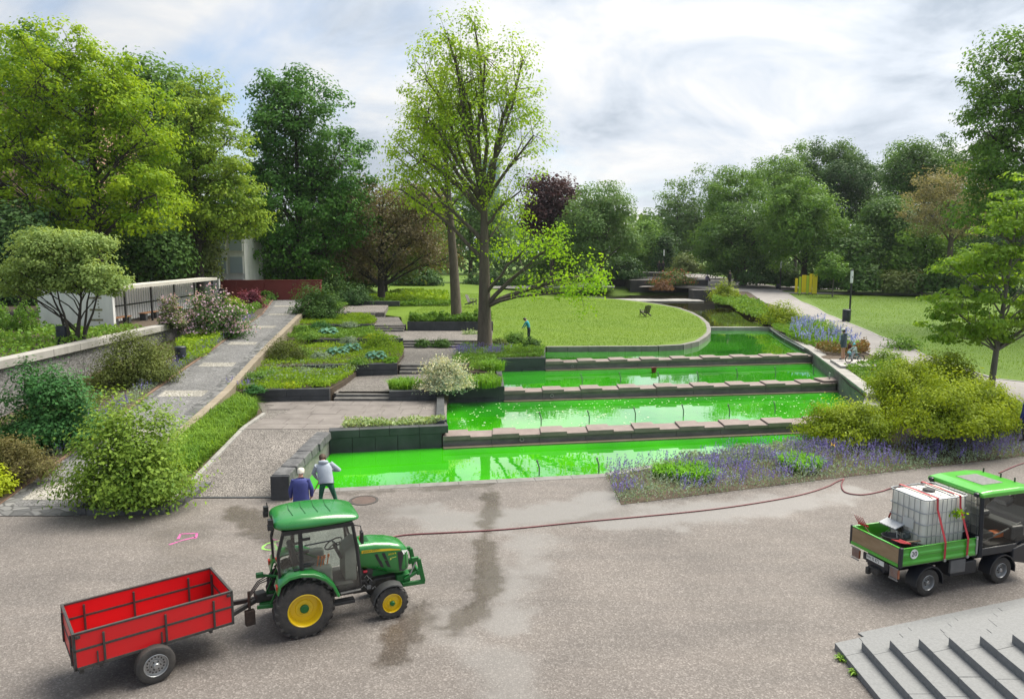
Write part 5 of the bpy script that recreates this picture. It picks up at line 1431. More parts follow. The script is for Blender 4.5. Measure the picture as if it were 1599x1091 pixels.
# leafy backdrop of the left garden: understorey behind pergola and red wall
k = 0
for px, py, rp, hp, Y, lf, lab in [
        (20, 470, 60, 60, 62, 'deep', 'dark shrub far left behind the maple'), (120, 466, 50, 55, 66, 'dark', 'dark shrub behind the maple stems'),
        (190, 462, 45, 60, 62, 'deep', 'deep green shrub right behind the white end wall'), (255, 455, 40, 60, 68, 'dark', 'dark shrub behind the middle of the pergola'),
        (310, 450, 35, 50, 72, 'mid', 'mid-green shrub behind the far end of the pergola'), (380, 450, 35, 55, 76, 'deep', 'deep green shrub behind the left part of the red wall'),
        (440, 448, 40, 60, 80, 'deep', 'deep green shrub behind the right part of the red wall'), (500, 450, 38, 50, 82, 'dark', 'dark shrub between laurel and brownish tree')]:
    c = at_y(px, py, Y); k += 1
    bush('garden_shrub', lab, (c.x, c.y, 2.8), rp * Y / FPX, rp * Y / FPX * .6, hp * Y / FPX * 1.2, 4200, .3, LF[lf], seed=700 + k, rough=.3, stems=False)
# mixed clumps that break up the terraced beds
spots = [(420, 590, 1.2, 'cover2', 22, 14), (470, 585, 1.2, 'silver', 20, 12), (500, 600, 1.2, 'cover2', 16, 10), (400, 612, 1.2, 'ivy', 16, 12), (455, 605, 1.2, 'yellow', 14, 8),
         (500, 560, 1.5, 'silver', 18, 12), (560, 568, 1.5, 'cover2', 16, 10), (610, 566, 1.5, 'lily', 12, 10), (470, 555, 1.55, 'cover2', 18, 14), (545, 535, 1.8, 'silver', 16, 10),
         (480, 530, 1.85, 'cover2', 20, 14), (580, 528, 1.85, 'yellow', 12, 8), (500, 512, 2.1, 'ivy', 18, 12), (545, 510, 2.1, 'silver', 14, 8), (470, 516, 2.1, 'cover2', 14, 12)]
wd = {'cover2': 'mid-green', 'silver': 'grey-green', 'ivy': 'dark green', 'yellow': 'yellow-green', 'lily': 'leafy'}
ord_ = ('first', 'second', 'third', 'fourth', 'fifth', 'sixth', 'seventh', 'eighth')
cnt = {}
for i, (px, py, z, lf, rp, hp) in enumerate(spots):
    cnt[lf] = cnt.get(lf, 0) + 1
    bpx('bed_plant', '%s low mound in the terraced beds, %s of its colour counted from the front' % (wd[lf], ord_[cnt[lf] - 1]), px, py, z, rp, hp, 1300, .10, lf, 800 + i, cat='plant', group='low mounds in the terraced beds', stems=False)
# more of the wooded right bank, behind
for nm, lab, px, py, rx, ry, Y, lf, nn_ in [
        ('beech_tree', 'hazy tree filling the gap above the far path', 1105, 330, 40, 75, 150, 'grey', 9000),
        ('oak_tree', 'tall back tree between the two skyline crowns', 1240, 290, 60, 65, 150, 'mid', 11000),
        ('oak_tree', 'back tree left of the open skyline tree', 1390, 290, 55, 70, 142, 'mid', 11000),
        ('oak_tree', 'dark back tree behind the tan blossoming tree', 1475, 290, 60, 75, 130, 'dark', 11000),
        ('beech_tree', 'low spreading tree over the shrub row behind the meadow', 1330, 395, 60, 40, 96, 'dark', 9000),
        ('beech_tree', 'low dark tree at the right end behind the meadow', 1560, 385, 70, 55, 92, 'deep', 10000),
        ('beech_tree', 'low green tree under the right skyline crowns', 1440, 390, 55, 45, 94, 'mid', 9000)]:
    B = Vector((at_y(px, 440, Y).x, Y, 2.1))
    tree(nm, lab, B, [ell(B, px, py, rx, ry), ell(B, px - rx * .5, py + ry * .35, rx * .7, ry * .6), ell(B, px + rx * .5, py + ry * .4, rx * .7, ry * .6), ell(B, px + rx * .15, py - ry * .4, rx * .55, ry * .55)],
         140, nn_, .40, 1.3, LF[lf], M_BARKD, tr=.4, seed=int(px) + 7, twigs=False)
cover('border_cover', 'dull green low plants filling the bed below the pebble wall', [(-19.7, 22.5), (-16.2, 22.5), (-17.0, 34), (-18.0, 44), (-19.7, 45)], lambda x, y: rampz(y), 6500, .12, LF['olive'], .35, 411)
# grass blades that give the mown turf its tooth
def turf_blades(label, poly, zf, n, seed, lf, L):
    rng = np.random.default_rng(seed); p = scatter(poly, n, rng)
    t = fbm(p[:, 0], p[:, 1], .25, seed, 5) + rng.normal(0, .12, n)
    o = link('lawn_grass', blade_mesh('lawn_grass', np.column_stack([p, zf(p[:, 0], p[:, 1])]), L * rng.uniform(.6, 1.5, n), t, .028, 1.0, rng), lf)
    tag(o, label, 'grass', kind='stuff')
TG = leafmat('turf_blades', (.055, .115, .006), (.11, .175, .012), .4)
turf_blades('short mown grass of the curved centre lawn', [(2.4, 47.5), (9.4, 47.8), (13.6, 53), (15.4, 58.4), (17, 67.8), (17.3, 79), (13, 92), (-8, 92), (-9, 62), (-7.8, 56), (-1.3, 54), (-1.2, 48)], lambda x, y: lawnz(x, y), 60000, 951, TG, .07)
turf_blades('short grass of the meadow right of the path', [(26, 36), (45, 37), (60, 60), (60, 86), (36, 92), (31, 75), (27, 58), (25.8, 48)], lambda x, y: terr(x, y) - .02, 45000, 952, TG, .08)

# ================================================================== VEHICLES
M_JGREEN = mat('tractor_green_paint', (.006, .15, .020), .28, col2=(.016, .175, .032), scale=3, coat=.6)
M_JDARK = mat('tractor_frame_green', (.006, .11, .018), .4, col2=(.010, .135, .026), scale=8)
M_JYEL = mat('wheel_yellow', (.72, .50, .006), .35, col2=(.66, .44, .008), scale=4, coat=.3)
M_TYRE = mat('tyre_rubber', (.022, .022, .024), .8, col2=(.068, .062, .056), scale=5, bump=.25)
M_ENG = mat('greasy_engine', (.02, .02, .021), .5, col2=(.07, .065, .06), scale=9, bump=.3)
M_TRED = mat('trailer_red_paint', (.62, .004, .008), .4, col2=(.55, .006, .010), scale=1.5, coat=.1)
M_FRAME = mat('worn_black_frame', (.025, .025, .026), .55, col2=(.06, .055, .05), scale=12)
M_RIM = mat('silver_rim', (.42, .43, .44), .35, metal=.7, col2=(.30, .31, .32), scale=6)
M_INT = mat('cab_interior', (.26, .25, .215), .6, col2=(.32, .31, .27), scale=4)
M_SEAT = mat('seat_vinyl', (.035, .036, .038), .55)
M_GLASS = glassmat('cab_glass', (.76, .85, .83), .06)
M_TGREEN = mat('utility_green_paint', (.05, .34, .015), .3, col2=(.06, .38, .02), scale=1.5, coat=.6)
M_TBLACK = mat('cab_black', (.012, .014, .02), .35, col2=(.02, .022, .03), scale=4)
M_PLY = mat('worn_plywood', (.24, .16, .085), .8, col2=(.33, .235, .14), scale=2.5, stretch=(.4, 1, 3))
M_HDPE = mat('white_tank_plastic', (.62, .61, .55), .45, col2=(.72, .72, .68), scale=1.2)
M_STRAP = mat('red_strap', (.42, .018, .03), .6, col2=(.33, .03, .04), scale=10)
M_LAMP = mat('clear_lamp', (.75, .76, .74), .15)
M_ORANGE = mat('orange_plastic', (.75, .16, .01), .4)

def text(name, s, size, m, parent, loc, rot, align='LEFT', ext=.001, sx=1.0):
    cu = bpy.data.curves.new(name, 'FONT'); cu.body = s; cu.size = size; cu.align_x = align; cu.align_y = 'CENTER'; cu.extrude = ext; cu.resolution_u = 3
    tmp = bpy.data.objects.new('tmp_text', cu); COL.objects.link(tmp)
    bpy.context.view_layer.update()
    me = bpy.data.meshes.new_from_object(tmp.evaluated_get(bpy.context.evaluated_depsgraph_get()))
    bpy.data.objects.remove(tmp); bpy.data.curves.remove(cu)
    me.materials.clear()
    o = link(name, me, m, parent); o.location = loc; o.rotation_euler = rot; o.scale = (sx, 1, 1)
    return o
def wheel(parent, c, r, w, rr, side, tyre, rimm, hubm=None, lugs=0, dish=.35, holes=0, name='wheel'):
    """side -1: outer face towards -y. tyre mesh with rim and hub as its pieces"""
    b = MB()
    ax = (0, side, 0)
    h = w / 2
    prof = [(rr, -h * .8), (rr * 1.02, -h * .95), (rr + (r - rr) * .35, -h), (rr + (r - rr) * .7, -h * .98), (r * .965, -h * .86), (r * .985, -h * .6), (r * .99, 0),
            (r * .985, h * .6), (r * .965, h * .86), (rr + (r - rr) * .7, h * .98), (rr + (r - rr) * .35, h), (rr * 1.02, h * .95), (rr, h * .8)]
    b.lathe(prof, (0, 0, 0), ax, 40)
    if lugs:
        lh = r * .075
        for k in range(lugs):
            for sg in (-1, 1):
                t0 = 2 * math.pi * (k + (.5 if sg > 0 else 0)) / lugs
                vs = []
                for (yy, dt, rad) in ((0.0 - sg * .01, 0, r * .985), (sg * h * .55, .16, r * .98), (sg * h * .98, .30, r * .93)):
                    for th_ in (-.045, .045):
                        for rd in (rad - .02, rad + lh):
                            a = t0 + dt + th_
                            vs.append((math.cos(a) * rd, yy, math.sin(a) * rd))
                fs = []
                for q in range(2):
                    o = q * 4
                    fs += [(o, o + 1, o + 5, o + 4), (o + 1, o + 3, o + 7, o + 5), (o + 3, o + 2, o + 6, o + 7), (o + 2, o, o + 4, o + 6)]
                fs += [(0, 2, 3, 1), (8, 9, 11, 10)]
                b.add(vs, fs)
    ty = b.build(name, tyre, parent, smooth=R(32)); ty.location = c
    rb = MB()
    d = -dish * w
    rb.lathe([(rr * 1.03, h * .92), (rr * .97, h * .98), (rr * .93, h * .9), (rr * .90, h * .45), (rr * .84, h + d), (rr * .55, h + d + .012), (rr * .5, h + d + .03), (rr * .2, h + d + .035), (.001, h + d + .035)], (0, 0, 0), ax, 36)
    rb.lathe([(rr * 1.02, -h * .9), (rr * .9, -h * .85), (.001, -h * .5)], (0, 0, 0), ax, 24)
    rm = rb.build('rim', rimm, ty, smooth=R(35))
    if holes:
        hb = MB()
        for k in range(holes):
            a = 2 * math.pi * k / holes; rad = rr * .69
            hb.lathe([(.001, 0), (rr * .075, 0)], (math.cos(a) * rad, side * (h + d + .0095 + .004), math.sin(a) * rad), ax, 8)
        hb.build('vent_holes', M_FRAME, ty)
    nb = MB()
    nb.lathe([(rr * .26, h + d + .03), (rr * .26, h + d + .07), (rr * .2, h + d + .085), (.001, h + d + .085)], (0, 0, 0), ax, 16)
    nb.build('hub', hubm or rimm, ty, smooth=R(35))
    bb = MB()
    for k in range(6):
        a = 2 * math.pi * k / 6; rad = rr * .38
        bb.cyl((math.cos(a) * rad, side * (h + d + .02), math.sin(a) * rad), (math.cos(a) * rad, side * (h + d + .055), math.sin(a) * rad), .012, 6)
    bb.build('wheel_bolts', M_FRAME if hubm is None else rimm, ty)
    return ty

# ------------------------------------------------------------------ tractor
def rrect(x, cy, cz, hw, zh, n=3, rad=.1, ch=None):
    """rounded section in the y-z plane at x"""
    pts = []
    for (sy, sz, a0) in ((1, -1, -90), (1, 1, 0), (-1, 1, 90), (-1, -1, 180)):
        for i in range(n + 1):
            a = R(a0 + 90 * i / n)
            pts.append((x, cy + sy * (hw - rad) + rad * math.cos(a), cz + sz * (zh - rad) + rad * math.sin(a)))
    return pts
def tractor():
    t = empty('tractor', (-4.31, 14.28, 0), R(24.2), 'green compact tractor with cab and yellow wheels, coupled to the red trailer', 'tractor')
    for sd, nm in ((-1, 'rear'), (1, 'rear')):
        w = wheel(t, (0, sd * .55, .56), .56, .38, .33, sd, M_TYRE, M_JYEL, M_JDARK, lugs=20, dish=.42)
    for sd in (-1, 1):
        wheel(t, (1.74, sd * .56, .335), .335, .24, .20, sd, M_TYRE, M_JYEL, M_JDARK, lugs=18, dish=.25)
    # drive line and engine
    MB().box((.55, 0, .62), (1.7, .34, .34)).box((0, 0, .56), (.42, .72, .32)).box((1.55, 0, .55), (1.0, .26, .26)).build('transmission', M_ENG, t, bevel=.03)
    MB().cyl((1.74, -.46, .34), (1.74, .46, .34), .06, 10).cyl((0, -.4, .56), (0, .4, .56), .11, 12).build('axle', M_JDARK, t, smooth=True)
    e = MB()
    random.seed(3)
    for i in range(16):
        e.box((random.uniform(1.15, 1.55), random.choice((-1, 1)) * random.uniform(.16, .28), random.uniform(.55, .95)), (random.uniform(.05, .2), random.uniform(.04, .1), random.uniform(.05, .16)), rz=random.uniform(-.4, .4))
    for i in range(8):
        y = random.choice((-1, 1)) * .27
        e.tube([(1.15 + random.uniform(0, .1), y, .9), (1.25, y, random.uniform(.6, .8)), (1.45, y, random.uniform(.5, .9))], .014, 6)
    e.build('engine', M_ENG, t, bevel=.008)
    MB().box((1.28, -.29, .95), (.09, .06, .05)).build('oil_filter', mat('red_filter', (.5, .03, .05), .4), t, bevel=.015)
    eb = MB()
    for q in ((1.2, .62), (1.32, .75), (1.42, .55), (1.26, .82)):
        eb.tube([(q[0], -.3, q[1]), (q[0] + .05, -.31, q[1] + .05), (q[0] + .1, -.29, q[1] - .03)], .01, 5)
    eb.box((1.35, -.29, .6), (.08, .05, .07)).build('hydraulic_lines', M_RIM, t)
    # hood: lofted, rounded, dropping to the nose
    secs = [(1.18, .33, 1.02, 1.53), (1.5, .33, .93, 1.52), (1.8, .325, .80, 1.47), (2.0, .315, .74, 1.41), (2.12, .29, .74, 1.35), (2.2, .245, .77, 1.27), (2.225, .2, .85, 1.2)]
    b = MB()
    b.loft([rrect(x, 0, (z0 + z1) / 2, hw, (z1 - z0) / 2, 4, min(.13, (z1 - z0) / 2.2)) for x, hw, z0, z1 in secs])
    hood = b.build('hood', M_JGREEN, t, smooth=R(50))
    MB().box((1.72, 0, .84), (.9, .4, .16)).build('side_frame', M_JDARK, t, bevel=.03)
    # yellow stripe with lettering, both sides
    for sd in (-1, 1):
        sb = MB()
        top = [(1.21, 1.425), (1.5, 1.41), (1.8, 1.37), (2.03, 1.315)]; bot = [(1.21, 1.36), (1.5, 1.352), (1.8, 1.325), (2.03, 1.295)]
        yy = [.338, .338, .333, .319]
        vs = [(p[0], sd * y, p[1]) for p, y in zip(top, yy)] + [(p[0], sd * y, p[1]) for p, y in zip(bot, yy)]
        sb.add(vs, [(i, i + 1, i + 5, i + 4) for i in range(3)]).build('hood_stripe', M_JYEL, hood)
        rz = 0 if sd < 0 else math.pi
        text('lettering', 'JOHN DEERE', .052, M_JDARK, hood, (1.245 if sd < 0 else 1.58, sd * .341, 1.388), (math.pi / 2, R(1.5) * (-sd) * -1, rz), sx=1.15)
        text('lettering', '3039 R', .055, M_JYEL, hood, (1.76 if sd < 0 else 1.98, sd * .336, 1.245), (math.pi / 2, 0, rz + (R(2) if sd < 0 else -R(2))), sx=1.1)
        vb = MB()
        for (x0, z0) in ((1.47, 1.22), (1.62, 1.22), (1.54, 1.07), (1.68, 1.05)):
            vb.add([(x0, sd * .336, z0 + .08), (x0 + .07, sd * .336, z0 + .08), (x0 + .13, sd * .334, z0 - .09), (x0 + .06, sd * .334, z0 - .06)], [(0, 1, 2, 3)])
        vb.build('side_vent', M_BLACK, hood)
        gb = MB(); gb.add([(1.96, sd * .321, 1.26), (2.07, sd * .306, 1.26), (2.15, sd * .275, 1.22), (2.17, sd * .266, .86), (2.10, sd * .3, .82), (2.0, sd * .319, .84)], [(0, 1, 2, 3, 4, 5)])
        gb.build('side_grille', M_BLACK, hood)
        lb = MB(); lb.add([(2.05, sd * .313, 1.28), (2.2, sd * .25, 1.245), (2.222, sd * .205, 1.2), (2.205, sd * .24, 1.13), (2.1, sd * .302, 1.18)], [(0, 1, 2, 3, 4)])
        lb.build('headlight', M_LAMP, hood)
        MB().add([(1.8, sd * .337, 1.16), (1.83, sd * .337, 1.175), (1.825, sd * .337, 1.13), (1.79, sd * .337, 1.12)], [(0, 1, 2, 3)]).add([(1.84, sd * .3365, 1.17), (1.93, sd * .334, 1.18), (1.93, sd * .334, 1.165), (1.84, sd * .3365, 1.155)], [(0, 1, 2, 3)]).build('badge', mat('badge_yellow', (.55, .6, .12), .4), hood)
    MB().box((2.215, 0, 1.0), (.05, .36, .34)).build('front_grille', M_BLACK, hood, bevel=.03)
    hb = MB()
    for k in range(5): hb.box((1.32, -.12 + k * .06, 1.535), (.18, .012, .01))
    hb.build('hood_louvre', M_JDARK, hood)
    # front implement frame
    f = MB()
    for y in (-.3, .3):
        f.bar((2.05, y, .52), (2.55, y, .50), .06, .09).bar((2.52, y, .5), (2.42, y, 1.02), .06, .09).bar((2.1, y, .62), (2.48, y, .78), .05, .06)
        f.box((2.34, y, 1.03), (.16, .06, .10)).box((2.40, y, .74), (.06, .08, .12))
    f.bar((2.5, -.3, .62), (2.5, .3, .62), .05, .07).box((2.1, 0, .6), (.3, .5, .22))
    f.build('front_linkage', M_JDARK, t, bevel=.012)
    MB().bar((2.2, -.3, .66), (2.36, -.3, .98), .025).bar((2.2, .3, .66), (2.36, .3, .98), .025).build('lift_cylinder', M_RIM, t)
    # rear fenders
    for sd in (-1, 1):
        b = MB()
        arc = [(-.52, 1.02), (-.46, 1.2), (-.28, 1.32), (-.05, 1.345), (.2, 1.3), (.42, 1.17), (.58, .98), (.68, .74)]
        ring = []
        for i, (x, z) in enumerate(arc):
            cx, cz = 0.03, .55
            dx, dz = x - cx, z - cz; L = math.hypot(dx, dz); ux, uz = dx / L, dz / L
            ins, outb = (.34, .77) if i < 6 else (.5, .74)
            ring.append([(x, sd * ins, z), (x, sd * (outb - .05), z + .012), (x + ux * -.012, sd * outb, z - .02), (x - ux * .05, sd * (outb + .005), z - uz * .07), (x - ux * .05, sd * (outb - .02), z - uz * .07), (x - ux * .03, sd * (outb - .06), z - uz * .035), (x - ux * .03, sd * ins, z - uz * .035)])
        fo = b.loft(ring).build('fender', M_JGREEN, t, smooth=R(40))
        MB().box((-.5, sd * .66, 1.1), (.04, .12, .1)).build('tail_light', mat('red_lens', (.4, .02, .01), .25), t, bevel=.01)
        MB().box((-.12, sd * .6, 1.365), (.1, .07, .03)).build('fender_grip', M_BLACK, fo, bevel=.01)
        # front mudguards
        b = MB(); ring = []
        for i in range(8):
            a = R(175 - i * 17); rr_ = .40
            x, z = 1.74 + math.cos(a) * rr_, .335 + math.sin(a) * rr_
            ring.append([(x, sd * .44, z), (x, sd * .69, z), (x + math.cos(a) * -.02, sd * .70, z - .02 * math.sin(a)), (x + math.cos(a) * -.015, sd * .44, z - .015 * math.sin(a))])
        b.loft(ring).build('mudguard', M_SEAT, t, smooth=R(40))
    # cab
    P_ = {}
    for sd in (-1, 1):
        b = MB()
        bt, tp_ = sd * .62, sd * .57
        b.tube([(-.02, bt, 1.28), (-.02, (bt + tp_) / 2 * 1.01, 1.7), (-.02, tp_, 2.12)], .042, 6)
        b.tube([(1.12, sd * .52, .78), (1.10, sd * .60, 1.2), (1.06, sd * .6, 1.65), (.99, tp_, 2.12)], .034, 6)
        b.tube([(-.42, sd * .52, 1.22), (-.44, sd * .54, 1.7), (-.33, sd * .54, 2.12)], .034, 6)
        b.bar((-.36, tp_, 2.12), (1.0, tp_, 2.12), .07, .08)
        b.tube([(.70, sd * .62, .72), (1.12, sd * .55, .70)], .035, 6)
        b.build('cab_post', M_BLACK, t, smooth=R(40))
        # door glass follows the fender curve
        g = MB()
        out_ = [(-.0, 2.10), (.98, 2.10), (1.05, 1.65), (1.09, 1.2), (1.10, .80), (.70, .78), (.60, .98), (.44, 1.18), (.22, 1.32), (-.0, 1.36)]
        def yg(z): return sd * (.6 - .04 * max(0, (z - 1.3)) / .8)
        g.add([(x, yg(z) - sd * .004, z) for x, z in out_], [list(range(len(out_)))]).build('door_glass', M_GLASS, t)
        g = MB(); q = [(-.04, 2.1), (-.34, 2.1), (-.43, 1.7), (-.41, 1.3), (-.04, 1.36)]
        g.add([(x, sd * (.60 - .05 * abs(x)) - sd * .01 - sd * .04 * max(0, z - 1.3) / .8, z) for x, z in q], [list(range(5))]).build('quarter_glass', M_GLASS, t)
        h = MB()
        for z in (1.96, 1.42): h.box((.06, sd * .615, z), (.2, .03, .05))
        h.build('door_hinge', M_BLACK, t)
        MB().tube([(.05, sd * .585, 1.82), (.58, sd * .58, 1.84), (.68, sd * .58, 1.74)], .014, 5).build('grab_rail', M_BLACK, t)
        m = MB(); m.tube([(1.03, sd * .58, 2.08), (1.12, sd * .72, 2.1), (1.13, sd * .74, 2.0)], .012, 5).box((1.13, sd * .75, 1.88), (.05, .14, .24))
        m.build('mirror', M_BLACK, t, bevel=.015)
        MB().box((1.14, sd * .62, 1.79), (.06, .06, .09)).build('indicator', M_ORANGE, t, bevel=.015)
    MB().add([(1.10, -.52, 1.5), (1.10, .52, 1.5), (1.0, .55, 2.11), (1.0, -.55, 2.11)], [(0, 1, 2, 3)]).build('windscreen', M_GLASS, t)
    MB().add([(-.43, -.5, 1.25), (-.43, .5, 1.25), (-.44, .52, 1.7), (-.34, .52, 2.11), (-.34, -.52, 2.11), (-.44, -.52, 1.7)], [(0, 1, 2, 5), (5, 2, 3, 4)]).build('rear_window', M_GLASS, t)
    # roof: moulded dome with ribs
    b = MB()
    sec = []
    for x, hw, z0, z1 in ((-.50, .40, 2.2, 2.25), (-.47, .52, 2.15, 2.33), (-.3, .62, 2.12, 2.39), (.2, .66, 2.12, 2.405), (.7, .64, 2.12, 2.37), (1.03, .58, 2.13, 2.30), (1.14, .5, 2.15, 2.25), (1.16, .44, 2.18, 2.22)):
        sec.append([(x, -hw * .97, z0), (x, hw * .97, z0), (x, hw, z0 + (z1 - z0) * .35), (x, hw * .93, z0 + (z1 - z0) * .72), (x, hw * .76, z0 + (z1 - z0) * .93), (x, hw * .4, z1), (x, -hw * .4, z1), (x, -hw * .76, z0 + (z1 - z0) * .93), (x, -hw * .93, z0 + (z1 - z0) * .72), (x, -hw, z0 + (z1 - z0) * .35)])
    roof = b.loft(sec).build('roof', M_JGREEN, t, smooth=R(60))
    m = roof.modifiers.new('sub', 'SUBSURF'); m.levels = 2; m.render_levels = 2
    rb = MB()
    for x, z in ((-.12, 2.40), (.12, 2.405), (.36, 2.40), (.6, 2.383)):
        rb.tube([(x, -.36, z - .012), (x - .03, 0, z + .0), (x, .36, z - .012)], .009, 5)
    rb.build('roof_rib', M_JDARK, roof)
    MB().box((.33, 0, 2.10), (1.36, 1.12, .06)).build('headliner', M_BLACK, t, bevel=.02)
    for y in (-.4, .4): MB().box((-.55, y, 2.22), (.1, .12, .1)).cyl((-.5, y, 2.26), (-.52, y, 2.46), .012, 6).box((-.54, y, 2.32), (.1, .1, .12)).build('work_light', M_BLACK, t, bevel=.02)
    MB().cyl((.85, .5, 2.3), (.85, .5, 2.78), .006, 5).build('aerial', M_BLACK, t)
    # inside
    MB().box((.35, 0, .80), (1.3, .9, .06)).build('cab_floor', mat('rubber_mat', (.05, .05, .05), .8), t)
    s_ = MB(); s_.box((.12, 0, 1.12), (.44, .46, .14)).box((-.1, 0, 1.42), (.12, .44, .56), ry=R(-10)).box((.14, 0, .95), (.34, .34, .22))
    s_.build('seat', M_SEAT, t, bevel=.05, seg=3)
    MB().box((.1, -.34, 1.32), (.34, .07, .05)).box((.1, .34, 1.32), (.34, .07, .05)).build('armrest', M_SEAT, t, bevel=.02)
    MB().box((.28, -.46, 1.05), (.6, .2, .5)).box((.28, .46, 1.05), (.6, .2, .5)).build('side_console', M_INT, t, bevel=.05, seg=3)
    MB().loft([rrect(.88, 0, 1.12, .3, .32, 3, .1), rrect(1.1, 0, 1.2, .32, .42, 3, .1)]).build('dashboard', M_INT, t, smooth=R(40))
    MB().tube([(.86, 0, 1.2), (.72, 0, 1.52)], .035, 8).build('steering_column', M_SEAT, t)
    rg = MB(); a0 = Vector((-.42, 0, .9)).normalized(); u_ = Vector((0, 1, 0)); v_ = a0.cross(u_)
    rg.tube([Vector((.71, 0, 1.54)) + (u_ * math.cos(k * math.pi / 10) + v_ * math.sin(k * math.pi / 10)) * .19 for k in range(21)], .015, 6, cap=False)
    for k in (0, 7, 13): rg.tube([(.71, 0, 1.53), Vector((.71, 0, 1.54)) + (u_ * math.cos(k * math.pi / 10) + v_ * math.sin(k * math.pi / 10)) * .19], .011, 5)
    rg.build('steering_wheel', M_SEAT, t, smooth=True)
    lv = MB()
    for x, y in ((.3, -.42), (.36, -.46), (.42, -.42), (.5, -.4)): lv.tube([(x, y, 1.28), (x + .03, y, 1.45)], .011, 5).cyl((x + .03, y, 1.44), (x + .035, y, 1.5), .022, 6)
    lv.build('lever', M_ORANGE, t)
    # rear hitch
    hb = MB()
    for sd in (-1, 1):
        hb.bar((-.2, sd * .3, .55), (-.85, sd * .32, .62), .05, .07).bar((-.4, sd * .3, 1.05), (-.6, sd * .31, .62), .035).bar((-.15, sd * .22, 1.0), (-.42, sd * .3, 1.05), .05, .07)
    hb.bar((-.2, 0, .5), (-.78, 0, .52), .12, .08).bar((-.25, 0, 1.0), (-.72, .0, 1.12), .05).box((-.75, 0, 1.13), (.14, .1, .09)).box((-.3, 0, .85), (.14, .3, .5))
    hb.build('rear_hitch', M_JDARK, t, bevel=.012)
    for sd in (-1, 1): MB().box((.75, sd * .5, .5), (.5, .2, .06)).bar((.6, sd * .5, .5), (.6, sd * .3, .75), .04).build('footstep', M_BLACK, t, bevel=.01)
    return t
tractor()

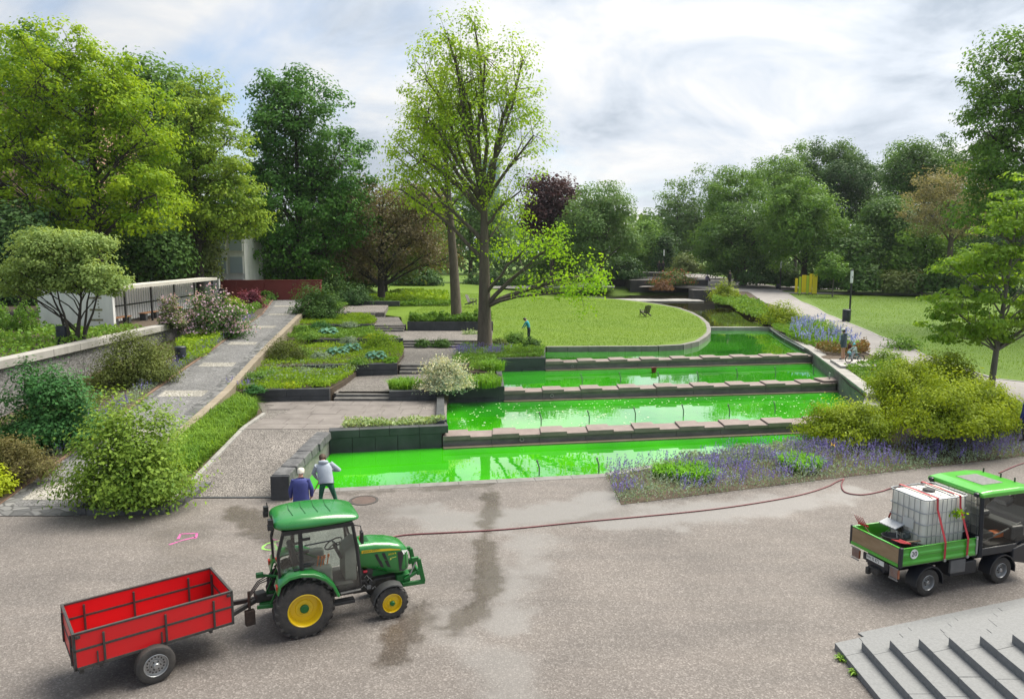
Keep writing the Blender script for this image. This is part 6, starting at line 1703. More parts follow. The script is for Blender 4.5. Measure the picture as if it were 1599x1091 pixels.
# ------------------------------------------------------------------ trailer
def trailer():
    t = empty('trailer', (-6.62, 12.80, 0), R(37.9), 'open red box trailer with black frame hitched to the tractor', 'trailer')
    L, Wd, z0, z1 = 1.28, .65, .6, 1.22
    zm = (z0 + z1) / 2 + .02
    MB().box((0, 0, z0 + .02), (2 * L - .02, 2 * Wd - .02, .04)).build('floor', mat('worn_red_floor', (.30, .012, .02), .7, col2=(.48, .03, .035), scale=3), t)
    def side(p, q, nm):
        p, q = Vector((*p, 0)), Vector((*q, 0)); d = (q - p).normalized(); n = Vector((d.y, -d.x, 0)); Lp = (q - p).length; a = math.atan2(d.y, d.x)
        for (za, zb) in ((z0 + .03, zm - .02), (zm + .02, z1 - .02)):
            c = (p + q) / 2
            MB().box((c.x, c.y, (za + zb) / 2), (Lp - .03, .025, zb - za), rz=a).build('side_board', M_TRED, t, bevel=.004)
        b = MB()
        c = (p + q) / 2
        for z, hh in ((z0 + .01, .05), (zm, .04), (z1, .035)):
            b.box((c.x, c.y, z), (Lp + .03, .045, hh), rz=a)
        b.build('rail', M_FRAME, t, bevel=.005)
        k = 3 if Lp > 2 else 2
        for i in range(k):
            f = (.17, .55, .87)[i] if k == 3 else (.12, .88)[i]
            c = p.lerp(q, f)
            sb = MB()
            for s_ in (-1, 1):
                sb.box((c.x + n.x * .03 * s_, c.y + n.y * .03 * s_, (z0 + z1) / 2 - .03), (.035, .03, (z1 - z0) * .86), rz=a)
            sb.build('stake', M_FRAME, t, bevel=.004)
    side((-L, -Wd), (L, -Wd), 'n'); side((L, Wd), (-L, Wd), 'f'); side((L, -Wd), (L, Wd), 'fr'); side((-L, Wd), (-L, -Wd), 'b')
    for x in (-L, L):
        for y in (-Wd, Wd): MB().box((x, y, (z0 + z1) / 2), (.045, .045, z1 - z0 + .04)).build('corner_post', M_FRAME, t, bevel=.005)
    cl = MB()
    for x in (-L + .06, L - .06):
        for y in (-Wd - .03, Wd + .03): cl.box((x, y, z1 - .05), (.07, .03, .05)).cyl((x, y, z1 - .05), (x, y + (.04 if y > 0 else -.04), z1 - .05), .012, 6)
    for x in (-.95, 0.05, .95): cl.box((x, -Wd - .025, z0 + .14), (.022, .02, .2))
    cl.build('latch', M_FRAME, t)
    MB().bar((-1.2, -.35, .53), (1.3, -.35, .53), .06, .08).bar((-1.2, .35, .53), (1.3, .35, .53), .06, .08).bar((-.9, -.6, .53), (-.9, .6, .53), .05).bar((.9, -.6, .53), (.9, .6, .53), .05).build('chassis', M_FRAME, t)
    MB().bar((0, -.7, .33), (0, .7, .33), .07).bar((0, -.5, .35), (0, -.5, .55), .06).bar((0, .5, .35), (0, .5, .55), .06).build('axle', M_FRAME, t)
    for sd in (-1, 1):
        wheel(t, (-.1, sd * .73, .33), .33, .20, .2, sd, M_TYRE, M_RIM, None, lugs=0, dish=.3, holes=16)
    # drawbar with jockey wheel and cables
    db = MB()
    db.bar((1.25, -.3, .56), (2.0, 0, .62), .07, .09).bar((1.25, .3, .56), (2.0, 0, .62), .07, .09).bar((1.9, 0, .62), (2.28, -.08, .60), .1, .1).box((2.02, 0, .66), (.2, .2, .18))
    db.build('drawbar', M_FRAME, t, bevel=.012)
    MB().tube([(1.75, -.16, .9), (1.75, -.16, .42)], .03, 8).box((1.75, -.16, .36), (.18, .12, .3)).build('jockey_wheel', mat('rusty_black', (.03, .022, .018), .7, col2=(.09, .06, .045), scale=9), t, bevel=.05)
    cb = MB()
    for k in range(3): cb.tube([(1.8, -.05 + .05 * k, .72), (2.0, -.06 + .06 * k, .95), (2.2 + .03 * k, -.1 + .08 * k, 1.0 + .02 * k), (2.4, -.12 + .1 * k, .85)], .012, 5)
    cb.build('brake_cable', M_BLACK, t)
    MB().tube([(-L - .02, -Wd, .75), (-L + .05, -Wd - .06, .55), (-L + .22, -Wd - .04, .52), (-L + .28, -Wd, .62)], .008, 5).build('tail_cable', M_BLACK, t)
    MB().box((-L + .1, 0, .5), (.06, 1.1, .1)).build('light_bar', M_FRAME, t)
    return t
trailer()

# ------------------------------------------------------------------ utility truck
TH_ = R(17.5)
KO = Vector((8.87, 16.02, 0))
def truck():
    t = empty('utility_truck', KO, TH_, 'small green and black flatbed utility truck at the right edge', 'truck')
    for x in (0, 2.1):
        for sd in (-1, 1):
            w = wheel(t, (x, sd * .56, .31), .31, .25, .17, sd, M_TYRE, M_RIM, None, dish=.35)
    MB().box((1.2, 0, .55), (4.0, .5, .2)).box((1.0, -.45, .5), (.75, .4, .3)).box((1.0, .45, .5), (.75, .4, .3)).build('chassis', M_TBLACK, t, bevel=.02)
    MB().box((.82, -.64, .58), (.42, .06, .3)).build('tool_box', mat('dull_plate', (.10, .105, .11), .5, col2=(.16, .16, .165), scale=3), t, bevel=.01)
    for x in (0, 2.1):
        for sd in (-1, 1):
            b = MB(); ring = []
            for i in range(10):
                a = R(185 - i * 21.5); rr_ = .39
                ring.append([(x + math.cos(a) * rr_, sd * .42, .31 + math.sin(a) * rr_), (x + math.cos(a) * rr_, sd * .71, .31 + math.sin(a) * rr_), (x + math.cos(a) * (rr_ - .03), sd * .71, .31 + math.sin(a) * (rr_ - .03)), (x + math.cos(a) * (rr_ - .02), sd * .42, .31 + math.sin(a) * (rr_ - .02))])
            b.loft(ring).build('mudguard', M_TBLACK, t, smooth=R(40))
    # load bed
    zb, zt = .85, 1.2
    MB().box((.22, 0, zb - .03), (2.16, 1.4, .08)).build('bed_floor', mat('bed_plate', (.05, .055, .05), .6, col2=(.10, .09, .075), scale=5), t)
    for sd in (-1, 1):
        b = MB()
        prof = [(.70, zb - .06), (.715, zb), (.70, zb + .05), (.70, zb + .13), (.712, zb + .16), (.712, zb + .2), (.70, zb + .23), (.70, zb + .31), (.72, zt), (.685, zt), (.68, zb - .06)]
        b.loft([[(x, sd * y, z) for y, z in prof] for x in (-.80, 1.26)]).build('side_panel', M_TGREEN, t, bevel=.006)
        MB().box((-.84, sd * .705, (zb + zt) / 2 - .03), (.07, .07, zt - zb + .1)).build('corner_post', M_TBLACK, t, bevel=.01)
        MB().box((1.24, sd * .725, zt - .06), (.05, .03, .09)).box((1.26, sd * .7, (zb + zt) / 2), (.05, .05, zt - zb + .06)).build('latch', M_RIM, t, bevel=.008)
    MB().box((-.86, 0, zb + .17), (.03, 1.34, .33)).build('tailgate_board', M_PLY, t, bevel=.005)
    MB().box((-.865, 0, zb - .03), (.05, 1.36, .07)).box((-.85, 0, zt + .005), (.05, 1.36, .02)).build('tailgate_frame', M_TGREEN, t, bevel=.005)
    ds = text('speed_sign', '20', .15, M_BLACK, t, (-.50, -.7285, zb + .20), (math.pi / 2, 0, 0), 'CENTER')
    MB().lathe([(.001, .0), (.105, .0), (.105, .006)], (-.50, -.7215, zb + .20), (0, -1, 0), 24).build('sign_disc', mat('white_disc', (.8, .8, .8), .4), t)
    # tail lights, plate, hitch
    for sd in (-1, 1):
        b = MB()
        for k in range(7): b.cyl((-.86, sd * (.46 + .032 * k), .48), (-.86, sd * (.46 + .032 * k), .72), .006, 5)
        b.box((-.86, sd * .56, .47), (.02, .24, .02)).box((-.86, sd * .56, .73), (.02, .24, .02)).build('light_guard', M_RIM, t)
        MB().box((-.82, sd * .56, .6), (.05, .22, .2)).build('tail_light', mat('tail_lens', (.30, .05, .03), .3, col2=(.4, .2, .1), scale=8), t, bevel=.01)
    MB().box((-.80, 0, .63), (.03, .72, .16)).build('plate_panel', M_TBLACK, t)
    MB().box((-.82, .0, .66), (.012, .5, .11)).build('number_plate', mat('plate_white', (.75, .75, .72), .4), t)
    text('plate_number', 'HH IS 872', .10, M_BLACK, t, (-.8275, .235, .66), (math.pi / 2, 0, -math.pi / 2), 'LEFT', sx=.85)
    MB().box((-.8, 0, .42), (.16, .3, .14)).cyl((-.86, 0, .36), (-.86, 0, .5), .04, 8).box((-.88, .12, .38), (.1, .08, .16)).build('tow_hitch', M_FRAME, t, bevel=.02)
    # cab
    cz = 2.12
    for sd in (-1, 1):
        MB().bar((1.40, sd * .69, .72), (1.36, sd * .66, cz), .09, .08).build('rear_post', M_TBLACK, t, bevel=.015)
        MB().tube([(2.98, sd * .68, .95), (2.9, sd * .67, 1.5), (2.68, sd * .64, cz)], .04, 6).build('front_post', M_TBLACK, t)
        MB().box((1.95, sd * .66, .82), (1.1, .06, .18)).build('door_sill', M_TBLACK, t, bevel=.02)
        MB().add([(1.45, sd * .695, .95), (2.94, sd * .70, .98), (2.88, sd * .69, 1.5), (2.68, sd * .66, 2.08), (1.42, sd * .675, 2.08)], [(0, 1, 2, 3, 4)]).build('door_glass', glassmat('door_pane', (.80, .80, .78), -.02), t)
        MB().prism([(2.36, sd * .42), (2.98, sd * .42), (2.98, sd * .71), (2.36, sd * .71)] if sd > 0 else [(2.36, -.71), (2.98, -.71), (2.98, -.42), (2.36, -.42)], [.5, .36, .36, .5], [.8, .95, .95, .8]).build('front_wing', M_TBLACK, t, bevel=.03)
    MB().box((2.75, 0, .75), (.5, 1.24, .6)).build('nose', M_TBLACK, t, bevel=.08, seg=3)
    MB().add([(2.98, -.64, 1.0), (2.98, .64, 1.0), (2.68, .62, 2.1), (2.68, -.62, 2.1)], [(0, 1, 2, 3)]).build('windscreen', glassmat('door_pane', (.72, .72, .70), .03), t)
    MB().add([(1.40, -.62, 1.2), (1.40, .62, 1.2), (1.37, .62, 2.08), (1.37, -.62, 2.08)], [(0, 1, 2, 3)]).build('rear_window', glassmat('door_pane', (.72, .72, .70), .03), t)
    MB().box((1.40, 0, .98), (.05, 1.3, .42)).build('back_wall', M_TBLACK, t)
    sec = []
    for x, hw, z0, z1 in ((1.28, .70, 2.12, 2.17), (1.30, .73, 2.10, 2.21), (1.6, .74, 2.10, 2.235), (2.4, .74, 2.10, 2.235), (2.82, .72, 2.10, 2.2), (2.86, .68, 2.12, 2.16)):
        sec.append([(x, -hw, z0), (x, hw, z0), (x, hw, z0 + (z1 - z0) * .6), (x, hw * .93, z1), (x, -hw * .93, z1), (x, -hw, z0 + (z1 - z0) * .6)])
    rf = MB().loft(sec).build('roof', M_TGREEN, t, bevel=.02)
    MB().box((2.05, .02, 2.236), (.62, .7, .016)).build('roof_hatch', mat('speckled_hatch', (.05, .055, .06), .5, col2=(.16, .16, .15), scale=16, detail=3), rf, bevel=.004)
    for y in (-.3, .05, .5): MB().cyl((2.75, y, 2.2), (2.75, y, 2.31), .018, 8).build('roof_knob', M_FRAME, rf)
    for sd in (-1, 1): MB().box((1.28, sd * .6, 2.14), (.1, .12, .1)).build('work_light', M_TBLACK, t, bevel=.03)
    MB().box((1.95, 0, .88), (1.1, 1.2, .06)).build('cab_floor', M_SEAT, t)
    for y in (-.32, .32): MB().box((1.75, y, 1.12), (.42, .46, .14)).box((1.54, y, 1.45), (.12, .44, .6), ry=R(-8)).build('seat', M_SEAT, t, bevel=.05)
    MB().box((2.62, 0, 1.1), (.4, 1.2, .34)).box((2.5, .3, 1.33), (.3, .36, .14)).build('dashboard', mat('dash_grey', (.06, .065, .075), .4), t, bevel=.06)
    rg = MB(); rg.tube([Vector((2.32, .32, 1.42)) + Vector((.06 * math.sin(k * math.pi / 8), .19 * math.cos(k * math.pi / 8), .18 * math.sin(k * math.pi / 8))) for k in range(17)], .016, 6, cap=False).tube([(2.33, .32, 1.42), (2.5, .32, 1.3)], .02, 6).bar((2.32, .13, 1.42), (2.32, .51, 1.42), .02)
    rg.build('steering_wheel', M_SEAT, t, smooth=True)
    MB().bar((1.6, -.55, 1.0), (2.8, -.5, 1.3), .025).build('tool_handle', M_RIM, t)
    MB().box((2.3, -.3, 1.02), (.3, .2, .12)).box((2.55, -.5, 1.1), (.24, .12, .1)).build('cab_tools', M_ORANGE, t, bevel=.02)
    MB().box((1.30, .1, 1.3), (.1, .7, .16)).build('battery_case', mat('grey_case', (.12, .125, .13), .5), t, bevel=.02)
    return t
TR = truck()
def on_truck(name, label, cat, x, y, z, rz=0):
    p = Matrix.Rotation(TH_, 4, 'Z') @ Vector((x, y, z)) + KO
    return empty(name, p, TH_ + rz, label, cat)
# caged water tank
t = on_truck('water_tank', 'white plastic water tank in a steel cage strapped on the truck bed', 'tank', .56, 0, .865)
L, Wd, Hh = .62, .5, 1.3
def rr2(z, hx, hy, rad=.09, n=4):
    pts = []
    for (sx, sy, a0) in ((1, -1, -90), (1, 1, 0), (-1, 1, 90), (-1, -1, 180)):
        for i in range(n + 1):
            a = R(a0 + 90 * i / n); pts.append((sx * (hx - rad) + rad * math.cos(a), sy * (hy - rad) + rad * math.sin(a), z))
    return pts
MB().loft([rr2(.14, L - .1, Wd - .1), rr2(.17, L - .04, Wd - .04), rr2(.6, L - .025, Wd - .025), rr2(1.18, L - .04, Wd - .04), rr2(1.23, L - .07, Wd - .07), rr2(1.25, L - .2, Wd - .2)]).build('bottle', M_HDPE, t, smooth=R(50))
c = MB()
for z in (.16, .42, .68, .94, 1.24):
    pts = [Vector(p) for p in rr2(z, L, Wd, .1, 4)]; pts.append(pts[0])
    c.tube(pts, .012 if z < 1.2 else .017, 6, cap=False)
for k in range(9):
    x = -L + .12 + k * (2 * L - .24) / 8
    for y in (-Wd, Wd): c.cyl((x, y, .12), (x, y, 1.24), .009, 5)
for k in range(6):
    y = -Wd + .12 + k * (2 * Wd - .24) / 5
    for x in (-L, L): c.cyl((x, y, .12), (x, y, 1.24), .009, 5)
for x in (-.2, .2): c.tube([(x, -Wd, 1.25), (x, 0, 1.265), (x, Wd, 1.25)], .012, 5)
c.build('cage', M_STEEL, t, smooth=True)
MB().box((0, 0, .05), (1.2, .96, .03)).box((-.5, 0, .0), (.12, .96, .1)).box((.5, 0, .0), (.12, .96, .1)).box((0, 0, .0), (.12, .96, .1)).box((0, 0, .1), (1.2, .98, .05)).build('pallet', M_FRAME, t)
MB().lathe([(.13, 1.245), (.13, 1.285), (.115, 1.3), (.001, 1.3)], (0, 0, 0), (0, 0, 1), 24).build('lid', M_BLACK, t, smooth=R(40))
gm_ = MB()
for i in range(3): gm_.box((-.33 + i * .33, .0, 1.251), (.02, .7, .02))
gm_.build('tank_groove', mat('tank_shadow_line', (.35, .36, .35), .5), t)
MB().cyl((-L + .02, -.12, .3), (-L - .1, -.12, .3), .06, 12).box((-L - .06, -.12, .4), (.05, .16, .05)).build('valve', mat('valve_grey', (.08, .1, .1), .4), t, bevel=.01)
MB().box((-L - .012, -.1, .62), (.012, .3, .22)).build('label_plate', mat('plate_grey', (.5, .52, .52), .4), t)
for x in (-.3, .34):
    s_ = empty('lashing_strap', t.matrix_basis.translation, TH_, 'red lashing strap over the water tank, %s one' % ('rear' if x < 0 else 'front'), 'strap')
    b = MB(); w = .055
    path = [(x - .08, .725, .34), (x - .02, Wd + .025, 1.0), (x, Wd + .02, 1.275), (x, 0, 1.282), (x, -Wd - .02, 1.275), (x + .02, -Wd - .025, 1.0), (x + .07, -.737, .34), (x + .07, -.74, -.06)]
    for p, q in zip(path[:-1], path[1:]):
        p, q = Vector(p), Vector(q); b.add([p + Vector((-w / 2, 0, 0)), p + Vector((w / 2, 0, 0)), q + Vector((w / 2, 0, 0)), q + Vector((-w / 2, 0, 0))], [(0, 1, 2, 3)])
    o = b.build('webbing', M_STRAP, s_); m = o.modifiers.new('thick', 'SOLIDIFY'); m.thickness = .006
    MB().box((x + .07, -.745, -.05), (.06, .03, .06)).build('hook', M_RIM, s_)
# sprig of leaves stuck in the cage
t2 = on_truck('leaf_sprig', 'fresh green leaf sprig stuck on the tank cage', 'leaves', .84, -.54, 1.75)
rng = np.random.default_rng(3)
link('leaves', leaf_mesh('leaves', rng.normal(0, .055, (34, 3)), .1, rng.uniform(0, 1, 34), .7, rng=rng), LF['bright'], t2)
# load behind the tank
t3 = on_truck('bucket', 'black builder bucket in the back of the truck bed', 'bucket', -.38, .05, .855)
MB().lathe([(.001, .0), (.14, .0), (.18, .3), (.195, .31), (.185, .32), (.165, .3), (.13, .02), (.001, .02)], (0, 0, 0), (0, 0, 1), 24).build('shell', M_SEAT, t3, smooth=R(40))
MB().tube([(0, -.18, .3), (.05, -.1, .42), (.06, 0, .46), (.05, .1, .42), (0, .18, .3)], .006, 5).build('bail', M_STEEL, t3)
def fork(label, x, y, z, rz, tilt, m_):
    f = on_truck('pitchfork', label, 'fork', x, y, z, rz)
    b = MB()
    for k in range(5): b.tube([(0, -.1 + k * .05, 0), (-.13, -.1 + k * .05, .015), (-.3, -.1 + k * .05, .05)], [.012, .011, .005], 5)
    b.box((.01, 0, 0), (.04, .26, .03)).build('tines', m_, f)
    MB().tube([(0, 0, 0), (.3, 0, -.02), (.9, .05, -.06)], .016, 6).build('handle', M_PLY, f)
    f.rotation_euler = (0, tilt, TH_ + rz)
    return f
fork('red fork resting on the near corner of the truck bed', -.55, -.5, 1.24, R(8), R(4), M_STRAP)
fork('red fork standing up at the far corner of the truck bed', -.72, .52, 1.28, R(10), R(42), M_STRAP)
t4 = on_truck('broom_head', 'grey corrugated scoop leaning behind the water tank', 'scoop', -.22, .22, 1.36)
b = MB()
for k in range(6): b.box((0, -.2 + k * .08, .0), (.26, .072, .03), rx=R(14))
b.build('ridged_plate', mat('scoop_grey', (.28, .30, .33), .4, col2=(.4, .42, .45), scale=6), t4, bevel=.006); t4.rotation_euler = (0, R(-18), TH_)
MB().box((.1, 0, -.1), (.06, .4, .18)).tube([(.1, 0, -.05), (.14, -.1, -.48)], .015, 6).build('shaft', M_FRAME, t4)
t5 = on_truck('bed_hose', 'dark hose lying round the tank on the truck bed', 'hose', 0, 0, 0)
MB().tube([(-.2, .5, 1.0), (-.25, .2, 1.05), (-.15, -.2, 1.08), (.05, -.5, 1.08), (.3, -.58, 1.05)], .02, 6).build('tube', M_FRAME, t5, smooth=True)

# ------------------------------------------------------------------ red hose across the plaza
pix = [(612, 838), (640, 834), (720, 830), (800, 825), (900, 815), (1000, 806), (1100, 796), (1180, 785), (1250, 772), (1290, 760), (1306, 752), (1318, 747)]
pts = [at(a, b, .022) for a, b in pix]
pts2 = smooth_line([(p.x, p.y, p.z) for p in pts], 70)
h = MB().tube([tuple(p) for p in pts2], .022, 7).build('hose', mat('dark_red_hose', (.10, .018, .025), .5, col2=(.17, .035, .045), scale=3), None, smooth=True)
tag(h, 'dark red hose snaking across the plaza from tractor to flower border', 'hose')
pts = [at(a, b, .022) for a, b in [(1318, 747), (1314, 757), (1320, 768), (1345, 772), (1375, 767)]] + [at(1390, 762, .03), at(1420, 755, .03)]
pts2 = smooth_line([tuple(p) for p in pts], 40)
h = MB().tube([tuple(p) for p in pts2], .020, 7).build('hose', MATS['dark_red_hose'], None, smooth=True)
tag(h, 'short looped hose end running from the border up to the truck', 'hose')
pts = [at(a, b, .022) for a, b in [(1560, 738), (1600, 722), (1680, 700)]]
h = MB().tube([tuple(p) for p in smooth_line([tuple(p) for p in pts], 20)], .020, 7).build('hose', MATS['dark_red_hose'], None, smooth=True)
tag(h, 'dark hose lying behind the truck cab at the right edge', 'hose')

# ================================================================== STREET FURNITURE AND BUILT THINGS
# ---- manhole cover, paint marks
mh = empty('manhole_cover', at(568, 781, .0), 0, 'round brown iron manhole cover in front of the lowest pool', 'manhole')
MB().lathe([(.001, .012), (.36, .012), (.36, .0)], (0, 0, 0), (0, 0, 1), 32).build('cover', mat('rusty_iron', (.06, .04, .035), .6, col2=(.12, .08, .065), scale=8, bump=.6, bscale=30), mh)
MB().lathe([(.37, .0), (.37, .016), (.44, .016), (.44, 0)], (0, 0, 0), (0, 0, 1), 32).build('frame', mat('iron_ring', (.05, .045, .042), .6), mh)
pk_ = mat('pink_spray', (.60, .05, .34), .8, col2=(.17, .13, .14), scale=22)
gp_ = mat('green_spray', (.22, .62, .05), .8, col2=(.16, .19, .12), scale=22)
def stripe(name, label, strokes, m, w=.05):
    o = empty(name, at(*strokes[0][0]), 0, label, 'paint mark'); base = o.location
    for s_ in strokes:
        b = MB(); pts = [at(*p, .005) - base for p in s_]
        pts = [Vector(p) for p in (smooth_line([tuple(q) for q in pts], 4 * len(pts)) if len(pts) > 2 else [tuple(q) for q in pts])]
        L_, R_ = [], []
        for i, p in enumerate(pts):
            d = (pts[min(i + 1, len(pts) - 1)] - pts[max(i - 1, 0)]).normalized(); n_ = Vector((-d.y, d.x, 0)) * w * random.uniform(.35, .65)
            L_.append(p + n_); R_.append(p - n_)
        n_ = len(pts)
        b.add(L_ + R_, [(i, i + 1, n_ + i + 1, n_ + i) for i in range(n_ - 1)]).build('stroke', m, o)
    return o
random.seed(12)
stripe('paint_mark', 'pink sprayed mark on the plaza left of the tractor', [[(264, 850), (285, 843), (305, 838)], [(282, 833), (308, 832)], [(308, 832), (305, 840)], [(282, 833), (278, 841)]], pk_, .07)
stripe('paint_mark', 'light green sprayed loop on the plaza behind the tractor', [[(438, 843), (418, 848), (410, 855), (420, 858), (445, 857)], [(428, 845), (432, 857)]], gp_, .06)

# ---- waste bins
def bin_(label, p, r=.24, h=.85):
    b = empty('waste_bin', p, 0, label, 'bin', 'dark waste bins')
    mm = mat('bin_navy', (.018, .024, .036), .45, col2=(.03, .036, .05), scale=5)
    MB().lathe([(r * .94, 0), (r, .03), (r, h * .93), (r * .97, h)], (0, 0, 0), (0, 0, 1), 24).build('body', mm, b, smooth=R(35))
    MB().lathe([(r * 1.03, h * .94), (r * 1.03, h), (r * .9, h + .035), (.001, h + .045)], (0, 0, 0), (0, 0, 1), 24).build('lid', mm, b, smooth=R(35))
    MB().box((0, -r * .98, h * .8), (r * .9, .03, .1)).build('slot', M_BLACK, b, bevel=.01)
    return b
bin_('dark round bin beside the ramp between yew and lilac', at(283, 566, 1.82), .26, .8)
bin_('dark round bin on the upper terrace behind the pebble wall', at(98, 537, 2.97), .25, .85)
lb_ = bin_('dark bin with a pale lid standing against the nearest lamp post', at(1321, 502, 1.78), .3, .95)
bin_('dark bin beside the second lamp post by the yellow panels', at(1215, 452, 2.12), .3, .95)
# ---- lamps
def lamp(label, p, h):
    l = empty('street_lamp', p, 0, label, 'lamp', 'slim park lamps')
    MB().lathe([(.11, 0), (.11, .9), (.075, .95), (.075, h * .74)], (0, 0, 0), (0, 0, 1), 14).build('post', M_BLACK, l, smooth=R(30))
    MB().lathe([(.085, h * .74), (.11, h * .75), (.11, h * .985), (.1, h)], (0, 0, 0), (0, 0, 1), 16).build('light_tube', mat('opal_glass', (.72, .74, .74), .25), l, smooth=R(30))
    MB().lathe([(.12, h * .985), (.12, h + .03), (.001, h + .05)], (0, 0, 0), (0, 0, 1), 16).build('cap', M_BLACK, l, smooth=R(30))
    MB().box((0, -.115, h * .86), (.05, .012, .16)).build('lamp_tag', M_FRAME, l)
lamp('nearest slim lamp post on the meadow, with a bin at its foot', at(1326, 500, 1.78), 4.1)
lamp('second lamp post beside the yellow panels', at(1218, 453, 2.12), 4.0)
lamp('third lamp post against the dark trees by the far path', at(1139, 428, 2.6), 4.0)
lamp('farthest lamp post above the stone basins', at_y(1036, 428, 128), 4.2)

# ---- garden chairs
def deck_chair(label, p, rz, m_):
    c = empty('garden_chair', p, rz, label, 'chair', 'wooden lawn chairs')
    for k in range(5):
        y = -.26 + k * .13
        MB().box((-.32, y, .62), (.025, .10, .92 - .08 * abs(k - 2)), ry=R(-24)).build('back_slat', m_, c)
    for k in range(4):
        MB().box((-.02 + k * .13, 0, .33 + k * .025), (.115, .58, .025), ry=R(-9)).build('seat_slat', m_, c)
    for sd in (-1, 1):
        MB().box((.14, sd * .36, .58), (.72, .13, .028)).build('armrest', m_, c)
        MB().box((.44, sd * .32, .29), (.09, .04, .58)).build('leg', m_, c)
        MB().bar((.44, sd * .29, .36), (-.5, sd * .29, .04), .04, .12).build('leg', m_, c)
    return c
wd_ = mat('dark_chair_wood', (.035, .03, .026), .7, col2=(.07, .06, .05), scale=6)
deck_chair('dark wooden garden chair alone on the lawn near the canal', at(1008, 493, 1.42), R(110), wd_)
deck_chair('wooden garden chair on the lawn beside the second slender trunk', at(735, 476, 2.1), R(-25), mat('grey_chair_wood', (.10, .095, .085), .7, col2=(.2, .19, .17), scale=6))

# ---- yellow display panels
my_ = mat('yellow_panel', (.74, .57, .01), .5, col2=(.68, .52, .012), scale=2)
ml_ = mat('lime_panel', (.40, .52, .02), .5)
for i, (px, py, hp, wpx, m_, lab) in enumerate([
        (1243, 455, 22, 4, my_, 'shortest yellow display panel at the left end of the row'),
        (1248.5, 456, 26, 3.6, ml_, 'second display panel of the row, pale and narrow'),
        (1254.5, 457, 27, 6.5, my_, 'wide yellow display panel, third from the left'),
        (1260.5, 457, 28, 3.6, ml_, 'lime display panel in the middle of the row'),
        (1265, 457, 29, 4, my_, 'narrow yellow display panel right of the lime one'),
        (1271.5, 457, 31, 7, my_, 'tallest yellow display panel at the right end of the row')]):
    Y = 92.0 - (i % 2) * 1.6
    c = at_y(px, py + (2 if i in (2, 5) else 0), Y); c.z = float(terr(c.x, c.y)[0])
    o = empty('display_panel', c, R(-12), lab, 'panel', 'yellow display panels on the meadow')
    h, w = hp * Y / FPX, wpx * Y / FPX
    MB().box((0, 0, h / 2 + .2), (w, .12, h)).build('board', m_, o, bevel=.01)
    for s_ in (-1, 1): MB().box((s_ * w * .38, 0, .12), (.05, .08, .3)).build('foot', M_BLACK, o)

# ---- nozzles standing in the pools
def nozzle(p, i, lab):
    o = empty('water_nozzle', p, 0, lab, 'nozzle', 'thin metal nozzles standing in the pools')
    b = MB().tube([(0, 0, -.25), (0, 0, .28), (-.07, -.03, .50)], .025, 7).build('pipe', mat('grey_pipe', (.16, .17, .17), .45, metal=.4), o, smooth=True)
    MB().cyl((-.065, -.028, .48), (-.085, -.036, .55), .032, 7).build('spout', MATS['grey_pipe'], o)
for (pix, z, nm) in (([(845, 663), (920, 660), (992, 655), (1067, 650), (1139, 650), (1210, 645)], W2, 'second'),
                     ([(909, 600), (969, 597), (1029, 597), (1090, 596), (1151, 590), (1211, 588), (1270, 585)], W3, 'third'),
                     ([(842, 742), (935, 738)], W1, 'lowest')):
    for i, (a, b_) in enumerate(pix):
        nozzle(at(a, b_, z), i, 'thin bent metal nozzle number %s from the left in the %s green pool' % (('one', 'two', 'three', 'four', 'five', 'six', 'seven')[i], nm))
rb_ = empty('red_bucket', at(1021, 581, W3 + .02), 0, 'small dark red bucket at the foot of the farthest weir', 'bucket')
MB().lathe([(.001, 0), (.12, 0), (.17, .26), (.18, .27), (.15, .26), (.1, .02)], (0, 0, 0), (0, 0, 1), 18).build('shell', mat('bucket_red', (.16, .012, .02), .5), rb_, smooth=R(40))
MB().tube([(-.17, 0, .26), (-.1, 0, .38), (.1, 0, .38), (.17, 0, .26)], .012, 5).build('handle', M_FRAME, rb_)
rl = empty('edge_rail', (0, 0, 0), 0, 'thin metal rail along the right edge of the top pool', 'rail')
MB().tube([(20.75, 59.5, W4 + .2), (19.6, 53.5, W4 + .2), (18.65, 47.0, W4 + .2)], .04, 6).build('bar', M_STEEL, rl)
for f in (.1, .5, .9):
    p = Vector((20.75, 59.5, 0)).lerp(Vector((18.65, 47, 0)), f); MB().cyl((p.x, p.y, W4 - .3), (p.x, p.y, W4 + .2), .03, 6).build('post', M_STEEL, rl)
# stone platform under the walker
pf = empty('stone_platform', (0, 0, 0), 0, 'pale stone slabs between iris bed and golden bushes', 'paving')
z = 1.45
for i in range(4):
    for j in range(3):
        x, y = 17.75 + i * .82 + j * .16, 38.9 + j * .82
        MB().box((x, y, z - .05 + random.uniform(-.004, .004)), (.8, .8, .12), rz=R(-11)).build('slab', mat('pale_slab', (.30, .285, .27), .8, col2=(.42, .40, .385), scale=2), pf, bevel=.01)

